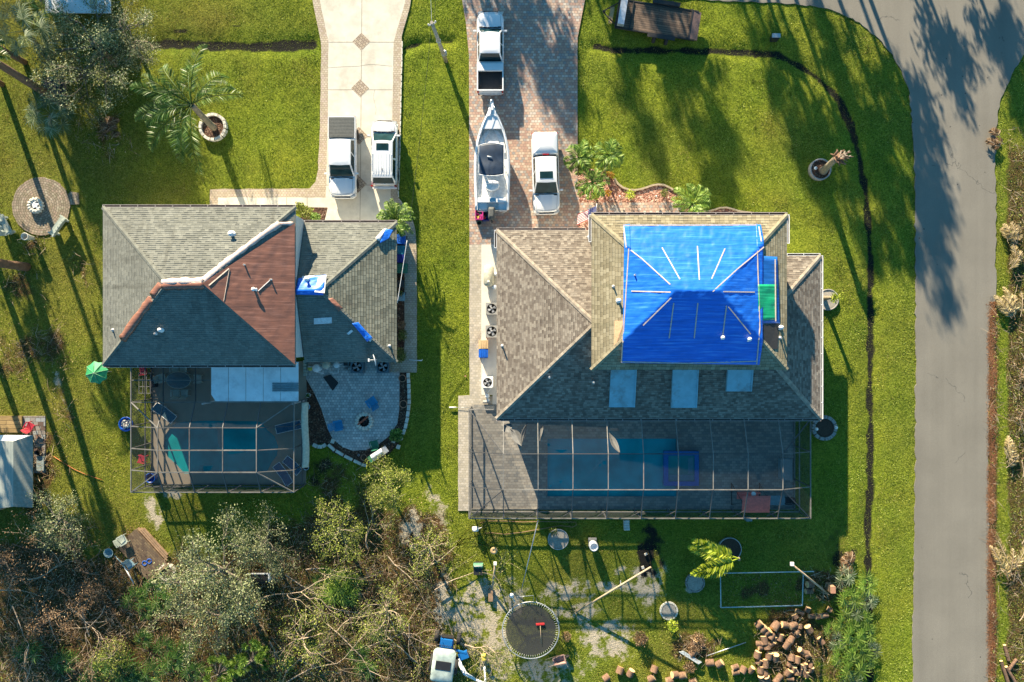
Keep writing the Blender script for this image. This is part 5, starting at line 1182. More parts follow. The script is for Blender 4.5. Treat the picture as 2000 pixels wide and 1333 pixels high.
# ------------------------------------------------------------------ vegetation
rng = np.random.default_rng(5)
M['bark'] = plain('grey_bark', (0.17, 0.14, 0.11), .9, var=.35, scale=5, bmp=.6)
M['bark_p'] = plain('pale_dead_wood', (0.40, 0.31, 0.22), .85, var=.3, scale=3, bmp=.4)
M['bark_b'] = plain('brown_twig', (0.20, 0.125, 0.075), .9, var=.3, scale=3)
M['bark_r'] = plain('red_brown_palm_bark', (0.17, 0.095, 0.055), .9, var=.3, scale=4, bmp=.7)
M['palmbark'] = plain('grey_palm_bark', (0.24, 0.20, 0.14), .9, var=.3, scale=5, bmp=.7)
M['lf_grey'] = leafm('grey_green_leaf', [(0, (0.05, 0.07, 0.025)), (0.4, (0.19, 0.23, 0.085)), (0.75, (0.34, 0.37, 0.17)), (1, (0.52, 0.52, 0.32))])
M['lf_yel'] = leafm('yellow_green_leaf', [(0, (0.06, 0.07, 0.012)), (0.4, (0.20, 0.26, 0.03)), (0.8, (0.38, 0.42, 0.07)), (1, (0.50, 0.44, 0.2))])
M['lf_ol'] = leafm('olive_leaf', [(0, (0.03, 0.045, 0.01)), (0.5, (0.13, 0.165, 0.03)), (0.85, (0.23, 0.25, 0.06)), (1, (0.34, 0.24, 0.10))])
M['lf_br'] = leafm('brown_dead_leaf', [(0, (0.07, 0.04, 0.02)), (0.5, (0.24, 0.14, 0.07)), (0.85, (0.36, 0.24, 0.13)), (1, (0.5, 0.40, 0.27))])
M['lf_palm'] = leafm('palm_leaf', [(0, (0.02, 0.06, 0.012)), (0.5, (0.06, 0.14, 0.02)), (0.85, (0.15, 0.26, 0.05)), (1, (0.34, 0.42, 0.2))], rough=.4)
M['lf_pale'] = leafm('pale_palm_leaf', [(0, (0.05, 0.09, 0.04)), (0.5, (0.15, 0.21, 0.10)), (1, (0.40, 0.45, 0.28))], rough=.45)
M['lf_lime'] = leafm('lime_palm_leaf', [(0, (0.20, 0.28, 0.01)), (0.5, (0.40, 0.50, 0.03)), (1, (0.58, 0.62, 0.10))], rough=.45)
M['lf_bright'] = leafm('bright_green_leaf', [(0, (0.04, 0.10, 0.01)), (0.5, (0.14, 0.25, 0.03)), (1, (0.36, 0.48, 0.10))], rough=.45)
M['lf_straw'] = leafm('dry_palm_straw', [(0, (0.18, 0.13, 0.05)), (0.5, (0.42, 0.32, 0.14)), (1, (0.64, 0.53, 0.30))])
M['lf_dark'] = leafm('dark_pine_needle', [(0, (0.02, 0.035, 0.012)), (1, (0.07, 0.09, 0.03))])
M['lf_or'] = leafm('orange_croton_leaf', [(0, (0.25, 0.07, 0.01)), (0.5, (0.42, 0.22, 0.02)), (1, (0.45, 0.40, 0.04))])
def branch(mb, p, d, ln, r, depth, tips, rg, droop=0.0, spread=.8, kids=3, mi=0, wander=.25, minr=.006):
    p = Vector(p); d = Vector(d).normalized(); segs = 4 if depth > 1 else 3
    pts = [p.copy()]; dirs = [d.copy()]
    for i in range(segs):
        d = (d + Vector((rg.gauss(0, wander), rg.gauss(0, wander), rg.gauss(0, wander * .7) - droop))).normalized()
        p = p + d * ln / segs; pts.append(p.copy()); dirs.append(d.copy())
    mb.tube(pts, [max(minr, r * (1 - .65 * i / segs)) for i in range(segs + 1)], 5 if depth > 1 else 3, mi, caps=False)
    if depth <= 0:
        tips += [pts[-1], pts[-2]]; return
    if depth == 1: tips += [pts[1], pts[-1]]
    for k in range(kids):
        i = rg.randint(1, segs) if k else segs
        a = Vector((rg.gauss(0, 1), rg.gauss(0, 1), rg.gauss(0, .6))); a -= dirs[i] * a.dot(dirs[i]); a = a.normalized() if a.length > 1e-6 else Vector((1, 0, 0))
        branch(mb, pts[i], dirs[i] + a * spread * rg.uniform(.6, 1.2), ln * rg.uniform(.55, .78), r * .52, depth - 1, tips, rg, droop, spread, kids, mi, wander, minr)
def clamp_up(mb, zmin=.02):
    mb.v = [(x, y, max(z, zmin)) for x, y, z in mb.v]
def tree(name, label, cat, base, top, crown_r, crown_h, leafmat, nleaf, lsize, seed, bark='bark', trunk_r=.15, sparse=.5, limbs=7, group=None, depth=2, kids=3, tufts=None, minr=.008):
    """base/top: world points of the trunk foot and crown centre"""
    rg = random.Random(seed); g = np.random.default_rng(seed)
    b = Vector(base); t = Vector(top); th = thing(name, label, cat, b, 0, group); t = t - b
    mb = MB(); mid = t * .45 + Vector((rg.uniform(-.2, .2), rg.uniform(-.2, .2), 0))
    mb.tube([Vector((0, 0, -.1)), mid * .5, mid, t * .75], [trunk_r * 1.25, trunk_r, trunk_r * .85, trunk_r * .6], 8)
    tips = []
    for k in range(limbs):
        a = 2 * math.pi * (k + rg.random() * .7) / limbs; el = rg.uniform(-.05, .75)
        o = mid.lerp(t * .75, rg.random())
        branch(mb, o, (math.cos(a), math.sin(a), el * crown_h / crown_r + .1), crown_r * rg.uniform(.34, .58), trunk_r * .45, depth, tips, rg, .02, .8, kids, minr=minr)
    mb.build('trunk', M[bark], th)
    T = np.array([list(q) for q in tips]); 
    n = nleaf; idx = g.integers(0, len(T), n)
    core = g.random(n) < .10; T0 = T[idx]; T0[core] = T0[core] * g.uniform(.1, .8, (core.sum(), 1)) * np.array([1, 1, 0]) + np.array([0, 0, 1]) * (t.z * g.uniform(.75, 1.15, (core.sum(), 1))) + np.array([[t.x * .5, t.y * .5, 0]])
    P = T0 + g.normal(0, lsize * (1.0 + 2.2 * sparse), (n, 3)) * np.array([1, 1, .7])
    P[:, 2] = np.maximum(P[:, 2], .1)
    fastmesh('crown', leafquads(P, lsize, g, .45, .35), 4, leafmat, th)
    return th
# ---- palms
def feather(mbv, root, az, el, ln, droop, nl, lw, ll, g, fold=.5, sag=.25):
    """collect leaflets of one feather frond: returns rachis points"""
    root = np.array(root, float); pts = []; p = root.copy(); a = el; n = 14
    hd = np.array([math.cos(az), math.sin(az), 0.0])
    for i in range(n + 1):
        pts.append(p.copy()); d = hd * math.cos(a) + np.array([0, 0, math.sin(a)]); p = p + d * ln / n; a -= droop / n * (1 + 1.2 * i / n)
    pts = np.array(pts); side = np.array([-hd[1], hd[0], 0.0])
    for i in range(nl):
        t = .16 + .84 * i / nl; k = t * n; j = min(int(k), n - 1); q = pts[j] + (pts[j + 1] - pts[j]) * (k - j); fwd = pts[j + 1] - pts[j]; fwd /= np.linalg.norm(fwd)
        l = ll * math.sin(math.pi * min(1, .18 + t * .80)) ** .7 * g.uniform(.85, 1.15)
        for s_ in (-1, 1):
            up = np.array([0, 0, fold * g.uniform(.4, 1.3) - sag * t])
            d = side * s_ * .85 + fwd * (.45 + .5 * t) + up; d /= np.linalg.norm(d)
            w = np.cross(d, np.array([0, 0, 1.0])); w = w / (np.linalg.norm(w) + 1e-9) * lw / 2; w = w + np.array([0, 0, g.normal(0, lw * .3)])
            tip = q + d * l; tip[2] -= l * .18
            mid = q + d * l * .5
            mbv += [q - w * .5, mid - w, tip, mid + w]
    return pts
def feather_palm(name, label, base, top, r, nf, ln, seed, leaf='lf_palm', bark='palmbark', nl=30, ll=.55, lw=.06, els=(-.1, 1.0), droop=1.3, group=None, azs=None, trunk=True, cat='palm', ring=True):
    g = np.random.default_rng(seed); b = Vector(base); th = thing(name, label, cat, b, 0, group); t = Vector(top) - b
    V = []; rb = MB()
    for k in range(nf):
        az = azs[k] if azs else 2 * math.pi * (k * .618 + .07 * g.random()); el = els[0] + (els[1] - els[0]) * ((k + .5) / nf if not azs else g.random())
        pts = feather(V, list(t), az, el, ln * g.uniform(.8, 1.1), droop * g.uniform(.8, 1.2), nl, lw, ll, g)
        rb.tube([Vector(p) for p in pts[::2]], [.035 * (1 - .8 * i / 7) + .006 for i in range(len(pts[::2]))], 4, caps=False)
    if trunk:
        tb = MB(); n = 10; P = []; rr = []
        for i in range(n + 1):
            u = i / n; P.append(Vector((t.x * u ** 1.3, t.y * u ** 1.3, t.z * u - .05))); rr.append(r * (1.25 - .35 * u) * (1 + .07 * (i % 2)))
        tb.tube(P, rr, 10); tb.build('trunk', M[bark], th)
    c = fastmesh('crown', np.array(V), 4, M[leaf], th); rb.build('frond_stem', M[leaf], c)
    return th
def fan(V, root, az, el, pet, rad, nb, g, droop=.35, w=.055):
    """one fan leaf: petiole then blades spread like a hand"""
    root = np.array(root, float); hd = np.array([math.cos(az), math.sin(az), 0.0]); d = hd * math.cos(el) + np.array([0, 0, math.sin(el)])
    c = root + d * pet; side = np.array([-hd[1], hd[0], 0.0]); nrm = np.cross(hd, side); fw = hd * math.cos(el * .35) + np.array([0, 0, math.sin(el * .35)])
    for i in range(nb):
        a = (i / (nb - 1) - .5) * R(290); l = rad * (1 - .25 * abs(a) / R(145)) * g.uniform(.85, 1.1)
        b = fw * math.cos(a) + side * math.sin(a) + np.array([0, 0, .12]); b /= np.linalg.norm(b)
        ws = np.cross(b, nrm); ws = ws / (np.linalg.norm(ws) + 1e-9) * w
        m = c + b * l * .6; tip = c + b * l; tip[2] -= droop * l * g.uniform(.5, 1.3)
        V += [c, m - ws, tip, m + ws]
    return [Vector(root), Vector((root + c) / 2 + np.array([0, 0, .03])), Vector(c)]
def fan_palm(name, label, base, top, r, nf, seed, leaf='lf_pale', pet=.7, rad=.65, nb=22, els=(-.5, 1.2), group=None, cat='palm', trunk=True, bark='palmbark', w=.028):
    g = np.random.default_rng(seed); b = Vector(base); th = thing(name, label, cat, b, 0, group); t = Vector(top) - b; V = []; sb = MB()
    for k in range(nf):
        az = 2 * math.pi * (k * .618 + .08 * g.random()); el = els[0] + (els[1] - els[0]) * (k + .5) / nf
        sb.tube(fan(V, list(t), az, el, pet * g.uniform(.7, 1.2), rad * g.uniform(.8, 1.15), nb, g, w=w), .016, 4, caps=False)
    if trunk:
        tb = MB(); P = [Vector((t.x * u ** 1.2, t.y * u ** 1.2, t.z * u - .05)) for u in (0, .25, .5, .75, 1)]
        tb.tube(P, [r * 1.2, r, r * .95, r * .95, r * .8], 10); tb.build('trunk', M[bark], th)
    c = fastmesh('crown', np.array(V), 4, M[leaf], th); sb.build('leaf_stem', M[leaf], c)
    return th
def WZ(px, py, z): return W(px, py, z)
# off-frame palms and pines that throw their shadows into the picture; their trunks stand at the left edge
for i, (bx, by, h, r_, lx, ly, nm) in enumerate([(48,122,8.5,.17,-.8,.5,'tall palm whose thin trunk leaves the photo at the upper left edge'), (128,205,7.5,.24,-1.3,1.2,'tall palm with a reddish leaning trunk crossing the left edge of the photo'),
        (4,165,9.0,.17,-.3,.2,None), (52,522,7.6,.26,-1.2,.1,'thick leaning palm trunk entering from the left edge beside the benches'), (-25,470,9.0,.2,-.4,0,None), (-60,560,9.0,.2,0,0,None)]):
    b = W(bx, by, 0)
    feather_palm('tall_palm', nm or ('palm rooted at the very left edge above the round paved circle' if i == 2 else ('palm just outside the left edge, level with the benches' if i == 4 else 'palm just outside the left edge, level with the gutter of the shed strip')), b, (b[0] + lx, b[1] + ly, h), r_, 15, 2.1, 60 + i, nl=22, ll=.5, lw=.08, els=(-.9, .9), bark='bark_r', group='tall palms along the left edge')
ORD = 'first second third fourth fifth sixth seventh eighth ninth tenth eleventh twelfth thirteenth fourteenth fifteenth sixteenth seventeenth eighteenth nineteenth twentieth'.split()
PC = {}
def pine(base, h, cr, seed, n=2600, lean=(0, 0), c0=.45, label='tall pine standing beyond the top edge of the photo'):
    if base[0] > 15: label = 'tall pine standing beyond the upper right corner of the photo'
    PC[label] = PC.get(label, -1) + 1; label = label + ', ' + ORD[PC[label]] + ' one planted'
    rg = random.Random(seed); g = np.random.default_rng(seed); th = thing('pine_tree', label, 'pine tree', base, 0, 'pines beyond the street'); mb = MB()
    P = [Vector((lean[0] * u, lean[1] * u, h * u)) for u in (0, .3, .6, .85, 1)]; mb.tube(P, [.2, .17, .14, .09, .04], 7)
    C = []
    for k in range(15):
        u = c0 + (1 - c0) * rg.random() ** .8; a = rg.uniform(0, 6.28); l = cr * (1.25 - u) * 1.6 * rg.uniform(.5, 1); o = Vector((lean[0] * u, lean[1] * u, h * u)); e = o + Vector((math.cos(a) * l, math.sin(a) * l, l * rg.uniform(-.1, .45)))
        mb.tube([o, o.lerp(e, .5) + Vector((0, 0, .1)), e], [.05, .035, .015], 4, caps=False); C += [(e, .75), (o.lerp(e, .65), .5)]
    mb.build('trunk', M['bark'], th)
    idx = g.integers(0, len(C), n); P = np.array([list(C[i][0]) for i in idx]) + g.normal(0, 1, (n, 3)) * np.array([[C[i][1] * .55, C[i][1] * .55, C[i][1] * .35] for i in idx])
    fastmesh('crown', leafquads(P, .46, g, .34, .2), 4, M['lf_dark'], th)
PINES = [(1040,-640,14.5,3.0,0),(1130,-520,13,2.8,0),(960,-560,12.5,1.8,0),(1450,-300,11.5,2.2,0),(1505,-240,10.5,2.0,0),(1190,-700,15,1.1,.5),(1270,-560,13.5,1.3,0),(1345,-470,14,1.1,0),(850,-420,8.5,1.9,0),(820,-560,11.5,2.0,0),(800,-440,8.5,1.8,0),(930,-380,8,2.0,0),
         (1520,-330,13,2.6,0),(1530,-420,12,2.4,0),(1465,-380,11,2.2,0),(1610,-240,9.5,2.0,0),(1690,-330,7.5,2.0,0),(1750,-560,13,2.2,0),(1790,-330,8,1.8,0),(1400,-300,9,1.0,0),(1380,-640,12.5,1.2,0)]
for i, (x, y, h, cr, _) in enumerate(PINES): pine(W(x, y, 0), h, cr, 200 + i, n=int(650 * cr), lean=(rnd.uniform(-.6, .6), rnd.uniform(-.3, .3)), c0=.55)
# left-hand pines off the frame (their shadows streak the left lawn and the brush)
for i, (x, y, h, cr) in enumerate([(-150,420,11,2.0),(-200,640,12,2.2),(-90,760,9,2.0),(60,-250,9,3.2),(120,-170,8,2.6),(-10,-190,9,2.4),(30,-90,7,2.2),(170,-120,7.5,2.2),(-120,100,9,2.0)]): pine(W(x, y, 0), h, cr, 300 + i, n=1300, label='pine standing beyond the left edge of the photo', c0=.5)
# big feathery palm in the stone ring
feather_palm('queen_palm', 'feathery green palm leaning out of a white stone ring on the left lawn', W(418, 250, .2), W(374, 205, 3.7), .20, 15, 4.9, 11, nl=38, ll=.85, lw=.045, els=(-.05, .75), droop=.95, azs=[R(a) for a in (100, 78, 58, 42, 8, 128, 150, 165, 178, 192, 205, 222, 240, 256, 275)])
fan_palm('fan_palm', 'silvery fan palm with spiky leaves at the upper left corner', W(85,98,0), W(48,60,4.2), .16, 14, 21, pet=1.4, rad=1.05, els=(-.6, 1.0))
fan_palm('fan_palm', 'silvery fan palm on the left lawn in front of the reddish leaning trunk', W(97,243,0), W(100,224,2.3), .14, 13, 22, pet=1.25, rad=.95, els=(-.4, 1.0))
fan_palm('fan_palm', 'yellow green fan palm rising among the grey bushes at the top left', W(95,60,0), W(75,35,3.4), .14, 12, 23, leaf='lf_yel', pet=.9, rad=.8)
# front bed palms
for i, (x, y, z, bx, by, lb) in enumerate([(1132,309,2.3,1150,330,'small palm overhanging the brick driveway, leftmost of the three bed palms'), (1190,303,2.5,1180,338,'small palm above the bed and lawn edge, uppermost of the three bed palms'), (1157,357,2.2,1172,352,'small palm over the red rock, lowest of the three bed palms')]):
    feather_palm('bed_palm', lb, W(bx, by, 0), W(x, y, z), .07, 12, 1.45, 31 + i, leaf='lf_bright', nl=22, ll=.5, lw=.05, els=(.0, .95), droop=1.2, group='small palms in the red rock bed')
feather_palm('bed_palm', 'small arching palm at the right end of the red rock bed', W(1352,405,0), W(1354,398,1.5), .07, 13, 1.9, 37, leaf='lf_bright', nl=24, ll=.5, lw=.055, els=(.0, .9), droop=1.1)
feather_palm('young_palm', 'bright bushy palm at the top corner of the left house wing', W(778,432,0), W(772,428,2.2), .12, 26, 1.75, 38, leaf='lf_bright', nl=24, ll=.36, lw=.045, els=(-.1, 1.1), droop=1.1)
feather_palm('fallen_palm', 'lime yellow palm fronds bending left out of a grey ring near the garden frame', W(1442,1092,0), W(1443,1091,2.3), .10, 6, 3.7, 39, leaf='lf_lime', nl=56, ll=.7, lw=.10, els=(.0, .25), droop=.45, azs=[R(a) for a in (160, 166, 170, 196, 202, 207)])
feather_palm('potted_plant', 'bright leafy plant at the lower right of the patio mulch', W(774,850,0), W(774,850,.25), .04, 12, .62, 40, leaf='lf_bright', nl=7, ll=.3, lw=.12, els=(.1, 1.1), droop=1.2, trunk=False, cat='plant')
def palmetto(px, py, s, seed, leaf, label, group, nf=6):
    return fan_palm('palmetto', label, W(px, py, 0), W(px, py, .35 * s), .05, nf, seed, leaf=leaf, pet=.55 * s, rad=.78 * s, nb=13, els=(.05, .95), group=group, cat='palmetto', trunk=False, w=.042 * s)
for i, (x, y, s) in enumerate([(1645,1123,.9),(1690,1140,1.0),(1655,1165,1.0),(1692,1172,.8),(1648,1212,1.0),(1682,1208,.9),(1662,1190,.9),(1665,1237,1.15),(1690,1233,.9),(1632,1250,.8),(1640,1278,1.0),(1672,1270,1.1),(1700,1268,.8),(1662,1300,1.25),(1690,1290,.9),(1655,1335,1.0),(1622,1225,.7)]):
    palmetto(x, y, s, 400 + i, 'lf_bright' if i % 3 else 'lf_pale', 'green fan leaved palmetto ' + where(x, y), 'palmettos by the ditch', 4 + i % 3)
for i, (x, y, s) in enumerate([(635,1125,1.0),(652,1138,1.1),(672,1130,.9),(662,1155,1.1),(682,1163,.9),(645,1160,.8),(690,1140,.8)]):
    palmetto(x, y, s, 440 + i, 'lf_bright', 'bright sunlit palmetto ' + where(x, y), 'bright palmettos among the fallen branches')
for i, (x, y, s) in enumerate([(300,1148,.9),(265,1168,1.0),(322,1172,1.0),(285,1188,.8),(230,1295,1.2),(255,1312,1.1),(205,1300,1.0),(345,1288,1.1),(362,1270,.9),(300,1312,1.1),(325,1262,.9),(282,1245,.8),(270,1330,1.0),(180,1322,1.0),(380,1310,.9),(560,1290,.8),(610,1265,.8),(700,1275,.9),(715,1305,.9),(740,1240,.7),(130,1290,1.0),(60,1270,1.0)]):
    palmetto(x, y, s, 460 + i, 'lf_palm', 'dark green shaded palmetto ' + where(x, y), 'shaded palmettos at the lower left')
# trees with crowns
LT = [
 ('small fluffy yellow green tree right of the grey patio', (772,985), (748,930), 2.6, 2.1, 1.6, 'lf_yel', 6000, .10, 'bark', .09, 9),
 ('wide grey green tree in the middle of the lower left brush', (455,1120), (420,1110), 4.2, 4.5, 2.4, 'lf_grey', 11000, .14, 'bark', .2, 10),
 ('grey green tree reaching over the brush toward the bottom, below the widest crown', (430,1185), (395,1200), 3.4, 3.7, 2.0, 'lf_grey', 6500, .12, 'bark', .17, 8),
 ('grey leaved tree behind the left cage, pointed toward the lawn', (530,1075), (515,1050), 3.0, 2.7, 1.6, 'lf_grey', 3800, .11, 'bark', .12, 7),
 ('yellow green open tree just below the left cage shadow', (678,1060), (655,1022), 3.4, 2.5, 1.8, 'lf_yel', 4200, .11, 'bark', .14, 8),
 ('grey twiggy tree beside the lower left shed', (145,1035), (105,1005), 3.8, 2.6, 1.8, 'lf_grey', 4200, .11, 'bark', .16, 9),
 ('olive tree with brown tips at the left edge under the shed', (10,1100), (-12,1080), 3.2, 2.0, 1.5, 'lf_br', 2500, .12, 'bark', .16, 8),
 ('olive tree above the blue tractor, half broken', (840,1080), (838,1060), 3.0, 2.3, 1.5, 'lf_yel', 1800, .11, 'bark_p', .12, 8),
 ('grey bushy tree beside the white roof at the top left', (225,125), (165,70), 4.2, 4.9, 2.6, 'lf_grey', 13000, .12, 'bark', .22, 10),
 ('grey twiggy tree over the shaded top left lawn', (215,165), (130,125), 3.6, 3.8, 1.8, 'lf_ol', 8000, .12, 'bark', .18, 8),
 ('thin grey tree with bare twigs next to the top ditch', (275,110), (240,70), 3.6, 3.2, 1.8, 'lf_grey', 4500, .11, 'bark_p', .14, 8),
 ('small olive tree between the shaded palmettos at the bottom', (225,1265), (215,1290), 2.6, 1.5, 1.3, 'lf_yel', 1600, .12, 'bark', .11, 7),
 ('light olive tree in the fallen branches left of the tractor', (760,1180), (755,1200), 2.6, 2.6, 1.4, 'lf_yel', 1800, .11, 'bark_p', .12, 9),
 ('low olive tree amid the fallen branches at the bottom centre', (600,1240), (590,1250), 2.4, 2.6, 1.3, 'lf_yel', 2200, .12, 'bark_p', .12, 9),
]
for i, (lb, b, t, z, cr, ch, lm, n, ls, bk, tr, lim) in enumerate(LT):
    tree('tree', lb, 'tree', W(*b, 0), W(*t, z), cr, ch, M[lm], n, ls, 500 + i, bk, tr, .45, lim)
# pines with bright tufts at the bottom
def tuft_pine(label, base, top, r, n, seed):
    g = np.random.default_rng(seed); rg = random.Random(seed); b = Vector(W(*base, 0)); th = thing('pine_tree', label, 'pine tree', b); t = Vector(W(*top, 3.5)) - b; mb = MB(); mb.tube([(0, 0, 0), t * .5, t], [.12, .09, .04], 7); D = []; P = []
    for k in range(n):
        a = rg.uniform(0, 6.28); q = t + Vector((math.cos(a) * r * rg.random() ** .5, math.sin(a) * r * rg.random() ** .5, rg.uniform(-1.2, .3))); mb.tube([t * .8, q], [.03, .012], 4, caps=False)
        d = g.normal(0, 1, (130, 3)); d[:, 2] = np.abs(d[:, 2]) * .8; d /= np.linalg.norm(d, axis=1, keepdims=True); D.append(d); P.append(np.array(list(q)) + d * .16)
    mb.build('trunk', M['bark'], th); D = np.concatenate(D); P = np.concatenate(P); fastmesh('crown', leafquads(P, .32, g, .10, .3, dirs=D), 4, M['lf_bright'], th)
tuft_pine('bright tufted young pine at the bottom edge, left of centre', (490,1290), (492,1292), 1.2, 26, 71); tuft_pine('bright tufted pine left of the other tufted pine at the bottom edge', (430,1320), (425,1318), 1.3, 24, 72)
# fallen branches
def fallen(px, py, ang, ln, seed, mat='bark_p', r=.055, z=.35, depth=3, leaf=None, nl=0, label='bare pale branch', group='fallen branches at the lower left', kids=3):
    rg = random.Random(seed); b = W(px, py, 0); th = thing('fallen_branch', label + ' ' + where(px, py), 'branch', b, 0, group); mb = MB(); tips = []
    branch(mb, (0, 0, z), (math.cos(ang), math.sin(ang), rg.uniform(.0, .25)), ln, r, depth, tips, rg, .03, .75, kids, wander=.16, minr=.008)
    clamp_up(mb, .03); st = mb.build('stem', M[mat], th)
    if leaf:
        g = np.random.default_rng(seed); T = np.array([list(q) for q in tips]); P = T[g.integers(0, len(T), nl)] + g.normal(0, .2, (nl, 3)); P[:, 2] = np.maximum(.05, P[:, 2]); fastmesh('leaves', leafquads(P, .11, g, .45, .4), 4, M[leaf], th)
FB = [(505,1170,18,4.5),(640,1215,-22,4.8),(560,1310,28,5.0),(800,1215,-80,3.8),(715,1340,20,4.0),(700,1270,25,3.8),(560,1330,35,4.5),(640,1180,-20,3.2),(505,1160,-10,4.2),(560,1120,-35,3.0),(760,1085,-60,3.0),(840,1120,70,2.8),(850,1150,20,3.2),(845,1100,45,3.0),(820,1310,95,3.4),(815,1290,150,3.2),(880,1240,-30,2.6),(700,1190,-40,3.0),(745,1230,10,2.6),(620,1300,160,3.6),(480,1300,120,2.8),(530,1250,-50,2.6),(660,1230,60,2.8),(590,1200,200,3.2),(870,1200,-70,2.4),(905,1255,-20,2.0),(770,1320,200,3.0),(600,1110,15,2.6),(720,1070,110,2.6),(860,1050,150,2.2)]
for i, (x, y, a, l) in enumerate(FB):
    if i % 3 == 2 and i > 6: continue
    fallen(x, y, R(a), l, 600 + i, leaf=('lf_yel', 'lf_ol', 'lf_br')[i % 3], nl=700)
FB2 = [(60,1130,10,3.4),(120,1150,-30,3.0),(30,1180,-60,3.2),(150,1110,20,2.6),(100,1200,-80,3.0),(200,1120,190,2.8),(0,1150,5,3.2),(70,1230,40,3.0),(150,1190,-20,2.6),(30,1060,-30,3.0),(180,1240,100,2.6),(20,1300,40,2.8),(210,1180,-100,2.4),(90,1090,60,2.6),(55,1330,60,2.6),(250,1230,120,2.2)]
for i, (x, y, a, l) in enumerate(FB2): fallen(x, y, R(a), l, 640 + i, mat='bark_b' if i % 2 else 'bark_p', leaf='lf_br', nl=700, r=.05, label='brown leafed dead branch', group='dead brown branches at the left edge')
for i, (x, y, a, l) in enumerate([(1988,690,-60,1.3),(1995,850,100,1.3),(1992,930,80,1.2),(1990,1060,70,1.2),(1998,1150,100,1.4),(1985,1210,60,1.0),(1995,740,100,1.2),(1990,1290,40,1.1)]):
    fallen(x, y, R(a), l, 680 + i, mat='bark_p', leaf='lf_br', nl=260, r=.035, depth=2, label='pale dead branch at the right roadside', group='dead branches at the right roadside')
# dead palm frond heaps on the roadside
def straw_heap(label, px, py, ang, n, ln, seed, leaf='lf_straw'):
    g = np.random.default_rng(seed); th = thing('palm_debris', label, 'dead fronds', W(px, py, 0)); V = []; sb = MB()
    for k in range(n):
        a = R(ang) + g.normal(0, .35); P = feather(V, [g.normal(0, .22), g.normal(0, .3), .25 + .1 * g.random()], a, g.uniform(.0, .35), ln * g.uniform(.7, 1.1), .5, 26, .05, .42, g, fold=.35, sag=.4)
        sb.tube([Vector(p) for p in P[::2]], .02, 4, caps=False)
    V = np.array(V); V[:, 2] = np.maximum(V[:, 2], .03); fastmesh('fronds', V, 4, M[leaf], th); sb.build('stalk', M['bark_p'], th)
straw_heap('grey straw coloured palm fronds heaped at the roadside, topmost heap', 1975, 470, 100, 8, 1.5, 81); straw_heap('pale dead fronds with broken stalks below the topmost heap', 1972, 520, 60, 6, 1.5, 82)
straw_heap('golden dry palm fronds fanned out beside the road, second heap down', 1980, 615, 115, 11, 1.9, 83); straw_heap('narrow straw coloured fronds lying halfway down the right roadside', 1962, 895, 75, 6, 1.5, 84)
straw_heap('long brown folded frond on the lower right roadside', 1966, 1115, 92, 6, 2.6, 85); straw_heap('small reddish dead fronds poking over the kerb at the upper right', 1950, 275, 165, 5, .8, 86, 'lf_br')
straw_heap('tangled brown fronds under the palm shadow on the left lawn', 210, 262, 60, 7, 1.0, 87, 'lf_br'); straw_heap('dead brown frond beside the log rounds', 1660, 1115, 120, 6, 1.3, 88, 'lf_br')
# shrubs
def shrub(label, px, py, z, r, leafmat, n, ls, seed, name='shrub', group=None, cat='shrub'):
    g = np.random.default_rng(seed); th = thing(name, label, cat, W(px, py, 0), 0, group); rg = random.Random(seed); mb = MB()
    d = g.normal(0, 1, (n, 3)); d /= np.linalg.norm(d, axis=1, keepdims=True); rad = r * g.uniform(.25, 1, n)[:, None] ** .6 * (1 + .25 * np.sin(d[:, :1] * 7 + seed) * np.cos(d[:, 1:2] * 5))
    P = d * rad * np.array([1, 1, z / r / 2]) + np.array([0, 0, z / 2 + .05]); P[:, 2] = np.maximum(P[:, 2], .04)
    for k in range(9):
        q = P[rg.randrange(n)]; mb.tube([(0, 0, 0), Vector(q) * .5 + Vector((0, 0, .05)), Vector(q)], [.02, .014, .006], 4, caps=False)
    mb.build('stem', M['bark'], th); fastmesh('foliage', leafquads(P, ls, g, .5, .3), 4, leafmat, th); return th
for i, (x, y, r_, z, lm, lb) in enumerate([(1191,344,.30,.5,'lf_or','orange yellow croton at the top of the red rock bed'), (1162,384,.36,.6,'lf_lime','lime shrub under the lowest bed palm'), (1187,379,.28,.5,'lf_or','reddish croton on the walkway side right of the lime shrub'), (1229,383,.42,.7,'lf_lime','round lime shrub alone in the middle of the red rock'), (1295,379,.34,.75,'lf_ol','dark olive shrub on the red rock near the edging'), (1324,391,.24,.35,'lf_or','small orange croton at the right end of the bed'), (1352,360+40,.2,.3,'lf_bright','small green sprout at the foot of the arching palm')]):
    shrub(lb, x, y, z, r_, M[lm], 260, .10, 700 + i)
shrub('dense green shrub at the lower right corner of the left house', 783, 694, 1.6, .62, M['lf_ol'], 1500, .09, 720)
for i, (x, y, s, lb) in enumerate([(787,655,.42,'yellow green shrub in the wing side bed, above the corner shrub'), (786,635,.35,'brownish shrub in the wing side bed, third from the corner'), (785,575,.25,'small dry shrub in the wing side bed near the dark lids')]): shrub(lb, x, y, .8, s, M['lf_ol' if i != 1 else 'lf_br'], 420, .09, 730 + i)
for i, (x, y, s, lb) in enumerate([(603,418,.55,'yellow green shrub between the main house and the garage wall'), (620,428,.4,'leafy shrub by the garage, right of the yellow one'), (590,408,.35,'small shrub at the corner of the main roof gutter')]): shrub(lb, x, y, 1.2, s, M['lf_yel' if i != 1 else 'lf_bright'], 600, .12, 740 + i)
shrub('round brown dead bush on the grass below the leaning pole shadow', 1250, 1243, .8, .55, M['lf_br'], 1500, .09, 750); shrub('dry orange bush beside the trampoline', 1106, 1240, .6, .40, M['lf_br'], 500, .09, 751)
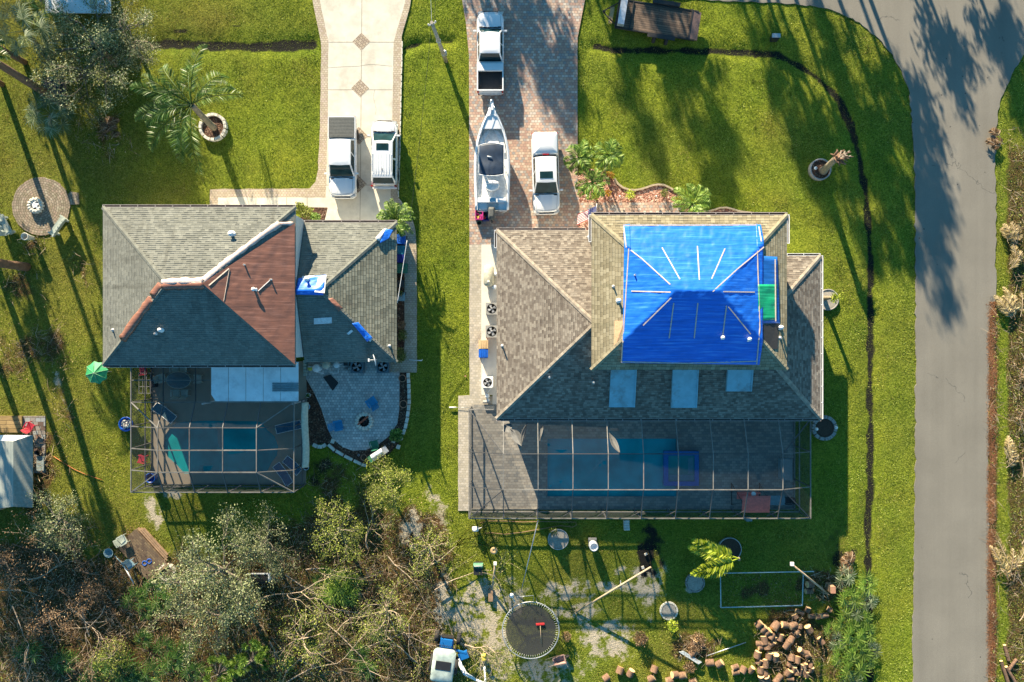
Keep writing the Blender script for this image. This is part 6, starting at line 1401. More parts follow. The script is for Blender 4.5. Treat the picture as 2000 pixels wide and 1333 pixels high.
shrub('lime green sapling leaning out of the small stone ring', 1309, 1218, .9, .55, M['lf_lime'], 260, .14, 752); shrub('yellow twiggy plant at the left of the round sand planter', 1079, 1036, .6, .35, M['lf_yel'], 130, .12, 753)
shrub('leafy green weed at the leaning pole foot', 1117, 1190, .4, .26, M['lf_ol'], 160, .1, 754); shrub('small plant on the orange platform by the red chair', 54, 840, .5, .22, M['lf_bright'], 160, .12, 755)
for i, (x, y, s) in enumerate([(1360,1245,.55),(1355,1262,.5),(1345,1300,.45)]): shrub(('root ball of an uprooted palm near the white board', 'brown root clump left of the white board', 'brown root clump below the white board')[i], x, y, .55, s, M['lf_br'], 900, .08, 760 + i, 'root_ball', cat='roots')
# undergrowth and grass
def scatter(name, label, n, seed, sel, leafmats, size, hgt, asp=.5, flat=.35, cat='undergrowth'):
    g = np.random.default_rng(seed); px = g.uniform(-10, 2010, n); py = g.uniform(-10, 1345, n); k = sel(px, py, g); px, py = px[k], py[k]; m = len(px)
    X = (px - 1000) / S; Y = (666.5 - py) / S; Z = g.uniform(.0, 1, m) ** 1.6 * hgt * (.3 + 1.4 * fnoise(px, py, 40, 77)) - .04
    P = np.stack([X, Y, Z], 1); b_ = fnoise(px, py, 70, 55) + g.normal(0, .16, m)
    if len(leafmats) > 4: b_ = np.where((px < 520) & (py > 1225 + .1 * px), .42 + .25 * b_, np.where((px < 250) & (py > 1040), .72 + .4 * b_, np.where(px < 900, b_ * 1.15 + .1, b_)))
    mi = (np.clip(b_, 0, .999) * len(leafmats) * .999).astype(int)
    return tag(fastmesh(name, leafquads(P, size, g, asp, flat), 4, leafmats, None, mi), label, cat, kind='stuff')
EXCL = HOLES + [[(195,400),(590,400),(590,720),(195,720)], [(590,430),(780,430),(780,712),(590,712)], [(297,700),(600,700),(600,948),(297,948)], [(921,790),(1555,790),(1555,996),(921,996)], [(960,445),(1600,445),(1600,820),(960,820)]]
def outside(px, py):
    k = np.ones(px.shape, bool)
    for P in EXCL: k &= ~inpoly(px, py, P)
    return k
def selu(px, py, g):
    s_, m_, d_, l_, h_ = gmask(px, py); return (l_ * (fnoise(px, py, 55, 91) * 1.3) > g.random(len(px)) * .9) & outside(px, py) & (s_ < .5) & ~inpoly(px, py, [(1407,1118),(1570,1118),(1570,1186),(1407,1186)])
scatter('undergrowth', 'brown and green leaf litter and low brush over the storm debris', 240000, 9, selu, [M['lf_yel'], M['lf_br'], M['lf_ol'], M['lf_palm'], M['lf_ol'], M['lf_yel'], M['lf_br'], M['lf_straw'], M['lf_br']], .11, .42)
def twigs(n=22000):
    g = np.random.default_rng(17); px = g.uniform(-10, 2010, n * 3); py = g.uniform(-10, 1345, n * 3); k = selu(px, py, g); px = px[k][:n]; py = py[k][:n]; m = len(px)
    a = g.uniform(0, 6.283, m); el = g.normal(0, .25, m); l = g.uniform(.25, 1.1, m)[:, None]; d = np.stack([np.cos(a) * np.cos(el), np.sin(a) * np.cos(el), np.sin(el)], 1)
    P = np.stack([(px - 1000) / S, (666.5 - py) / S, g.uniform(.05, .5, m)], 1); s_ = np.stack([-np.sin(a), np.cos(a), np.zeros(m)], 1) * g.uniform(.006, .016, m)[:, None]
    bend = P + d * l * .5 + np.stack([g.normal(0, .06, m), g.normal(0, .06, m), g.normal(0, .03, m)], 1)
    V = np.stack([P - s_, bend - s_, bend + s_, P + s_, bend - s_, P + d * l - s_ * .4, P + d * l + s_ * .4, bend + s_], 1).reshape(-1, 3); V[:, 2] = np.maximum(V[:, 2], .02)
    M['twig'] = leafm('dead_twig', [(0, (0.10, 0.06, 0.035)), (0.5, (0.25, 0.17, 0.10)), (1, (0.50, 0.40, 0.28))], trans=0.0)
    tag(fastmesh('twig_debris', V, 4, M['twig']), 'thin dead twigs strewn through the storm debris', 'twigs', kind='stuff')
twigs()
M['lf_rust'] = leafm('rusty_pine_straw', [(0, (0.14, 0.05, 0.02)), (0.5, (0.28, 0.12, 0.05)), (1, (0.42, 0.22, 0.11))], trans=0.0)
def straw_strip():
    g = np.random.default_rng(77); n = 60000; py = g.uniform(590, 1345, n); px = 1939 + g.normal(0, 4.6, n) - 5 * (py > 660) * (fnoise(py, py * 0, 60, 3)) ; k = (fnoise(px, py, 30, 13) * 1.7 - .35 > g.random(n)) & (px > 1925); px = px[k]; py = py[k]; m = len(px)
    P = np.stack([(px - 1000) / S, (666.5 - py) / S, g.uniform(.005, .05, m)], 1); tag(fastmesh('pine_straw', leafquads(P, .13, g, .12, .85), 4, M['lf_rust']), 'rust coloured pine straw along the right road edge', 'pine straw', kind='stuff')
straw_strip()
def grass():
    g = np.random.default_rng(3); n = 1800000; px = g.uniform(-12, 2012, n); py = g.uniform(-12, 1345, n)
    s_, m_, d_, l_, h_ = gmask(px, py)
    dens = (1 - .35 * np.clip((330 - px) / 200, 0, 1) * (py > 330)) * np.clip(1 - 1.9 * s_ * (.4 + fnoise(px, py, 16, 8) * 1.2) - 1.1 * m_ - .55 * l_, .0, 1) * (.55 + .9 * fnoise(px, py, 14, 66))
    k = outside(px, py) & (dens * .85 > g.random(n)); px, py, h_, d_, l_ = px[k], py[k], h_[k], d_[k], l_[k]; m = len(px)
    X = (px - 1000) / S; Y = (666.5 - py) / S; Z = -.07 + h_ - .02; a = g.uniform(0, 6.283, m); hh = (g.uniform(.03, .085, m) * (.6 + .9 * fnoise(px, py, 20, 33)))[:, None]
    w = g.uniform(.010, .028, m)[:, None]; d = np.stack([np.cos(a), np.sin(a), np.zeros(m)], 1); ln = g.normal(0, .5, (m, 2)); tip = np.stack([ln[:, 0] * hh[:, 0], ln[:, 1] * hh[:, 0], hh[:, 0]], 1)
    P = np.stack([X, Y, Z], 1); V = np.stack([P - d * w, P + d * w, P + tip], 1).reshape(-1, 3)
    mi = (d_ * .55 + .30 * np.clip((430 - px) / 300, 0, 1) + g.normal(0, .13, m) + .8 * (fnoise(px, py, 75, 44) - .5) > .34).astype(int)
    M['gr1'] = leafm('green_grass_blade', [(0, (0.08, 0.12, 0.010)), (0.5, (0.30, 0.38, 0.055)), (0.85, (0.47, 0.54, 0.11)), (1, (0.70, 0.70, 0.24))], rough=.6, trans=.3)
    M['gr2'] = leafm('dry_grass_blade', [(0, (0.13, 0.125, 0.015)), (0.5, (0.36, 0.33, 0.06)), (0.85, (0.50, 0.43, 0.13)), (1, (0.66, 0.55, 0.28))], rough=.7, trans=.3)
    tag(fastmesh('grass', V, 3, [M['gr1'], M['gr2']], None, mi), 'short green lawn grass with drier olive patches', 'grass', kind='stuff')
    print('grass blades', m)
grass()
# ------------------------------------------------------------------ things in the yards
M['soil'] = plain('dark_soil', (0.06, 0.038, 0.025), .95, var=.4, scale=12, bmp=.6); M['sandf'] = plain('grey_sand_fill', (0.33, 0.30, 0.25), .95, var=.25, scale=8, bmp=.6)
M['ringc'] = plain('grey_concrete_ring', (0.30, 0.28, 0.26), .9, var=.2, bmp=.3); M['ringw'] = plain('white_block', (0.62, 0.58, 0.50), .85, var=.2, scale=3, bmp=.4)
M['terra'] = plain('terracotta', (0.40, 0.20, 0.12), .8); M['wood'] = plain('brown_wood', (0.30, 0.19, 0.11), .8, var=.3, scale=3); M['woodl'] = plain('light_pole_wood', (0.42, 0.32, 0.21), .8, var=.25, scale=3)
M['log_b'] = plain('log_bark', (0.17, 0.10, 0.062), .95, var=.45, scale=7, bmp=.8); M['log_e'] = plain('cut_wood_end', (0.70, 0.46, 0.22), .8, var=.2, scale=8); M['adi'] = plain('blue_plastic_chair', (0.02, 0.22, 0.42), .5)
M['sage'] = plain('sage_plastic', (0.38, 0.42, 0.36), .6); M['galv'] = plain('galvanised', (0.45, 0.47, 0.48), .4, metal=.5); M['slate'] = plain('slate_blue_plastic', (0.20, 0.30, 0.33), .6)
M['gray'] = plain('grey_unit', (0.27, 0.265, 0.25), .6, var=.1); M['fan'] = plain('fan_blade', (0.42, 0.43, 0.45), .5); M['beige'] = plain('beige_cloth', (0.50, 0.47, 0.36), .8); M['rdc'] = plain('red_chair_plastic', (0.42, 0.03, 0.05), .5)
def ring(mb, r0, r1, h, n=28, z0=-.05): mb.lathe([(r1, z0), (r1, h), (r1 - .015, h + .01), (r0 + .015, h + .01), (r0, h), (r0, z0)], n=n)
def planter(label, px, py, r, h, mat, fill, blocks=0, wall=.08, name='planter_ring', group=None, fh=.7):
    t = thing(name, label, 'planter', W(px, py, 0), 0, group); mb = MB()
    if blocks:
        for k in range(blocks):
            a = 2 * math.pi * k / blocks + rnd.uniform(-.04, .04); l = 2 * math.pi * r / blocks * .9
            for lv in range(max(1, round(h / .18))): MB
            mb.box((math.cos(a) * r, math.sin(a) * r, h / 2 - .02), (wall, l, h + .04 + rnd.uniform(-.015, .015)), a, taper=.92)
    else: ring(mb, r - wall, r, h)
    mb.build('rim', mat, t); f = MB(); f.grid(8, 8, lambda u, v: ((lambda a, q: (math.cos(a) * q, math.sin(a) * q, h * fh + .05 * float(vnoise(math.cos(a) * q * 10, math.sin(a) * q * 10, 3, int(px)))))(2 * math.pi * u, (r - wall * .5) * (v + .001)))); f.build('fill', fill, t)
    return t
planter('white stone ring filled with mulch around the leaning feathery palm', 418, 250, .93, .32, M['ringw'], M['mulch'], 20, .22, fh=.4)
planter('tall grey concrete ring with mulch around the beheaded palm trunk', 1599, 333, .80, .38, M['ringc'], M['mulch'], 0, .10)
planter('grey ring with dry soil around the small yellow topped stump', 1616, 586, .80, .16, M['ringc'], M['sandf'], 0, .08)
planter('grey block ring with dark soil and two small lamps at the right cage corner', 1609, 836, .82, .20, M['ringc'], M['soil'], 26, .26)
planter('grey metal ring of pale sand below the long cage, left of the white urn', 1090, 1053, .78, .18, M['galv'], M['sandf'], 0, .05)
planter('dark soil ring under the lime yellow fronds', 1424, 1072, .88, .22, M['galv'], M['soil'], 0, .05)
planter('grey scalloped ring of sand between the leaning pole and the garden frame', 1357, 1138, .68, .14, M['ringc'], M['sandf'], 26, .09)
planter('small scalloped stone ring around the lime sapling', 1306, 1193, .62, .14, M['stone'], M['sandf'], 20, .12)
planter('broken round stone ring beside the small platform in the lower left brush', 328, 1117, .55, .2, M['stone'], M['soil'], 12, .2)
for px, py, lb in [(1593,838,'left small lamp in the block ring at the cage corner'),(1631,835,'right small lamp in the block ring at the cage corner'),(1591,330,'small white spotlight in the tall concrete ring')]:
    t = thing('garden_lamp', lb, 'lamp', W(px, py, .25)); MB().lathe([(.05, -.2), (.05, .1), (.12, .16), (.12, .22), (0, .25)], n=10).build('head', M['wp'], t)
for i, (px, py) in enumerate([(1145,385),(1209,386),(1280,386)]):
    t = thing('path_lamp', ('small solar path lamp left of the lime shrub', 'small solar path lamp between the croton and the round lime shrub', 'small solar path lamp right of the round lime shrub')[i], 'lamp', W(px, py, 0), 0, 'path lamps along the walkway'); MB().tube([(0, 0, 0), (0, 0, .38)], .015, 6).build('stake', M['blk'], t); MB().lathe([(.0, .36), (.08, .38), (.09, .42), (.03, .47), (0, .48)], n=12).build('head', M['galv'], t)
# beheaded palm trunk and stump
t = thing('broken_palm', 'thick palm trunk with its crown torn off, standing in the tall concrete ring', 'palm trunk', W(1606, 336, 0)); top = Vector(W(1634, 309, 3.5)) - Vector(W(1606, 336, 0)); mb = MB(); mb.tube([top * u - Vector((0, 0, .05)) for u in (0, .2, .4, .6, .8, 1)], [.38, .27, .24, .23, .22, .24], 12); mb.build('trunk', M['palmbark'], t)
mb = MB()
for k in range(34):
    a = rnd.uniform(0, 6.28); l = rnd.uniform(.25, .75); p = top + Vector((rnd.uniform(-.15, .3), rnd.uniform(-.15, .25), rnd.uniform(-.25, .2))); q = p + Vector((math.cos(a) * l * 1.1 + .25, math.sin(a) * l * .8, rnd.uniform(-.25, .35))); mb.tube([p, p.lerp(q, .6), q], [.09, .06, .02], 5)
mb.build('torn_crown', M['log_b'], t); mb = MB()
for k in range(7):
    a = rnd.uniform(-.6, 1.6); p = top + Vector((rnd.uniform(0, .4), rnd.uniform(-.1, .2), .2)); mb.box(p + Vector((math.cos(a) * .3, math.sin(a) * .3, .05)), (rnd.uniform(.35, .7), .07, .03), a)
mb.build('splinter', M['bark_p'], t)
t = thing('broken_palm', 'small leaning palm stump with a yellow tuft, right of the right house', 'palm trunk', W(1607, 583, 0)); top = Vector(W(1632, 581, 1.9)) - Vector(W(1607, 583, 0)); MB().tube([(0, 0, 0), top * .5, top], [.2, .14, .12], 10).build('trunk', M['palmbark'], t)
g_ = np.random.default_rng(2); P = np.array(list(top)) + g_.normal(0, .16, (160, 3)); fastmesh('tuft', leafquads(P, .2, g_, .3, .3), 4, M['lf_lime'], t)
mb = MB(); mb.tube([top * .6, top * .6 + Vector((.1, -.25, .5)), top * .6 + Vector((.15, -.5, .6))], .03, 5); mb.build('frond_stub', M['bark_p'], t)
# round paved circle with fire ring, benches, pot
def circ_pav():
    m, nt, b = nodes('ring_pavers'); v = opos(nt); sp = N(nt, 'ShaderNodeSeparateXYZ'); L(nt, v, sp.inputs[0])
    r_ = mth(nt, 'SQRT', mth(nt, 'ADD', mth(nt, 'POWER', sp.outputs[0], 2.0), mth(nt, 'POWER', sp.outputs[1], 2.0))); a = mth(nt, 'ARCTAN2', sp.outputs[1], sp.outputs[0])
    rowr = mth(nt, 'FLOOR', mth(nt, 'DIVIDE', r_, .17)); cnt = mth(nt, 'FLOOR', mth(nt, 'MULTIPLY', rowr, 5.2)); u = mth(nt, 'MULTIPLY', mth(nt, 'DIVIDE', mth(nt, 'ADD', a, math.pi), 2 * math.pi), mth(nt, 'MAXIMUM', cnt, 3.0)); fu = mth(nt, 'FRACT', u); fr = mth(nt, 'FRACT', mth(nt, 'DIVIDE', r_, .17))
    cb = N(nt, 'ShaderNodeCombineXYZ'); L(nt, mth(nt, 'FLOOR', u), cb.inputs[0]); L(nt, rowr, cb.inputs[1]); w_ = N(nt, 'ShaderNodeTexWhiteNoise', noise_dimensions='2D'); L(nt, cb.outputs[0], w_.inputs[0])
    c = ramp(nt, w_.outputs[0], [(0, (0.20, 0.16, 0.115)), (.4, (0.27, 0.215, 0.155)), (.75, (0.31, 0.225, 0.17)), (1, (0.36, 0.31, 0.23))]); j = mth(nt, 'MAXIMUM', mth(nt, 'LESS_THAN', mth(nt, 'MINIMUM', fr, mth(nt, 'SUBTRACT', 1.0, fr)), .09), mth(nt, 'LESS_THAN', mth(nt, 'MINIMUM', fu, mth(nt, 'SUBTRACT', 1.0, fu)), .07))
    c = mix(nt, mth(nt, 'MULTIPLY', j, .8), c, (.06, .055, .03)); c = mix(nt, ramp(nt, noise(nt, v, 2, 5), [(0.5, (0, 0, 0)), (.75, (.6,) * 3)]), c, (.12, .12, .05)); L(nt, c, b.inputs['Base Color']); b.inputs['Roughness'].default_value = .9; bump(nt, b, mth(nt, 'SUBTRACT', 1.0, j), .6, .01); return m
mb = MB(); P = [(math.cos(2 * math.pi * k / 56) * (2.17 + rnd.uniform(-.05, .05)), math.sin(2 * math.pi * k / 56) * (2.17 + rnd.uniform(-.05, .05))) for k in range(56)]; mb.prism(P, -.2, .0); mb.prism([(2.0, .1), (2.85, .15), (2.8, 1.0), (2.2, 1.1), (1.95, .8)], -.2, -.004); mb.build('paved_circle', circ_pav(), loc=W(80, 403, .012))['kind'] = 'structure'
def firepit(label, px, py, r, h, n, mat, burn):
    t = thing('fire_pit', label, 'fire pit', W(px, py, .02)); 
    for k in range(n):
        a = 2 * math.pi * k / n; mb = MB(); mb.lathe([(.10, 0), (.145, .06), (.15, h - .05), (.11, h), (0, h + .015)], (0, 0, 0), 8); mb.v = [(x * 1.1, y * 1.15 * (2 * math.pi * r / n) / .30, z) for x, y, z in mb.v]; mb.build('stone', mat, t, loc=(math.cos(a) * r, math.sin(a) * r, 0), rz=a)
    MB().lathe([(0, .08), (r - .08, .05)], n=16).build('ash', M['ash'], t); burn(t); return t
def burn1(t):
    mb = MB()
    for k in range(9): a = rnd.uniform(0, 6.28); mb.box((rnd.uniform(-.2, .2), rnd.uniform(-.15, .2), .2 + .02 * k), (rnd.uniform(.2, .4), rnd.uniform(.12, .22), .02), a, 0, rnd.uniform(-.3, .3))
    mb.build('white_scrap', M['wp'], t)
firepit('stone fire ring with white scrap on the round paved circle', 73, 403, .45, .34, 14, M['stone'], burn1)
def burn2(t):
    MB().box((-.05, .08, .30), (1.05, .13, .06), R(38), 0, 0, -.05).build('red_board', plain('red_board', (.40, .09, .04), .7), t); mb = MB()
    for k in range(6): mb.tube([(rnd.uniform(-.3, .3), rnd.uniform(-.3, .3), .1), (rnd.uniform(-.3, .3), rnd.uniform(-.3, .3), .2)], .035, 6)
    mb.build('charred_wood', M['blk'], t)
firepit('stone fire ring with a red board in the grey paver patio', 712, 823, .54, .30, 15, M['stone'], burn2)
def bench(label, px, py, rz):
    t = thing('bench', label, 'bench', W(px, py, 0), rz, 'concrete benches by the round circle'); m = M['sage']
    sb = MB(); sb.grid(10, 4, lambda u, v: ((u - .5) * 1.55, (v - .5) * .46, .48 + .02 * (2 * v - 1) ** 2)); sb.box((0, 0, .43), (1.55, .46, .08)); sb.build('seat', m, t)
    bk = MB(); bk.grid(24, 6, lambda u, v: ((u - .5) * 1.6, .24 + .12 * v + .03 * math.sin(u * 25), .5 + v * (.42 + .10 * math.sin(math.pi * u) + .03 * math.cos(u * 38)))); bk.grid(24, 6, lambda u, v: ((u - .5) * 1.6, .31 + .12 * v, .5 + v * (.42 + .10 * math.sin(math.pi * u) + .03 * math.cos(u * 38)))); bk.quad((-.8, .24, .5), (-.8, .31, .5), (-.8, .43, .92), (-.8, .36, .92)); bk.box((0, .395, .985), (1.0, .09, .06)); bk.box((-.66, .395, .94), (.3, .09, .06)); bk.box((.66, .395, .94), (.3, .09, .06)); bk.build('backrest', m, t)
    for s_ in (-1, 1):
        MB().box((s_ * .60, .0, .2), (.16, .42, .42), taper=.8).build('leg', m, t); MB().box((s_ * .76, .03, .68), (.09, .48, .07)).build('arm', m, t)
bench('weathered sage bench at the left edge beside the round circle', 18, 441, R(-62 + 180)); bench('weathered sage bench at the lower right of the round circle', 121, 443, R(55 + 180))
t = thing('tall_pot', 'tall pale pot with a stick in it below the round circle', 'pot', W(66, 466, 0)); t.rotation_euler = (0, 0, 0); MB().lathe([(.14, 0), (.17, .3), (.22, .75), (.28, 1.0), (.28, 1.05), (.22, 1.05), (.2, .8), (0, .75)], n=20).build('pot', M['stone'], t); MB().tube([(.05, 0, .8), (-.45, -.30, 1.18)], .022, 6).build('stick', M['woodl'], t)
# umbrella, kiddie pool
t = thing('garden_umbrella', 'open green garden umbrella beside the lower left corner of the left house', 'umbrella', W(218, 726, 0)); mb = MB(); n = 8; tp = Vector((0, 0, 2.35)); RIM = [Vector((math.cos(2 * math.pi * (k + .3) / n) * .86, math.sin(2 * math.pi * (k + .3) / n) * .86, 1.95)) for k in range(n)]
for k in range(n):
    a, b = RIM[k], RIM[(k + 1) % n]; m_ = (a + b) / 2 * .93 + Vector((0, 0, 1.95 * .07 + .0)); pts = [tp, tp.lerp(a, .5) + Vector((0, 0, .05)), a, Vector((m_.x, m_.y, 1.98)), b, tp.lerp(b, .5) + Vector((0, 0, .05))]; mb.add(pts, [(0, 1, 2, 3), (0, 3, 4, 5)])
um = mb.build('canopy', plain('green_umbrella_cloth', (0.04, 0.32, 0.12), .5, var=.3, scale=2.5), t); md = um.modifiers.new('t', 'SOLIDIFY'); md.thickness = .01
mb = MB()
for k in range(n): mb.tube([tp + Vector((0, 0, .02)), tp.lerp(RIM[k], .5) + Vector((0, 0, .07)), RIM[k] + Vector((0, 0, .015))], .008, 4)
mb.build('rib', plain('pale_green_rib', (.3, .5, .3), .5), t); MB().tube([(0, 0, 0), (0, 0, 2.42)], .022, 8).build('pole', M['wp'], t)
t = thing('kiddie_pool', 'round blue paddling pool full of pale stones at the left cage wall', 'paddling pool', W(250, 828, 0)); mb = MB(); mb.lathe([(.42, 0), (.50, .28), (.55, .30), (.55, .33), (.47, .33), (.40, .06), (0, .05)], n=28); mb.build('basin', M['blu'], t); mb = MB()
for k in range(60): a = rnd.uniform(0, 6.28); q = rnd.random() ** .5 * .38; s0 = len(mb.v); rr = rnd.uniform(.04, .09); mb.lathe([(0, -rr * .7), (rr, 0), (rr * .6, rr * .6), (0, rr * .75)], (math.cos(a) * q, math.sin(a) * q, .18 + rnd.uniform(0, .08)), 6)
mb.build('stones', M['ringw'], t)
# chairs
def armchair(label, px, py, rz, mat, z0=.03, w=.56, group=None, name='plastic_chair', cat='chair', tip=None, hgt=.85, adi=False):
    t = thing(name, label, cat, W(px, py, z0), rz, group)
    sh = .40 if not adi else .33; d = .50 if not adi else .60
    s_ = MB(); s_.grid(8, 8, lambda u, v: ((u - .5) * w * (.85 + .15 * v), (v - .5) * d, sh + .02 * (2 * u - 1) ** 2 + (.05 * v if not adi else .12 * v))); s_.box((0, 0, sh - .02), (w * .86, d * .96, .03)); s_.build('seat', mat, t)
    bk = MB(); rec = .18 if not adi else .38
    for k in range(7): x = (k - 3) * w * .13; bk.slab([Vector((x - w * .055, -d / 2, sh)), Vector((x + w * .055, -d / 2, sh)), Vector((x * 1.08 + w * .055, -d / 2 - rec, hgt + .1 - .012 * (k - 3) ** 2)), Vector((x * 1.08 - w * .055, -d / 2 - rec, hgt + .1 - .012 * (k - 3) ** 2))], .025)
    bk.box((0, -d / 2 - rec * .93, hgt + .0), (w * .92, .035, .06)); bk.box((0, -d / 2 - rec * .5, (sh + hgt) / 2), (w * .9, .03, .05)); bk.build('backrest', mat, t)
    for a in (-1, 1):
        MB().box((a * w * .53, -.02, .62), (.075 if not adi else .13, d * 1.05, .03)).build('armrest', mat, t)
        for b in (-1, 1): mb = MB(); mb.tube([(a * w * .5, b * d * .46, -.0), (a * w * .47, b * d * .42, sh if b < 0 else .62)], .028, 6); mb.build('leg', mat, t)
    if tip: t.rotation_euler = (tip[0], tip[1], rz); t.location.z += tip[2]
    return t
armchair('blue slatted garden chair upper right of the fire ring on the patio', 728, 784, R(35), M['adi'], adi=True, w=.62, group='blue chairs on the grey patio')
armchair('blue slatted garden chair left of the fire ring on the patio', 664, 830, R(-78), M['adi'], adi=True, w=.62, group='blue chairs on the grey patio')
armchair('dark green plastic chair on the patio rim next to the white grill', 733, 866, R(15), M['grn'])
armchair('red plastic chair on the paved strip beside the lower left shed', 66, 832, R(-30), M['rdc'])
armchair('pale sage garden chair at the top of the small brick platform', 246, 1052, R(-60), M['sage'], .15, w=.62); armchair('slate blue garden chair at the bottom of the small brick platform', 260, 1100, R(-140), M['slate'], .15, w=.62)
for i, (x, y, a, lb) in enumerate([(347,721,180,'pale patio chair above the glass table, left one'),(363,721,180,'pale patio chair above the glass table, right one'),(349,767,0,'pale patio chair below the glass table, left one'),(365,767,0,'pale patio chair below the glass table, right one'),(322,739,-75,'pale patio chair pulled out at the left end of the glass table'),(391,740,90,'pale patio chair at the right end of the glass table')]):
    armchair(lb, x, y, R(a), M['sage'], .03, w=.55, group='chairs round the glass patio table', name='patio_chair')
t = thing('patio_table', 'oval glass patio table under the left screen cage', 'table', W(357, 742, .03)); MB().lathe([(.74, .70), (.76, .715), (.74, .73), (0, .73)], n=28).build('table_top', plain('smoked_glass', (.08, .12, .13), .1), t).scale = (1.15, .8, 1)
for a, b in ((1, 1), (1, -1), (-1, 1), (-1, -1)): MB().tube([(a * .6, b * .4, 0), (a * .5, b * .33, .7)], .025, 6).build('leg', M['sage'], t)
mb = MB(); mb.lathe([(.77, .69), (.80, .71), (.77, .74), (.74, .71), (.77, .69)], n=28); mb.build('rim', M['sage'], t).scale = (1.15, .8, 1)
M['lnav'] = plain('dark_sling_cloth', (.025, .10, .17), .7)
def lounger(label, px, py, rz, mat, z0=.03, group=None, L_=1.8, w=.62):
    t = thing('sun_lounger', label, 'sun lounger', W(px, py, z0), rz, group); f = MB()
    for s_ in (-1, 1): f.tube([(s_ * w / 2, L_ / 2, .30), (s_ * w / 2, -.15, .30)], .022, 6); f.tube([(s_ * w / 2, -.15, .30), (s_ * w / 2, -L_ / 2, .62)], .022, 6)
    f.tube([(-w / 2, L_ / 2, .3), (w / 2, L_ / 2, .3)], .022, 6); f.tube([(-w / 2, -L_ / 2, .62), (w / 2, -L_ / 2, .62)], .022, 6); f.build('frame', M['wp'], t)
    s_ = MB(); s_.grid(6, 20, lambda u, v: ((u - .5) * w * .94, L_ / 2 - v * L_, .31 + max(0, (v - .58)) * .76 + .01 * math.sin(v * 40))); s_.build('sling', mat, t)
    for a in (-1, 1):
        for b in (.65, -.35): MB().tube([(a * w / 2, b, .3), (a * w / 2, b + .05, 0)], .02, 6).build('leg', M['wp'], t)
    return t
lounger('blue sun lounger on the pool deck at the right side of the left cage', 567, 833, R(-78), M['lnav'], group='blue loungers in the left cage'); lounger('navy lounger askew in the lower right corner of the left cage', 556, 925, R(38), M['lnav'], group='blue loungers in the left cage'); lounger('dark lounger behind the askew one in the cage corner', 574, 908, R(50), M['lnav'], group='blue loungers in the left cage', L_=1.5)
t = lounger('slate blue curved lounge chair near the upper left of the left pool', 326, 806, R(-130), plain('slate_cloth', (.06, .13, .17), .6), L_=1.7, w=.7)
def bin_(label, px, py, sx, sy, h, mat, lid, rz=0, z=0, group=None, cat='bin', name='wheelie_bin'):
    t = thing(name, label, cat, W(px, py, z), rz, group); MB().box((0, 0, h / 2), (sx * .85, sy * .85, h), taper=1.15).build('body', mat, t)
    l = MB(); l.grid(6, 6, lambda u, v: ((u - .5) * sx * 1.04, (v - .5) * sy * 1.04, h + .03 + .05 * math.sin(math.pi * u) * (1 - .3 * v))); l.box((0, 0, h + .015), (sx * 1.03, sy * 1.03, .03))
    for k in (-1, 0, 1): l.box((k * sx * .26, 0, h + .065), (.03, sy * .8, .04))
    l.build('lid', lid, t); MB().tube([(-sx * .35, sy * .56, h - .02), (sx * .35, sy * .56, h - .02)], .018, 6).build('handle', mat, t)
    for a in (-1, 1): MB().lathe([(0, -.03), (.11, -.03), (.11, .03), (0, .03)], n=14, M=Matrix.Rotation(R(90), 4, 'Y')).build('wheel', M['rub'], t, loc=(a * sx * .42, sy * .45, .11))
    return t
bin_('bright blue wheelie bin, topmost beside the left house wing', 786, 471, .62, .66, .95, M['blu'], M['blu'], R(-6)); bin_('teal round cornered tub with grey rim below the topmost blue bin', 785, 491, .66, .62, .7, M['gray'], M['teal'], R(-3), name='storage_tub', cat='tub'); bin_('navy blue bin between the teal tub and the dark box', 784, 508, .6, .56, .85, M['nav'], M['nav']); bin_('dark grey box below the navy bin beside the left house wing', 787, 526, .85, .7, .6, M['blk'], M['grn'], name='storage_box', cat='box')
bin_('tan wheelie bin with stepped lid left of the right house', 945, 673, .68, .60, .95, M['terra'], plain('tan_lid', (.55, .38, .2), .5), R(180)); bin_('blue wheelie bin with stepped lid below the tan one', 945, 690, .66, .60, .92, M['blu'], M['blu'], R(180))
bin_('round black drum lid below the dark box in the wing side bed', 784, 556, .5, .5, .5, M['blk'], M['blk'], name='drum', cat='drum'); bin_('dark slate drum in the wing side bed, lowest one', 786, 581, .55, .6, .5, M['blk'], M['slate'], name='drum', cat='drum')
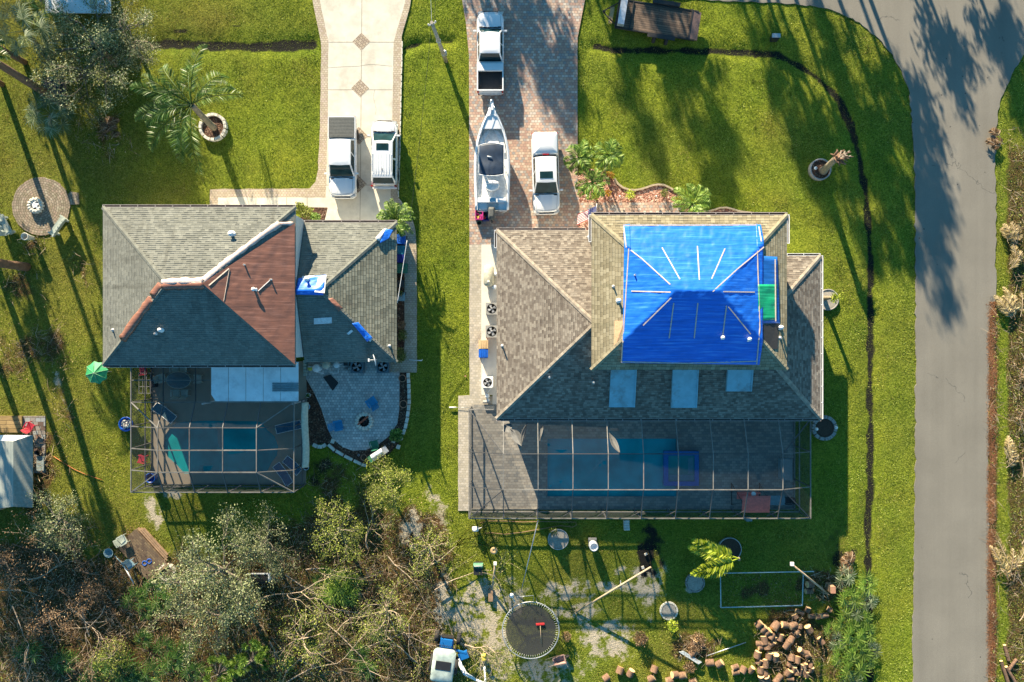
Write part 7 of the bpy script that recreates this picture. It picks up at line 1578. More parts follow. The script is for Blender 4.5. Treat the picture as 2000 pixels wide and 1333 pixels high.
def acunit(label, px, py, s_=.88, h=.75, group='air conditioners', mat=None, z=.03, rnd_=False):
    t = thing('ac_unit', label, 'air conditioner', W(px, py, z), 0, group); m = mat or M['gray']; b = MB()
    if rnd_: b.lathe([(s_ * .5, 0), (s_ * .5, h - .04), (s_ * .42, h), (s_ * .38, h), (s_ * .38, h - .15), (0, h - .15)], n=24)
    else:
        b.box((0, 0, (h - .06) / 2), (s_, s_, h - .06)); rr = s_ * .41; n = 24; sq = []
        for k in range(n):
            a = 2 * math.pi * (k + .5) / n; c_x, c_y = math.cos(a), math.sin(a); q = s_ / 2 / max(abs(c_x), abs(c_y)); sq.append((c_x * q, c_y * q))
        vs = [(x, y, h) for x, y in sq] + [(math.cos(2 * math.pi * (k + .5) / n) * rr, math.sin(2 * math.pi * (k + .5) / n) * rr, h) for k in range(n)] + [(x, y, h - .06) for x, y in sq]
        b.add(vs, [(k, (k + 1) % n, n + (k + 1) % n, n + k) for k in range(n)] + [(2 * n + k, 2 * n + (k + 1) % n, (k + 1) % n, k) for k in range(n)])
    b.build('case', m, t); f = MB(); f.lathe([(0, h - .055), (s_ * .40, h - .055)], n=20); f.build('well', M['blk'], t)
    f = MB()
    for k in range(4): a = k * math.pi / 2 + .3; f.slab([(math.cos(a) * .06, math.sin(a) * .06, h - .03), (math.cos(a - .25) * s_ * .36, math.sin(a - .25) * s_ * .36, h - .04), (math.cos(a + .5) * s_ * .36, math.sin(a + .5) * s_ * .36, h - .01), (math.cos(a + .9) * .08, math.sin(a + .9) * .08, h - .02)], .01)
    f.lathe([(.08, h - .03), (.07, h + .0), (0, h + .01)], n=10); f.build('fan', M['fan'], t)
    gr = MB()
    for q in (.14, .24, .34): gr.lathe([(s_ * q * 1.15, h + .005), (s_ * q * 1.15 + .008, h + .01), (s_ * q * 1.15 + .016, h + .005)], n=24, caps=False)
    for k in range(4): gr.box((0, 0, h + .014), (s_ * .82, .008, .006), k * math.pi / 4)
    gr.build('grille', M['blk'], t)
acunit('grey air conditioner, upper of the two beside the right house', 961, 604); acunit('grey air conditioner, lower of the two beside the right house, above the tan bin', 961, 648, .90)
acunit('white heat pump with round fan beside the right house, lowest of the three', 953, 746, .80, .8, mat=M['wp']); acunit('dark air conditioner left of the satellite dish below the left house wing', 701, 716, .92, mat=plain('slate_case', (.09, .14, .17), .5)); acunit('dark air conditioner right of the satellite dish below the left house wing', 751, 716, .92, mat=plain('slate_case', (.09, .14, .17), .5))
# pool equipment
def tank(label, px, py, r, h, mat, name='pool_filter', pipes=(), group=None, dome=True, cat='pool filter'):
    t = thing(name, label, cat, W(px, py, .03), 0, group); MB().lathe([(r * .9, 0), (r, .1), (r, h * .8), (r * .8, h * .94 if dome else h * .82), (r * .3, h), (0, h)], n=20).build('tank', mat, t); MB().lathe([(r * 1.04, h * .55), (r * 1.04, h * .62), (r, h * .62)], n=20).build('clamp_band', M['galv'], t)
    if pipes: mb = MB(); [mb.tube(p, .03, 6) for p in pipes]; mb.build('pipe', M['wp'], t)
    return t
tank('round cream filter tank in the pool equipment row, left one under the wing eave', 622, 719, .30, .8, M['wp'], pipes=[[(0, -.3, .5), (.5, -.4, .4)], [(-.3, .1, .6), (-.6, .1, .6)]]); tank('round white filter tank in the middle of the pool equipment row', 641, 713, .28, .9, M['beige'], pipes=[[(.2, -.2, .3), (.2, -.6, .2), (.6, -.6, .2)]]); tank('white pump head right of the middle filter tank', 660, 713, .22, .7, M['wp'], pipes=[[(.1, -.2, .4), (.1, -.6, .3), (-.5, -.6, .3)], [(.2, 0, .5), (.5, .1, .5)]])
tank('small yellow bucket shaped canister at the left end of the equipment row', 608, 720, .17, .45, M['yel'], name='canister', cat='canister'); tank('white capped valve in the equipment row right end', 677, 722, .14, .4, M['gray'], name='valve', cat='valve', pipes=[[(.1, 0, .2), (.4, .2, .2)]])
t = thing('pool_controller', 'small dark box right of the pump head in the equipment row', 'box', W(679, 711, .03)); MB().box((0, 0, .3), (.4, .3, .6)).build('case', M['slate'], t); MB().box((0, 0, .62), (.32, .24, .04)).build('lid', M['blk'], t)
t = thing('stacked_blocks', 'stack of greenish blocks at the left end of the equipment row', 'blocks', W(598, 719, .03))
for k in range(5): MB().box((0, (k - 2) * .24, .2), (.22, .2, .4), rnd.uniform(-.05, .05), taper=.96).build('block', M['sage'], t)
t = thing('propane_tank', 'long cream capsule shaped gas tank beside the right house', 'gas tank', W(955, 540, 0)); mb = MB(); mb.tube([(0, -.82, .5), (0, -.74, .5), (0, -.6, .5), (0, .6, .5), (0, .74, .5), (0, .82, .5)], [.12, .28, .38, .38, .28, .12], 20); mb.build('tank', M['beige'], t)
for y in (-.45, .45): MB().box((0, y, .1), (.5, .1, .24)).build('foot', M['gray'], t)
MB().lathe([(.12, .84), (.12, .94), (0, .97)], (0, -.5, 0), 12).build('cap', M['ringw'], t)
tank('white water filter canister behind the cream gas tank, lower one', 966, 562, .17, .6, M['wp'], name='canister', cat='canister'); tank('small white canister behind the cream gas tank, upper one', 968, 537, .14, .6, M['wp'], name='canister', cat='canister')
tank('white pump tank below the white heat pump at the cage corner', 952, 773, .17, .55, M['wp'], pipes=[[(0, .2, .3), (.2, .5, .3), (.2, .9, .3)], [(0, -.2, .3), (0, -.5, .2)]]); 
t = thing('pump_motor', 'pale pump with a pipe at the upper left cage corner', 'pump', W(951, 785, .03)); MB().tube([(-.3, 0, .2), (.3, 0, .2)], .12, 12).build('motor', M['gray'], t); MB().lathe([(.13, .1), (.13, .35), (0, .38)], (.1, .15, 0), 12).build('basket', M['wp'], t)
t = thing('gate_post', 'short white pipe lying across the lawn edge at the cream path', 'pipe', W(884, 796, .05)); MB().tube([(-.25, 0, .05), (.28, 0, .05)], .05, 8).build('pipe', M['wp'], t); MB().tube([(.28, 0, .06), (1.4, -.0, .08)], .012, 5).build('rod', M['galv'], t)
# satellite dish
t = thing('satellite_dish', 'white satellite dish on a bracket at the lower eave of the left wing', 'satellite dish', (W(735, 703, 3.0)[0], W(735, 703, 3.0)[1], 2.7)); mb = MB(); Mx = Matrix.Rotation(R(78), 4, 'Y') @ Matrix.Rotation(R(0), 4, 'X'); Mz = Matrix.Rotation(R(195), 4, 'Z')
mb.lathe([(0, .0), (.15, .015), (.30, .06), (.38, .10), (.385, .085), (.30, .045), (0, -.02)], n=24, M=Mz @ Mx); mb.v = [(x, y * 1.1, z + .55) for x, y, z in mb.v]; mb.build('dish', M['white'], t); MB().tube([(0, 0, 0), (.02, 0, .4), (0, 0, .5)], .03, 8).build('mast', M['galv'], t); mb = MB(); mb.tube([(-.02, .0, .45), (-.45, -.02, .55)], .018, 6); mb.box((-.48, -.02, .57), (.1, .22, .09)); mb.build('receiver_arm', M['wp'], t)
# patio bits
tag(MB().slab([WV(631, 737, .10), WV(650, 764, .10), WV(661, 748, .10), WV(645, 732, .10)][::1], .04).build('rubber_mat', M['blk']), 'crumpled black mat on the patio below the pool equipment', 'mat')
def pot(label, px, py, r, h, mat, fill='soil', plant=False, group=None):
    t = thing('flower_pot', label, 'pot', W(px, py, .02), 0, group); MB().lathe([(r * .7, 0), (r * .95, h * .8), (r * 1.08, h * .82), (r * 1.08, h), (r * .9, h), (r * .85, h * .8), (0, h * .78)], n=20).build('pot', mat, t)
    MB().lathe([(0, h * .86), (r * .88, h * .84)], n=16).build('soil', M['soil'], t)
    if plant: g = np.random.default_rng(int(px)); P = g.normal(0, r * .4, (60, 3)) + np.array([0, 0, h + .05]); fastmesh('plant', leafquads(P, .12, g), 4, M['lf_palm'], t)
    return t
pot('terracotta pot at the top of the mulch strip right of the patio', 787, 739, .26, .4, M['terra'], group='terracotta pots by the patio'); pot('terracotta pot halfway down the mulch strip right of the patio', 789, 789, .27, .4, M['terra'], group='terracotta pots by the patio'); pot('terracotta pot beside the white grill at the patio bottom', 712, 893, .22, .3, M['terra'], group='terracotta pots by the patio')
pot('white pot with green sprout at the left of the patio', 604, 772, .17, .35, M['wp'], plant=True); pot('pale blue pot below the white pot with sprout', 602, 794, .22, .4, plain('pale_blue_pot', (.35, .5, .6), .4)); pot('pale blue pot at the lower right corner of the left cage', 600, 912, .2, .35, plain('pale_blue_pot', (.35, .5, .6), .4)); pot('little white pot on the mulch at the patio bottom', 701, 889, .07, .12, M['wp'])
t = thing('gas_grill', 'silver gas grill lying slanted at the patio bottom beside the green chair', 'grill', W(743, 884, 0), R(33)); mb = MB(); mb.grid(10, 8, lambda u, v: ((u - .5) * .95 - .05, (v - .5) * .52, .95 + .18 * math.sin(math.pi * v))); mb.box((-.05, 0, .82), (.97, .54, .26)); mb.build('lid', M['alu'], t); MB().box((.62, 0, .92), (.34, .5, .05)).build('side_shelf', M['galv'], t); MB().box((-.68, 0, .9), (.26, .5, .1)).build('front_panel', M['grn'], t); MB().box((0, 0, .4), (.9, .45, .6)).build('cabinet', M['steel'], t); MB().tube([(-.3, -.3, 1.0), (.3, -.3, 1.0)], .015, 6).build('handle', M['blk'], t)
t = thing('white_pipe', 'white downpipe with elbow lying right of the corner shrub', 'pipe', W(812, 704, .05), R(-4)); MB().tube([(-.5, 0, .04), (.45, 0, .04), (.5, .08, .04)], .035, 8).build('pipe', M['wp'], t)
t = thing('beige_awning', 'long beige cloth strip sagging on the right wall of the left cage', 'cloth', W(595, 850, 2.2)); mb = MB(); mb.grid(6, 30, lambda u, v: (-.16 + u * .42 + .05 * math.sin(math.pi * v * 2) , (v - .5) * 4.7, 2.35 - .30 * u + .06 * math.sin(math.pi * u) - 2.2 + .02 * math.sin(v * 40))); aw = mb.build('cloth', M['beige'], t); md = aw.modifiers.new('t', 'SOLIDIFY'); md.thickness = .03
# inside the left cage
bucket('blue plastic barrel in the lower left corner of the left cage', W(302, 931, .03), .36, .7, M['blu'], M['nav'], name='barrel', cat='barrel')
t = thing('storage_rack', 'black framed rack at the far left inside the left cage', 'rack', W(290, 748, .03)); mb = MB()
for k in range(4): mb.box((0, (k - 1.5) * .5, .55), (.9, .04, .04)); mb.box(((k - 1.5) * .28, 0, .57), (.03, 1.55, .03))
for a in (-1, 1):
    for b in (-1, 1): mb.box((a * .42, b * .75, .3), (.04, .04, .6))
mb.build('frame', M['gray'], t); MB().box((.55, -.05, .3), (.4, .5, .55)).build('black_box', M['blk'], t)
armchair('folded red chair in the upper left corner of the left cage', 285, 722, R(100), M['rdc'], w=.7); armchair('red chair just outside the lower left wall of the left cage', 283, 895, R(80), M['rdc'], w=.5, z0=-.02)
# inside the right cage
t = thing('swing_seat', 'salmon red canopy swing on the pool deck near the cage right end', 'garden swing', W(1456, 968, .03)); mb = MB(); cl = plain('salmon_canopy', (.85, .20, .16), .7); mb.grid(12, 8, lambda u, v: ((u - .5) * 2.0, .5 - v * 1.25, 2.5 - .20 * v + .05 * math.sin(u * 3.14) - .1 * (v > .45) * (v - .45))); cc = mb.build('canopy', cl, t); md = cc.modifiers.new('t', 'SOLIDIFY'); md.thickness = .02
MB().box((0, .1, .5), (1.6, .5, .1)).build('seat', cl, t); MB().box((0, .36, .8), (1.6, .08, .5)).build('backrest', cl, t); mb = MB()
for a in (-1, 1): mb.tube([(a * 1.05, -.7, 0), (a * .98, 0, 2.4), (a * 1.05, .9, 0)], .03, 6); mb.tube([(a * 1.05, -.7, .05), (a * 1.05, .9, .05)], .03, 6)
mb.build('frame', M['blk'], t); MB().lathe([(.0, 2.52), (.18, 2.56), (.16, 2.6), (0, 2.62)], (-.2, .62, -.1), 14).build('knob', M['wp'], t)
t = thing('pool_cabinet', 'pale rectangular storage box by the right wall of the long cage', 'box', W(1530, 915, .03)); MB().box((0, 0, .3), (.8, 1.5, .6)).build('case', M['slate'], t); MB().box((0, 0, .62), (.86, 1.56, .05)).build('lid', M['gray'], t)
t = thing('outdoor_table', 'dark low table right of the salmon swing', 'table', W(1512, 975, .03)); MB().box((0, 0, .45), (1.3, .7, .05)).build('table_top', M['slate'], t)
for a in (-1, 1):
    for b in (-1, 1): MB().box((a * .55, b * .28, .22), (.05, .05, .44)).build('leg', M['blk'], t)
for i, dx in enumerate((-24, 22)): armchair('dark chair at the %s end of the low table in the long cage' % ('left', 'right')[i], 1512 + dx, 975, R(-90 + 180 * i), M['blk'], w=.5)
# utility pole and wires
t = thing('utility_pole', 'leaning wooden utility pole with insulators on the strip between the driveways', 'utility pole', W(871, 119, 0)); top = Vector(W(843, 44, 7.1)) - Vector(W(871, 119, 0)); mb = MB(); mb.tube([(0, 0, -.1), top * .5, top], [.16, .13, .11], 10); mb.build('pole', plain('weathered_pole', (.38, .32, .25), .9, var=.3, scale=4), t)
mb = MB(); mb.box(top + Vector((0, 0, -.25)), (.5, .09, .1), .4); mb.lathe([(.05, 0), (.07, .08), (.04, .15), (0, .16)], top + Vector((.24, .1, -.2)), 10); mb.lathe([(.05, 0), (.07, .08), (.04, .15), (0, .16)], top + Vector((-.22, -.1, -.2)), 10); mb.build('insulator_bracket', M['galv'], t)
for q in (.45, .8): MB().lathe([(.14, -.06), (.17, -.03), (.17, .06), (.14, .08)], top * (1 - q) , 10, caps=False).build('metal_band', M['galv'], t)
MB().lathe([(.09, -.35), (.13, -.3), (.13, .3), (.09, .35), (0, .36)], top * .18 + Vector((.12, .1, 0)), 12).build('cable_guard', M['galv'], t)
def wire(label, a, b, sag, r, mat, name='overhead_wire'):
    a = Vector(a); b = Vector(b); mb = MB(); mb.tube([a.lerp(b, k / 16) - Vector((0, 0, sag * 4 * (k / 16) * (1 - k / 16))) for k in range(17)], r, 5); o = mb.build(name, mat); return tag(o, label, 'wire')
tw = Vector(W(843, 44, 6.9)); wire('thin dark wire dropping from the utility pole towards the left house wing', tw, W(795, 470, 3.6), .6, .012, M['blk']); wire('pale wire running from the pole top out of the photo', tw, W(836, -90, 7.5), .3, .014, M['galv']); wire('second dark wire from the utility pole to the top edge of the photo', tw + Vector((.2, .1, 0)), W(850, -90, 7.6), .3, .012, M['blk'])
wire('pale diagonal cable from the bins to the side of the left wing', W(795, 470, 3.6), W(776, 592, 2.9), .05, .022, M['wp'], 'service_cable')
# flag
t = thing('flag', 'american flag hanging slanted by the corner of the tarped roof', 'flag', W(1165, 402, 2.2)); M['flag_w'] = plain('white_cloth', (.75, .73, .72), .8); M['flag_r'] = plain('red_cloth', (.5, .03, .04), .8); M['flag_b'] = plain('navy_cloth', (.03, .04, .20), .8)
pa, pb = Vector((0, .0, 0)), Vector((-.05, -.75, -.1))
def ff(u, v): q = pa.lerp(pb, v); return q + Vector((-1.30 * u, -.55 * u - .0, -.5 * u + .06 * math.sin(u * 9 + v * 2)))
for k in range(13): mb = MB(); mb.grid(14, 1, lambda u, v: ff(u, (k + v) / 13)); mb.build('red_stripe' if k % 2 == 0 else 'white_stripe', M['flag_r'] if k % 2 == 0 else M['flag_w'], t)
mb = MB(); mb.grid(8, 6, lambda u, v: ff(u * .42, v * 7 / 13) + Vector((0, 0, .012))); mb.build('canton', M['flag_b'], t); mb = MB()
for i in range(9):
    for j in range(6 if i % 2 == 0 else 5):
        c0 = ff((.025 + j * .07 + (.035 if i % 2 else 0)) * 1.0, (.04 + i * .058)) + Vector((0, 0, .02)); st = []
        for k in range(10): a = math.pi / 2 + k * math.pi / 5; rr = .022 if k % 2 == 0 else .009; st.append((c0.x + rr * math.cos(a), c0.y + rr * math.sin(a), c0.z))
        mb.add(st, [tuple(range(10))])
mb.build('stars', M['flag_w'], t); MB().tube([(.02, .15, .03), (-.06, -.95, -.12)], .018, 6).build('flagpole', M['wp'], t)
tag(MB().lathe([(.09, -.25), (.12, -.2), (.12, .2), (0, .26)], n=12).build('wall_lantern', M['wp'], loc=W(1151, 463, 5.5)), 'white lantern at the gutter corner of the tarped upper roof', 'lantern')
# white objects by the street
t = thing('yard_light', 'small white capped box in the grass beyond the flatbed trailer', 'post', W(1510, 78, 0)); MB().box((0, 0, .3), (.5, .35, .6)).build('box', M['blk'], t); MB().box((0, .05, .64), (.62, .30, .06)).build('cap', M['galv'], t)
# ---- back yard
t = thing('trampoline', 'round black trampoline with bare metal rim, a red broom on it', 'trampoline', W(1036, 1222, 0)); t['label'] = 'round black trampoline with metal rim on the sandy ground below the long cage'
n = 60; MB().lathe([(2.06, .92), (2.10, .95), (2.14, .92), (2.10, .89), (2.06, .92)], n=60).build('rim', M['galv'], t)
mb = MB(); mb.lathe([(.005, .86), (.4, .861), (.9, .868), (1.4, .885), (1.84, .92)], n=48, caps=False); mb.build('mat', screen_mat('trampoline_mat', (.045, .047, .05), .82), t); sp = MB()
for k in range(72): a = 2 * math.pi * k / 72; sp.tube([(math.cos(a) * 1.84, math.sin(a) * 1.84, .925), (math.cos(a) * 2.07, math.sin(a) * 2.07, .93)], .012, 4)
tag(sp.build('springs', M['galv'], t), None, kind='stuff')
for k in range(6): a = 2 * math.pi * (k + .3) / 6; MB().tube([(math.cos(a) * 2.1, math.sin(a) * 2.1, .92), (math.cos(a) * 2.12, math.sin(a) * 2.12, 0)], .028, 6).build('leg', M['galv'], t)
for a0 in (45, 62): a = R(a0); MB().tube([(math.cos(a) * 2.2, math.sin(a) * 2.2, .3), (math.cos(a) * 2.25, math.sin(a) * 2.25, 1.3), (math.cos(a - .5) * 2.2, math.sin(a - .5) * 2.2, 1.2)], .02, 6).build('net_pole', M['galv'], t)
mb = MB(); mb.tube([(-.9, 2.0, .9), (-1.0, 2.55, 1.15), (.2, 2.65, 1.15), (.2, 2.2, .95)], .02, 6); mb.build('ladder', M['galv'], t); MB().lathe([(.16, 0), (.18, .05), (0, .12)], n=14).build('pole_cap', M['wp'], t, loc=(-1.42, 2.68, 1.2))
MB().tube([(-1.42, 2.68, 1.2), (-1.15, 2.05, .95)], .03, 6).build('cap_pole', M['wp'], t)
t = thing('broom', 'red headed broom lying on the trampoline', 'broom', W(1055, 1219, .93), R(90 + 3)); MB().box((0, 0, .04), (.12, .62, .10)).build('head', M['rd'], t); MB().tube([(-.05, 0, .06), (-1.45, .0, .05)], .018, 6).build('handle', M['woodl'], t)
t = thing('wheelbarrow', 'tipped wheelbarrow with a pinkish tray below the trampoline', 'wheelbarrow', W(1091, 1284, 0), R(-165)); mb = MB(); loft(mb, [[(x, y, z) for x, y, z in ((-.32, -.24, .25), (.32, -.18, .25), (.32, .18, .25), (-.32, .24, .25))], [(-.48, -.34, .58), (.46, -.27, .58), (.46, .27, .58), (-.48, .34, .58)], [(-.42, -.28, .575), (.40, -.22, .575), (.40, .22, .575), (-.42, .28, .575)], [(-.30, -.20, .30), (.30, -.15, .30), (.30, .15, .30), (-.30, .20, .30)]], smooth=False); mb.build('tray', plain('rusty_tray', (.36, .22, .18), .6), t)
for s_ in (-1, 1): MB().tube([(-.6, s_ * .12, .3), (.0, s_ * .3, .4), (.95, s_ * .30, .52)], .022, 6).build('handle', M['woodl'], t); MB().tube([(.3, s_ * .22, .3), (.35, s_ * .24, 0)], .02, 6).build('leg', M['steel'], t)
MB().lathe([(.1, -.05), (.19, -.05), (.21, 0), (.19, .05), (.1, .05)], n=18, M=Matrix.Rotation(R(90), 4, 'X')).build('wheel', M['rub'], t, loc=(-.62, 0, .21))
def pole(name, label, cat, a, b, r, mat, group=None):
    a = Vector(a); b = Vector(b); t = thing(name, label, cat, a, 0, group); MB().tube([(0, 0, 0), (b - a) * .5, b - a], [r * 1.05, r, r * .92], 10).build('shaft', mat, t); return t
t = pole('wooden_pole', 'long tilted wooden pole standing left of the trampoline shadow, leaning toward the burnt patch', 'pole', W(1125, 1196, 0), W(1271, 1108, 3.2), .07, M['woodl']); t['label'] = 'long pale wooden pole leaning from the sandy ground towards the burnt patch'
MB().box(Vector(W(1212,1141,1.9)) - t.location, (.06, .5, .08)).build('bracket', M['galv'], t)
pole('steel_pole', 'thin pale steel pole from the cage edge down to the trampoline', 'pole', W(1051, 1016, 2.6), W(1017, 1158, .3), .035, M['galv']); pole('steel_pole', 'thin pale steel pole lying on the grass left of the log pile', 'pole', W(1379, 1282, .05), W(1457, 1255, .08), .035, M['galv'])
t = pole('lamp_pole', 'wooden post topped with a small box leaning across the garden frame corner', 'pole', W(1617, 1160, 0), W(1547, 1103, 3.4), .07, M['woodl']); MB().box(Vector(W(1547, 1102, 3.45)) - t.location, (.24, .24, .14)).build('cap', M['wp'], t)
t = pole('lamp_pole', 'wooden post with a small white cap casting a long shadow beside the trampoline', 'pole', W(961, 1155, 0), W(967, 1103, 2.2), .075, M['woodl']); MB().box(Vector(W(967, 1101, 2.25)) - t.location, (.22, .22, .14)).build('cap', M['wp'], t); MB().box((-.1, -.25, .12), (.34, .9, .22)).build('base_block', M['wood'], t)
t = thing('post_box', 'brown box on a short stand beside the lower end of the leaning post', 'box', W(1617, 1146, 0)); MB().box((0, .05, .45), (.36, .55, .9), taper=.85).build('body', M['wood'], t); MB().box((0, .05, .92), (.34, .5, .05)).build('lid', M['terra'], t)
t = thing('gas_grill', 'dark green and black grill cart standing on the sand edge', 'grill', W(935, 1106, 0)); MB().box((0, 0, .35), (.6, .7, .7)).build('cabinet', M['steel'], t); mb = MB(); mb.grid(8, 8, lambda u, v: ((u - .5) * .72, .05 + v * .42, .75 + .2 * math.sin(math.pi * v))); mb.build('lid', M['grn'], t); MB().box((0, -.18, .76), (.7, .5, .06)).build('grate', M['blk'], t); MB().tube([(-.3, .28, .95), (.3, .28, .95)], .02, 6).build('handle', M['wp'], t)
t = thing('cable_reel', 'round orange wooden disc on a stub in the cage shadow', 'wooden disc', W(965, 1072, 0)); MB().lathe([(0, .5), (.26, .5), (.27, .53), (.26, .56), (.04, .56), (.035, .50)], n=24).build('disc', M['log_e'], t); MB().tube([(0, 0, 0), (0, 0, .5)], .05, 8).build('stub', M['wood'], t)
t = thing('hose_cart', 'white hose cart at the lower left corner of the long cage', 'hose cart', W(929, 1031, 0)); MB().lathe([(.2, -.15), (.24, -.14), (.24, .14), (.2, .15)], n=16, M=Matrix.Rotation(R(90), 4, 'X')).build('reel', M['wp'], t, loc=(0, 0, .4)); mb = MB(); mb.tube([(-.2, -.2, 0), (-.1, -.1, .7), (.5, .25, .9)], .02, 6); mb.tube([(.2, -.2, 0), (.1, .1, .7), (.5, .25, .9)], .02, 6); mb.build('frame', M['wp'], t)
mb = MB(); P = [(938,1022),(950,1018),(985,1018),(1020,1020),(1060,1019),(1100,1020),(1124,1020),(1126,1026),(1118,1030),(1095,1027),(1060,1033),(1020,1040),(985,1044),(960,1041),(948,1042)]; mb.tube([WV(x, y, .0) for x, y in P], .022, 6); tag(mb.build('garden_hose', plain('tan_hose', (.36, .2, .12), .6)), 'tan garden hose looping on the grass below the long cage', 'hose')
mb = MB(); mb.tube([WV(x, y, -.01) for x, y in [(105,892),(125,905),(145,917),(165,926),(185,933),(200,938)]], .02, 6); tag(mb.build('extension_cord', plain('orange_cord', (.5, .14, .05), .6)), 'thin orange cord on the ground right of the lower left shed', 'cord')
t = thing('concrete_blocks', 'small stack of pale ribbed concrete blocks below the long cage', 'blocks', W(1223, 1025, 0))
for k in range(4): MB().box((rnd.uniform(-.02, .02), (k - 1.5) * .19, .15), (.44, .17, .3 + .02 * k), rnd.uniform(-.05, .05), taper=.93).build('block', M['ringw'], t)
t = thing('urn', 'white round topped urn on a square base in the cage shadow', 'urn', W(1157, 1061, 0)); MB().box((0, .1, .05), (.62, .62, .1)).build('base', M['gray'], t); MB().lathe([(.2, .1), (.30, .3), (.34, .7), (.30, .95), (.32, 1.1), (.26, 1.12), (.24, .95), (0, .9)], n=24).build('body', M['wp'], t)
t = thing('meter_box', 'small blue grey box at the bottom edge of the long cage, right half', 'box', W(1461, 1014, .4)); MB().box((0, 0, 0), (.42, .22, .6)).build('case', M['slate'], t); MB().box((0, 0, .31), (.3, .14, .02)).build('lid', M['gray'], t)
tag(MB().box((0, 0, .1), (.2, .2, .1), .3).build('concrete_block', M['ringw'], loc=W(1255, 1108, 0)), 'small white block at the upper end of the leaning wooden pole', 'block')
tag(MB().box((0, 0, .08), (.22, .14, .1), .5).build('concrete_block', M['ringw'], loc=W(1261, 1082, 0)), 'small pale block in the middle of the burnt patch', 'block')
def gframe():
    t = thing('garden_bed', 'rectangular raised frame of pale pipes around weeds beside the log pile', 'garden bed', W(1487, 1152, 0)); P = [Vector(W(*p, .35)) - Vector(W(1487, 1152, 0)) for p in ((1407, 1120), (1569, 1117), (1567, 1183), (1408, 1187))]
    for i in range(4): a, b = P[i], P[(i + 1) % 4]; MB().tube([a, b + ((b - a).normalized() * (.8 if i == 0 else 0))], .04, 8).build('rail', plain('pale_blue_pipe', (.38, .48, .5), .5), t)
    for p in P: MB().tube([p, p - Vector((0, 0, .4))], .04, 8).build('post', M['galv'], t)
gframe(); scatter('weeds', 'mixed weeds growing inside the rectangular pipe frame', 260000, 41, lambda px, py, g: inpoly(px, py, [(1408,1119),(1566,1118),(1565,1185),(1409,1186)]) & (fnoise(px, py, 12, 4) * 1.5 > g.random(len(px))), [M['lf_br'], M['lf_ol'], M['lf_palm']], .12, .35, cat='weeds')
tag(MB().slab([WV(1326, 1274, .42), WV(1364, 1298, .35), WV(1371, 1294, .30), WV(1335, 1272, .40)], .05).build('white_board', plain('grey_white_board', (.42, .46, .47), .6)), 'slanted grey white board leaning among the root balls', 'board')
# ---- logs
def log_proto(r, l):
    t = thing('log_round', 'x', 'log', (0, 0, 0)); mb = MB(); mb.tube([(0, -l / 2, 0), (0, -l * .2, .008), (0, l * .2, -.006), (0, l / 2, 0)], [r, r * 1.03, r * .98, r], 14, caps=False); mb.build('bark', M['log_b'], t)
    for s_ in (-1, 1): MB().lathe([(0, .004), (r * .86, 0), (r, -.006)], n=14, M=Matrix.Rotation(R(-90 * s_), 4, 'X')).build('cut_end', M['log_e'], t, loc=(0, s_ * l / 2, 0))
    return t
LOGS = [(1483,1220,45,.26,.5),(1492,1229,45,.24,.46),(1500,1235,45,.24,.46),(1507,1243,40,.22,.5),(1515,1223,45,.30,.62),(1532,1221,100,.24,.42),(1549,1222,70,.26,.6),(1562,1224,10,.20,.34),(1556,1235,45,.22,.4),(1552,1236,45,.2,.4),(1558,1240,45,.2,.4),(1524,1245,20,.22,.5),(1513,1250,20,.16,.62),(1508,1258,40,.20,.5),(1545,1250,40,.22,.5),(1537,1260,40,.24,.55),(1493,1250,-10,.24,.62),(1498,1262,-5,.22,.5),(1484,1258,85,.20,.46),(1487,1265,85,.20,.46),(1480,1279,15,.26,.42),(1503,1281,10,.26,.5),(1515,1284,0,.26,.45),(1483,1293,30,.24,.4),(1495,1296,0,.24,.55),(1486,1308,5,.22,.5),(1495,1315,0,.22,.4),(1488,1325,-20,.22,.5),(1498,1326,-25,.22,.5),(1520,1327,45,.24,.8),(1546,1285,15,.22,.5),(1557,1289,15,.22,.52),(1542,1298,30,.2,.4),(1541,1314,30,.22,.42),(1544,1326,90,.20,.5),(1551,1308,5,.2,.44),(1556,1314,5,.18,.42),(1565,1309,8,.15,.95),(1572,1308,8,.15,.95),(1575,1318,8,.16,.5),(1585,1308,5,.17,.5),(1584,1300,20,.16,.4),(1565,1272,130,.22,.36),(1574,1276,100,.2,.42),(1578,1280,60,.22,.4),(1580,1229,-30,.26,.45),(1604,1252,-35,.2,.5),(1553,1204,150,.24,.3),(1578,1191,20,.2,.4),(1620,1191,-60,.2,.4),(1585,1204,95,.18,.5),(1597,1206,95,.18,.3),(1610,1203,88,.2,.56),(1562,1196,110,.18,.6),(1582,1142,90,.24,.5),(1580,1155,90,.2,.6),
        (1211,1310,25,.27,.5),(1232,1315,25,.24,.45),(1278,1308,25,.27,.5),(1273,1326,60,.24,.46),(1184,1325,60,.26,.5),(1318,1319,95,.24,.5),(1334,1320,70,.22,.44),(1308,1330,80,.22,.5),(1354,1331,60,.2,.44),(1387,1295,80,.22,.56),(1406,1297,50,.24,.52),(1436,1304,80,.2,.46),(1437,1314,85,.2,.46),(1452,1309,35,.22,.46),(1468,1309,25,.2,.44),(1357,1256,20,.26,.5),(1355,1275,50,.24,.55),(1371,1262,80,.2,.4),(1462,1195,0,.0,.0)]
LOGS = [l for l in LOGS if l[3] > 0]
LG = {}; CNT = {}
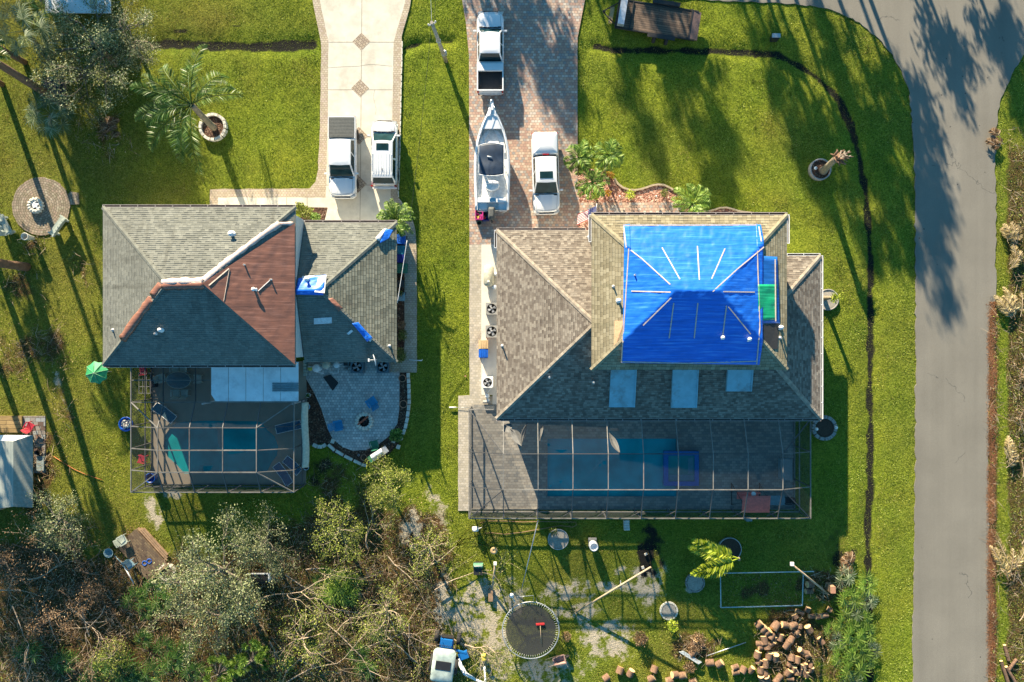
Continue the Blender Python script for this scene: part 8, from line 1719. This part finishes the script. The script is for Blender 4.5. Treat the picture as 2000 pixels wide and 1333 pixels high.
def llab(i, x, y):
    if x < 1300 and y > 1300: return ('log round, leftmost in the loose row on the grass at the bottom', 'upright looking log round second from left in the loose grass row', 'log round third from left in the loose grass row', 'larger log round by the bottom edge, fourth in the loose row', 'log round fifth in the loose row at the bottom')[min(4, sum(1 for q in LOGS[:i] if q[0] < 1300 and q[1] > 1300))], 'log rounds in the loose row on the grass'
    if x < 1345 and y > 1300: return 'log round in the small cluster below the white board', 'log rounds below the white board'
    if x < 1400 and y < 1290: return 'cut log at a root ball beside the white board', 'logs by the root balls'
    if x < 1475: return 'log round in the loose chain right of the white board', 'log rounds between board and pile'
    if y < 1210: return 'pale log on the dark ground above the big log pile', 'logs above the big pile'
    if x > 1540 and y > 1270: return 'sawn log in the lower right part of the big log pile', 'logs in the lower right of the big pile'
    if x < 1525 and y > 1240: return 'sawn log in the left column of the big log pile', 'logs in the left column of the big pile'
    return 'sawn log in the upper arc of the big log pile', 'logs in the upper arc of the big pile'
for i, (x, y, a, r, l) in enumerate(LOGS):
    lab, grp = llab(i, x, y); key = (round(r / .04), round(l / .12))
    if key not in LG: o = log_proto(r, l); LG[key] = o; o.location = W(x, y, r * .9); o.rotation_euler = (rnd.uniform(-.4, .4), 0, -R(a)); 
    else: o = dup(LG[key], W(x, y, r * .9)); o.rotation_euler = (rnd.uniform(-.4, .4), 0, -R(a))
    k = CNT[grp] = CNT.get(grp, 0) + 1; nn = sorted([q[1] * 1.0 + q[0] * .01 for j, q in enumerate(LOGS) if llab(j, q[0], q[1])[1] == grp]).index(y * 1.0 + x * .01)
    o['label'] = lab if 'loose row' in grp else lab + ', ' + ORD[nn] + ' from the top'; o['group'] = grp; o.location.z = r * .92 - .04
# ---- blue tractor with canopy and digging arm
M['tb'] = paint('tractor_blue', (0.01, 0.14, 0.42), .4)
t = thing('backhoe', 'small blue backhoe with a pale green canopy under the fallen branches at the bottom', 'backhoe', W(871, 1274, 0), R(-8)); cn = MB()
cg = plain('pale_green_canopy', (.36, .43, .39), .4, var=.3, scale=2); loft(cn, [ringo(.80, 1.15, -1.30, 2.02, .25, .2, 5, .08), ringo(.82, 1.17, -1.32, 2.12, .25, .2, 5, .08), ringo(.74, 1.05, -1.22, 2.2, .25, .2, 5, .08), ringo(.4, .6, -.8, 2.22, .2, .2, 5, .08)]); cn.build('canopy', cg, t); MB().box((0, -.05, 2.235), (1.1, .62, .03)).build('canopy_window', M['blk'], t)
MB().box((.0, 1.15, 1.0), (.95, .7, .5), taper=.85).build('bonnet', M['tb'], t); MB().box((0, 0, .75), (1.0, 2.6, .4)).build('chassis', M['tb'], t); mb = MB(); mb.box((0, 1.55, .9), (.9, .06, .5))
for k in range(6): mb.box(((k - 2.5) * .15, 1.28, 1.99), (.06, .1, .12))
mb.build('front_guard', M['blk'], t)
for s_ in (1, -1):
    wheel(t, s_ * .82, 1.3, .42, .3); wheel(t, s_ * .85, -.6, .62, .4)
    for y in (.95, -1.0): MB().tube([(s_ * .7, y, .9), (s_ * .7, y, 2.05)], .03, 6).build('canopy_post', M['blk'], t)
mb = MB(); mb.box((.95, .6, .9), (1.2, .12, .14), -.1); mb.box((1.35, .3, .8), (.7, .5, .3), .5); mb.build('side_frame', M['tb'], t); wa = plain('white_arm', (.66, .70, .72), .5)
mb = MB(); mb.tube([(.9, -.1, .8), (1.6, -.85, 1.25), (2.5, -1.25, 1.1)], [.10, .11, .09], 6); mb.tube([(1.05, -.02, .8), (1.7, -.7, 1.35), (2.4, -1.08, 1.2)], .05, 6); mb.build('boom', wa, t); mb = MB(); mb.tube([(2.5, -1.25, 1.1), (3.25, -1.5, .8), (3.0, -.45, .5)], [.09, .09, .07], 6); mb.build('dipper_arm', wa, t); MB().box((2.85, .15, .35), (.35, .4, .4), .3, taper=.8).build('bucket', M['yel'], t)
# ---- lower left shed, platform, brick stage
sh = thing('shed', 'low shed with a pale ribbed roof at the left edge', 'shed', W(25, 925, 0)); zt = 2.6; c0 = Vector(W(25, 925, 0)); rp = lambda x, y, z: Vector(W(x, y, z)) - c0
ribm, nt, b = nodes('ribbed_roof'); v = opos(nt); sp_ = N(nt, 'ShaderNodeSeparateXYZ'); L(nt, v, sp_.inputs[0]); fr_ = mth(nt, 'FRACT', mth(nt, 'MULTIPLY', sp_.outputs[0], 4.5)); L(nt, ramp(nt, noise(nt, v, .8, 4), [(.3, (.26, .29, .26)), (.7, (.36, .37, .32))]), b.inputs['Base Color']); b.inputs['Roughness'].default_value = .45; bump(nt, b, mth(nt, 'PINGPONG', fr_, .5), .5, .04)
MB().slab([rp(-40, 998, 2.5), rp(26, 990, 2.75), rp(26, 862, 2.75), rp(-40, 860, 2.5)], .05).build('roof', ribm, sh); MB().slab([rp(26, 990, 2.75), rp(64, 992, 2.25), rp(64, 850, 2.25), rp(26, 862, 2.75)], .05).build('side_roof', plain('grey_green_panel', (.24, .25, .21), .6), sh); MB().slab([rp(-40, 860, 2.48), rp(26, 862, 2.73), rp(62, 851, 2.23), rp(-40, 850, 2.2)], .05).build('front_roof', M['white'], sh); MB().box((-1.2, 0, 1.1), (3.3, 4.6, 2.2)).build('wall', plain('shed_wall', (.35, .33, .28), .9), sh)
t = thing('platform', 'tan wooden platform above the shed at the left edge', 'platform', W(15, 829, 0)); MB().box((0, 0, .06), (2.3, 1.25, .18)).build('deck', planks('tan_planks', ((.30, .20, .08), (.42, .29, .13)), .3), t)
flat('path', [(42,813),(88,813),(88,925),(66,925),(66,853),(42,853)], -.01, pavers('patch_paver', [(0, (.30, .27, .24)), (.4, (.14, .09, .07)), (.7, (.22, .14, .11)), (.85, (.34, .36, .36))], .4, .32, joint=(.05, .04, .03)))
bucket('black bucket on the paved strip right of the shed', W(77, 884, 0), .2, .3, M['blk'])
tag(MB().box((0, 0, .12), (1.1, .55, .1), 0).build('glass_sheet', plain('grey_glass_sheet', (.25, .30, .30), .2), loc=W(81, 905, 0), rz=R(90)), 'grey glass sheet on the paved strip right of the shed', 'sheet')
pl = thing('brick_platform', 'small brown brick platform tilted in the lower left brush', 'platform', W(278, 1082, 0), R(-48)); MB().box((0, 0, .08), (3.4, 1.9, .22)).build('deck', pavers('brown_brick', [(0, (.15, .10, .06)), (.4, (.20, .14, .08)), (.8, (.11, .07, .045))], .3, .15, joint=(.08, .06, .04), ang=R(48)), pl)
for k in range(3): MB().box((0, 1.1 + k * .16, .05 + .03 * k), (3.3 - k * .3, .12, .12)).build('edge_board', M['wood'], pl)
MB().box((1.85, 0, .1), (.16, 2.0, .3)).build('end_board', M['wood'], pl)
pole('white_pipe', 'white pipe on the ground along the lower edge of the small brick platform', 'pipe', W(243, 1107, .15), W(262, 1141, .1), .05, M['wp']); pole('blue_pipe', 'slate blue pipe between the round basin and the slate chair', 'pipe', W(224, 1086, .2), W(244, 1106, .2), .04, M['slate'])
t = thing('basin', 'round slate blue basin at the left of the small brick platform', 'basin', W(217, 1078, 0)); MB().lathe([(.2, .1), (.33, .35), (.36, .38), (.32, .38), (.2, .18), (0, .15)], n=20).build('bowl', M['slate'], t)
mb = MB()
for k in range(2): P = [(math.cos(a / 10 * 6.28) * .17 + k * -.35, math.sin(a / 10 * 6.28) * .17 - k * .15, .2) for a in range(11)]; mb.tube(P, .03, 6)
tag(mb.build('blue_hose', M['blu'], loc=W(294, 1095, 0)), 'coiled bright blue hose on the small brick platform', 'hose')
# top left white roof, black trellis box
t = thing('shed', 'white metal shed roof behind the grey trees at the top left edge', 'shed', W(152, -20, 0)); c1_ = Vector(W(152, -20, 0)); MB().slab([Vector(W(88, 26, 2.5)) - c1_, Vector(W(216, 26, 2.5)) - c1_, Vector(W(216, -70, 2.9)) - c1_, Vector(W(88, -70, 2.9)) - c1_], .08).build('roof', M['white'], t); MB().box((0, .2, 1.2), (4.4, 3.1, 2.5)).build('wall', M['gray'], t)
for k in range(4): MB().box((-1.8 + k * 1.2, -1.35, 2.47), (.05, .3, .05)).build('rafter', M['gray'], t)
t = thing('frame_box', 'black square frame with pale rungs on the shaded top left lawn', 'frame', W(110, 175, 0), R(-8)); MB().box((0, 0, .2), (1.9, 1.5, .3)).build('box', M['blk'], t)
for k in range(2): MB().tube([(.3 + k * .3, -.75, .4), (.1 + k * .3, .75, .5)], .03, 6).build('rung', M['bark_p'], t)
mb = MB()
for k in range(12): a = rnd.uniform(0, 6.28); mb.tube([(0, 0, .1), (math.cos(a) * .6, math.sin(a) * .6, .3)], .03, 5)
tag(mb.build('stick_pile', M['bark_b'], loc=W(207, 262, 0)), 'pile of thin grey sticks in the palm shadow on the left lawn', 'sticks')
# birdbath-ish white things and litter
for i, (x, y) in enumerate([(1949, 672), (1862 + 95, 1000)]): pass
tag(MB().box((0, 0, .02), (.12, .1, .04), .4).build('paver_chip', M['terra'], loc=W(909, 735, 0)), 'small brown block on the lawn beside the cream path', 'block')
for i, (x, y, ang, l, lb) in enumerate([(1966,1275,-75,1.2,'brown cut log at the lower right roadside, upper left one'), (1962,1312,-72,1.7,'long dark cut log at the lower right roadside, lowest left one'), (1974,1318,-60,1.4,'dark cut log leaning right of the lowest one at the roadside'), (1978,1298,55,1.0,'short log crossing behind the roadside logs')]):
    o = log_proto(.12, l); o.location = W(x, y, .12); o.rotation_euler = (0, 0, R(ang + 90)); o['label'] = lb; o['group'] = 'cut logs at the lower right roadside'
for i, (x, y) in enumerate([(1500,1262),(1285,1080)]): pass
t = thing('old_appliance', 'dark rusty bin with a white rim under the branches at the bottom centre left', 'bin', W(513, 1125, 0)); MB().box((0, 0, .4), (1.5, .7, .7)).build('body', M['steel'], t); MB().box((-.1, .40, .76), (1.5, .08, .06)).build('rim', M['wp'], t); MB().box((.72, .1, .6), (.1, .6, .4)).build('end_panel', M['wp'], t)
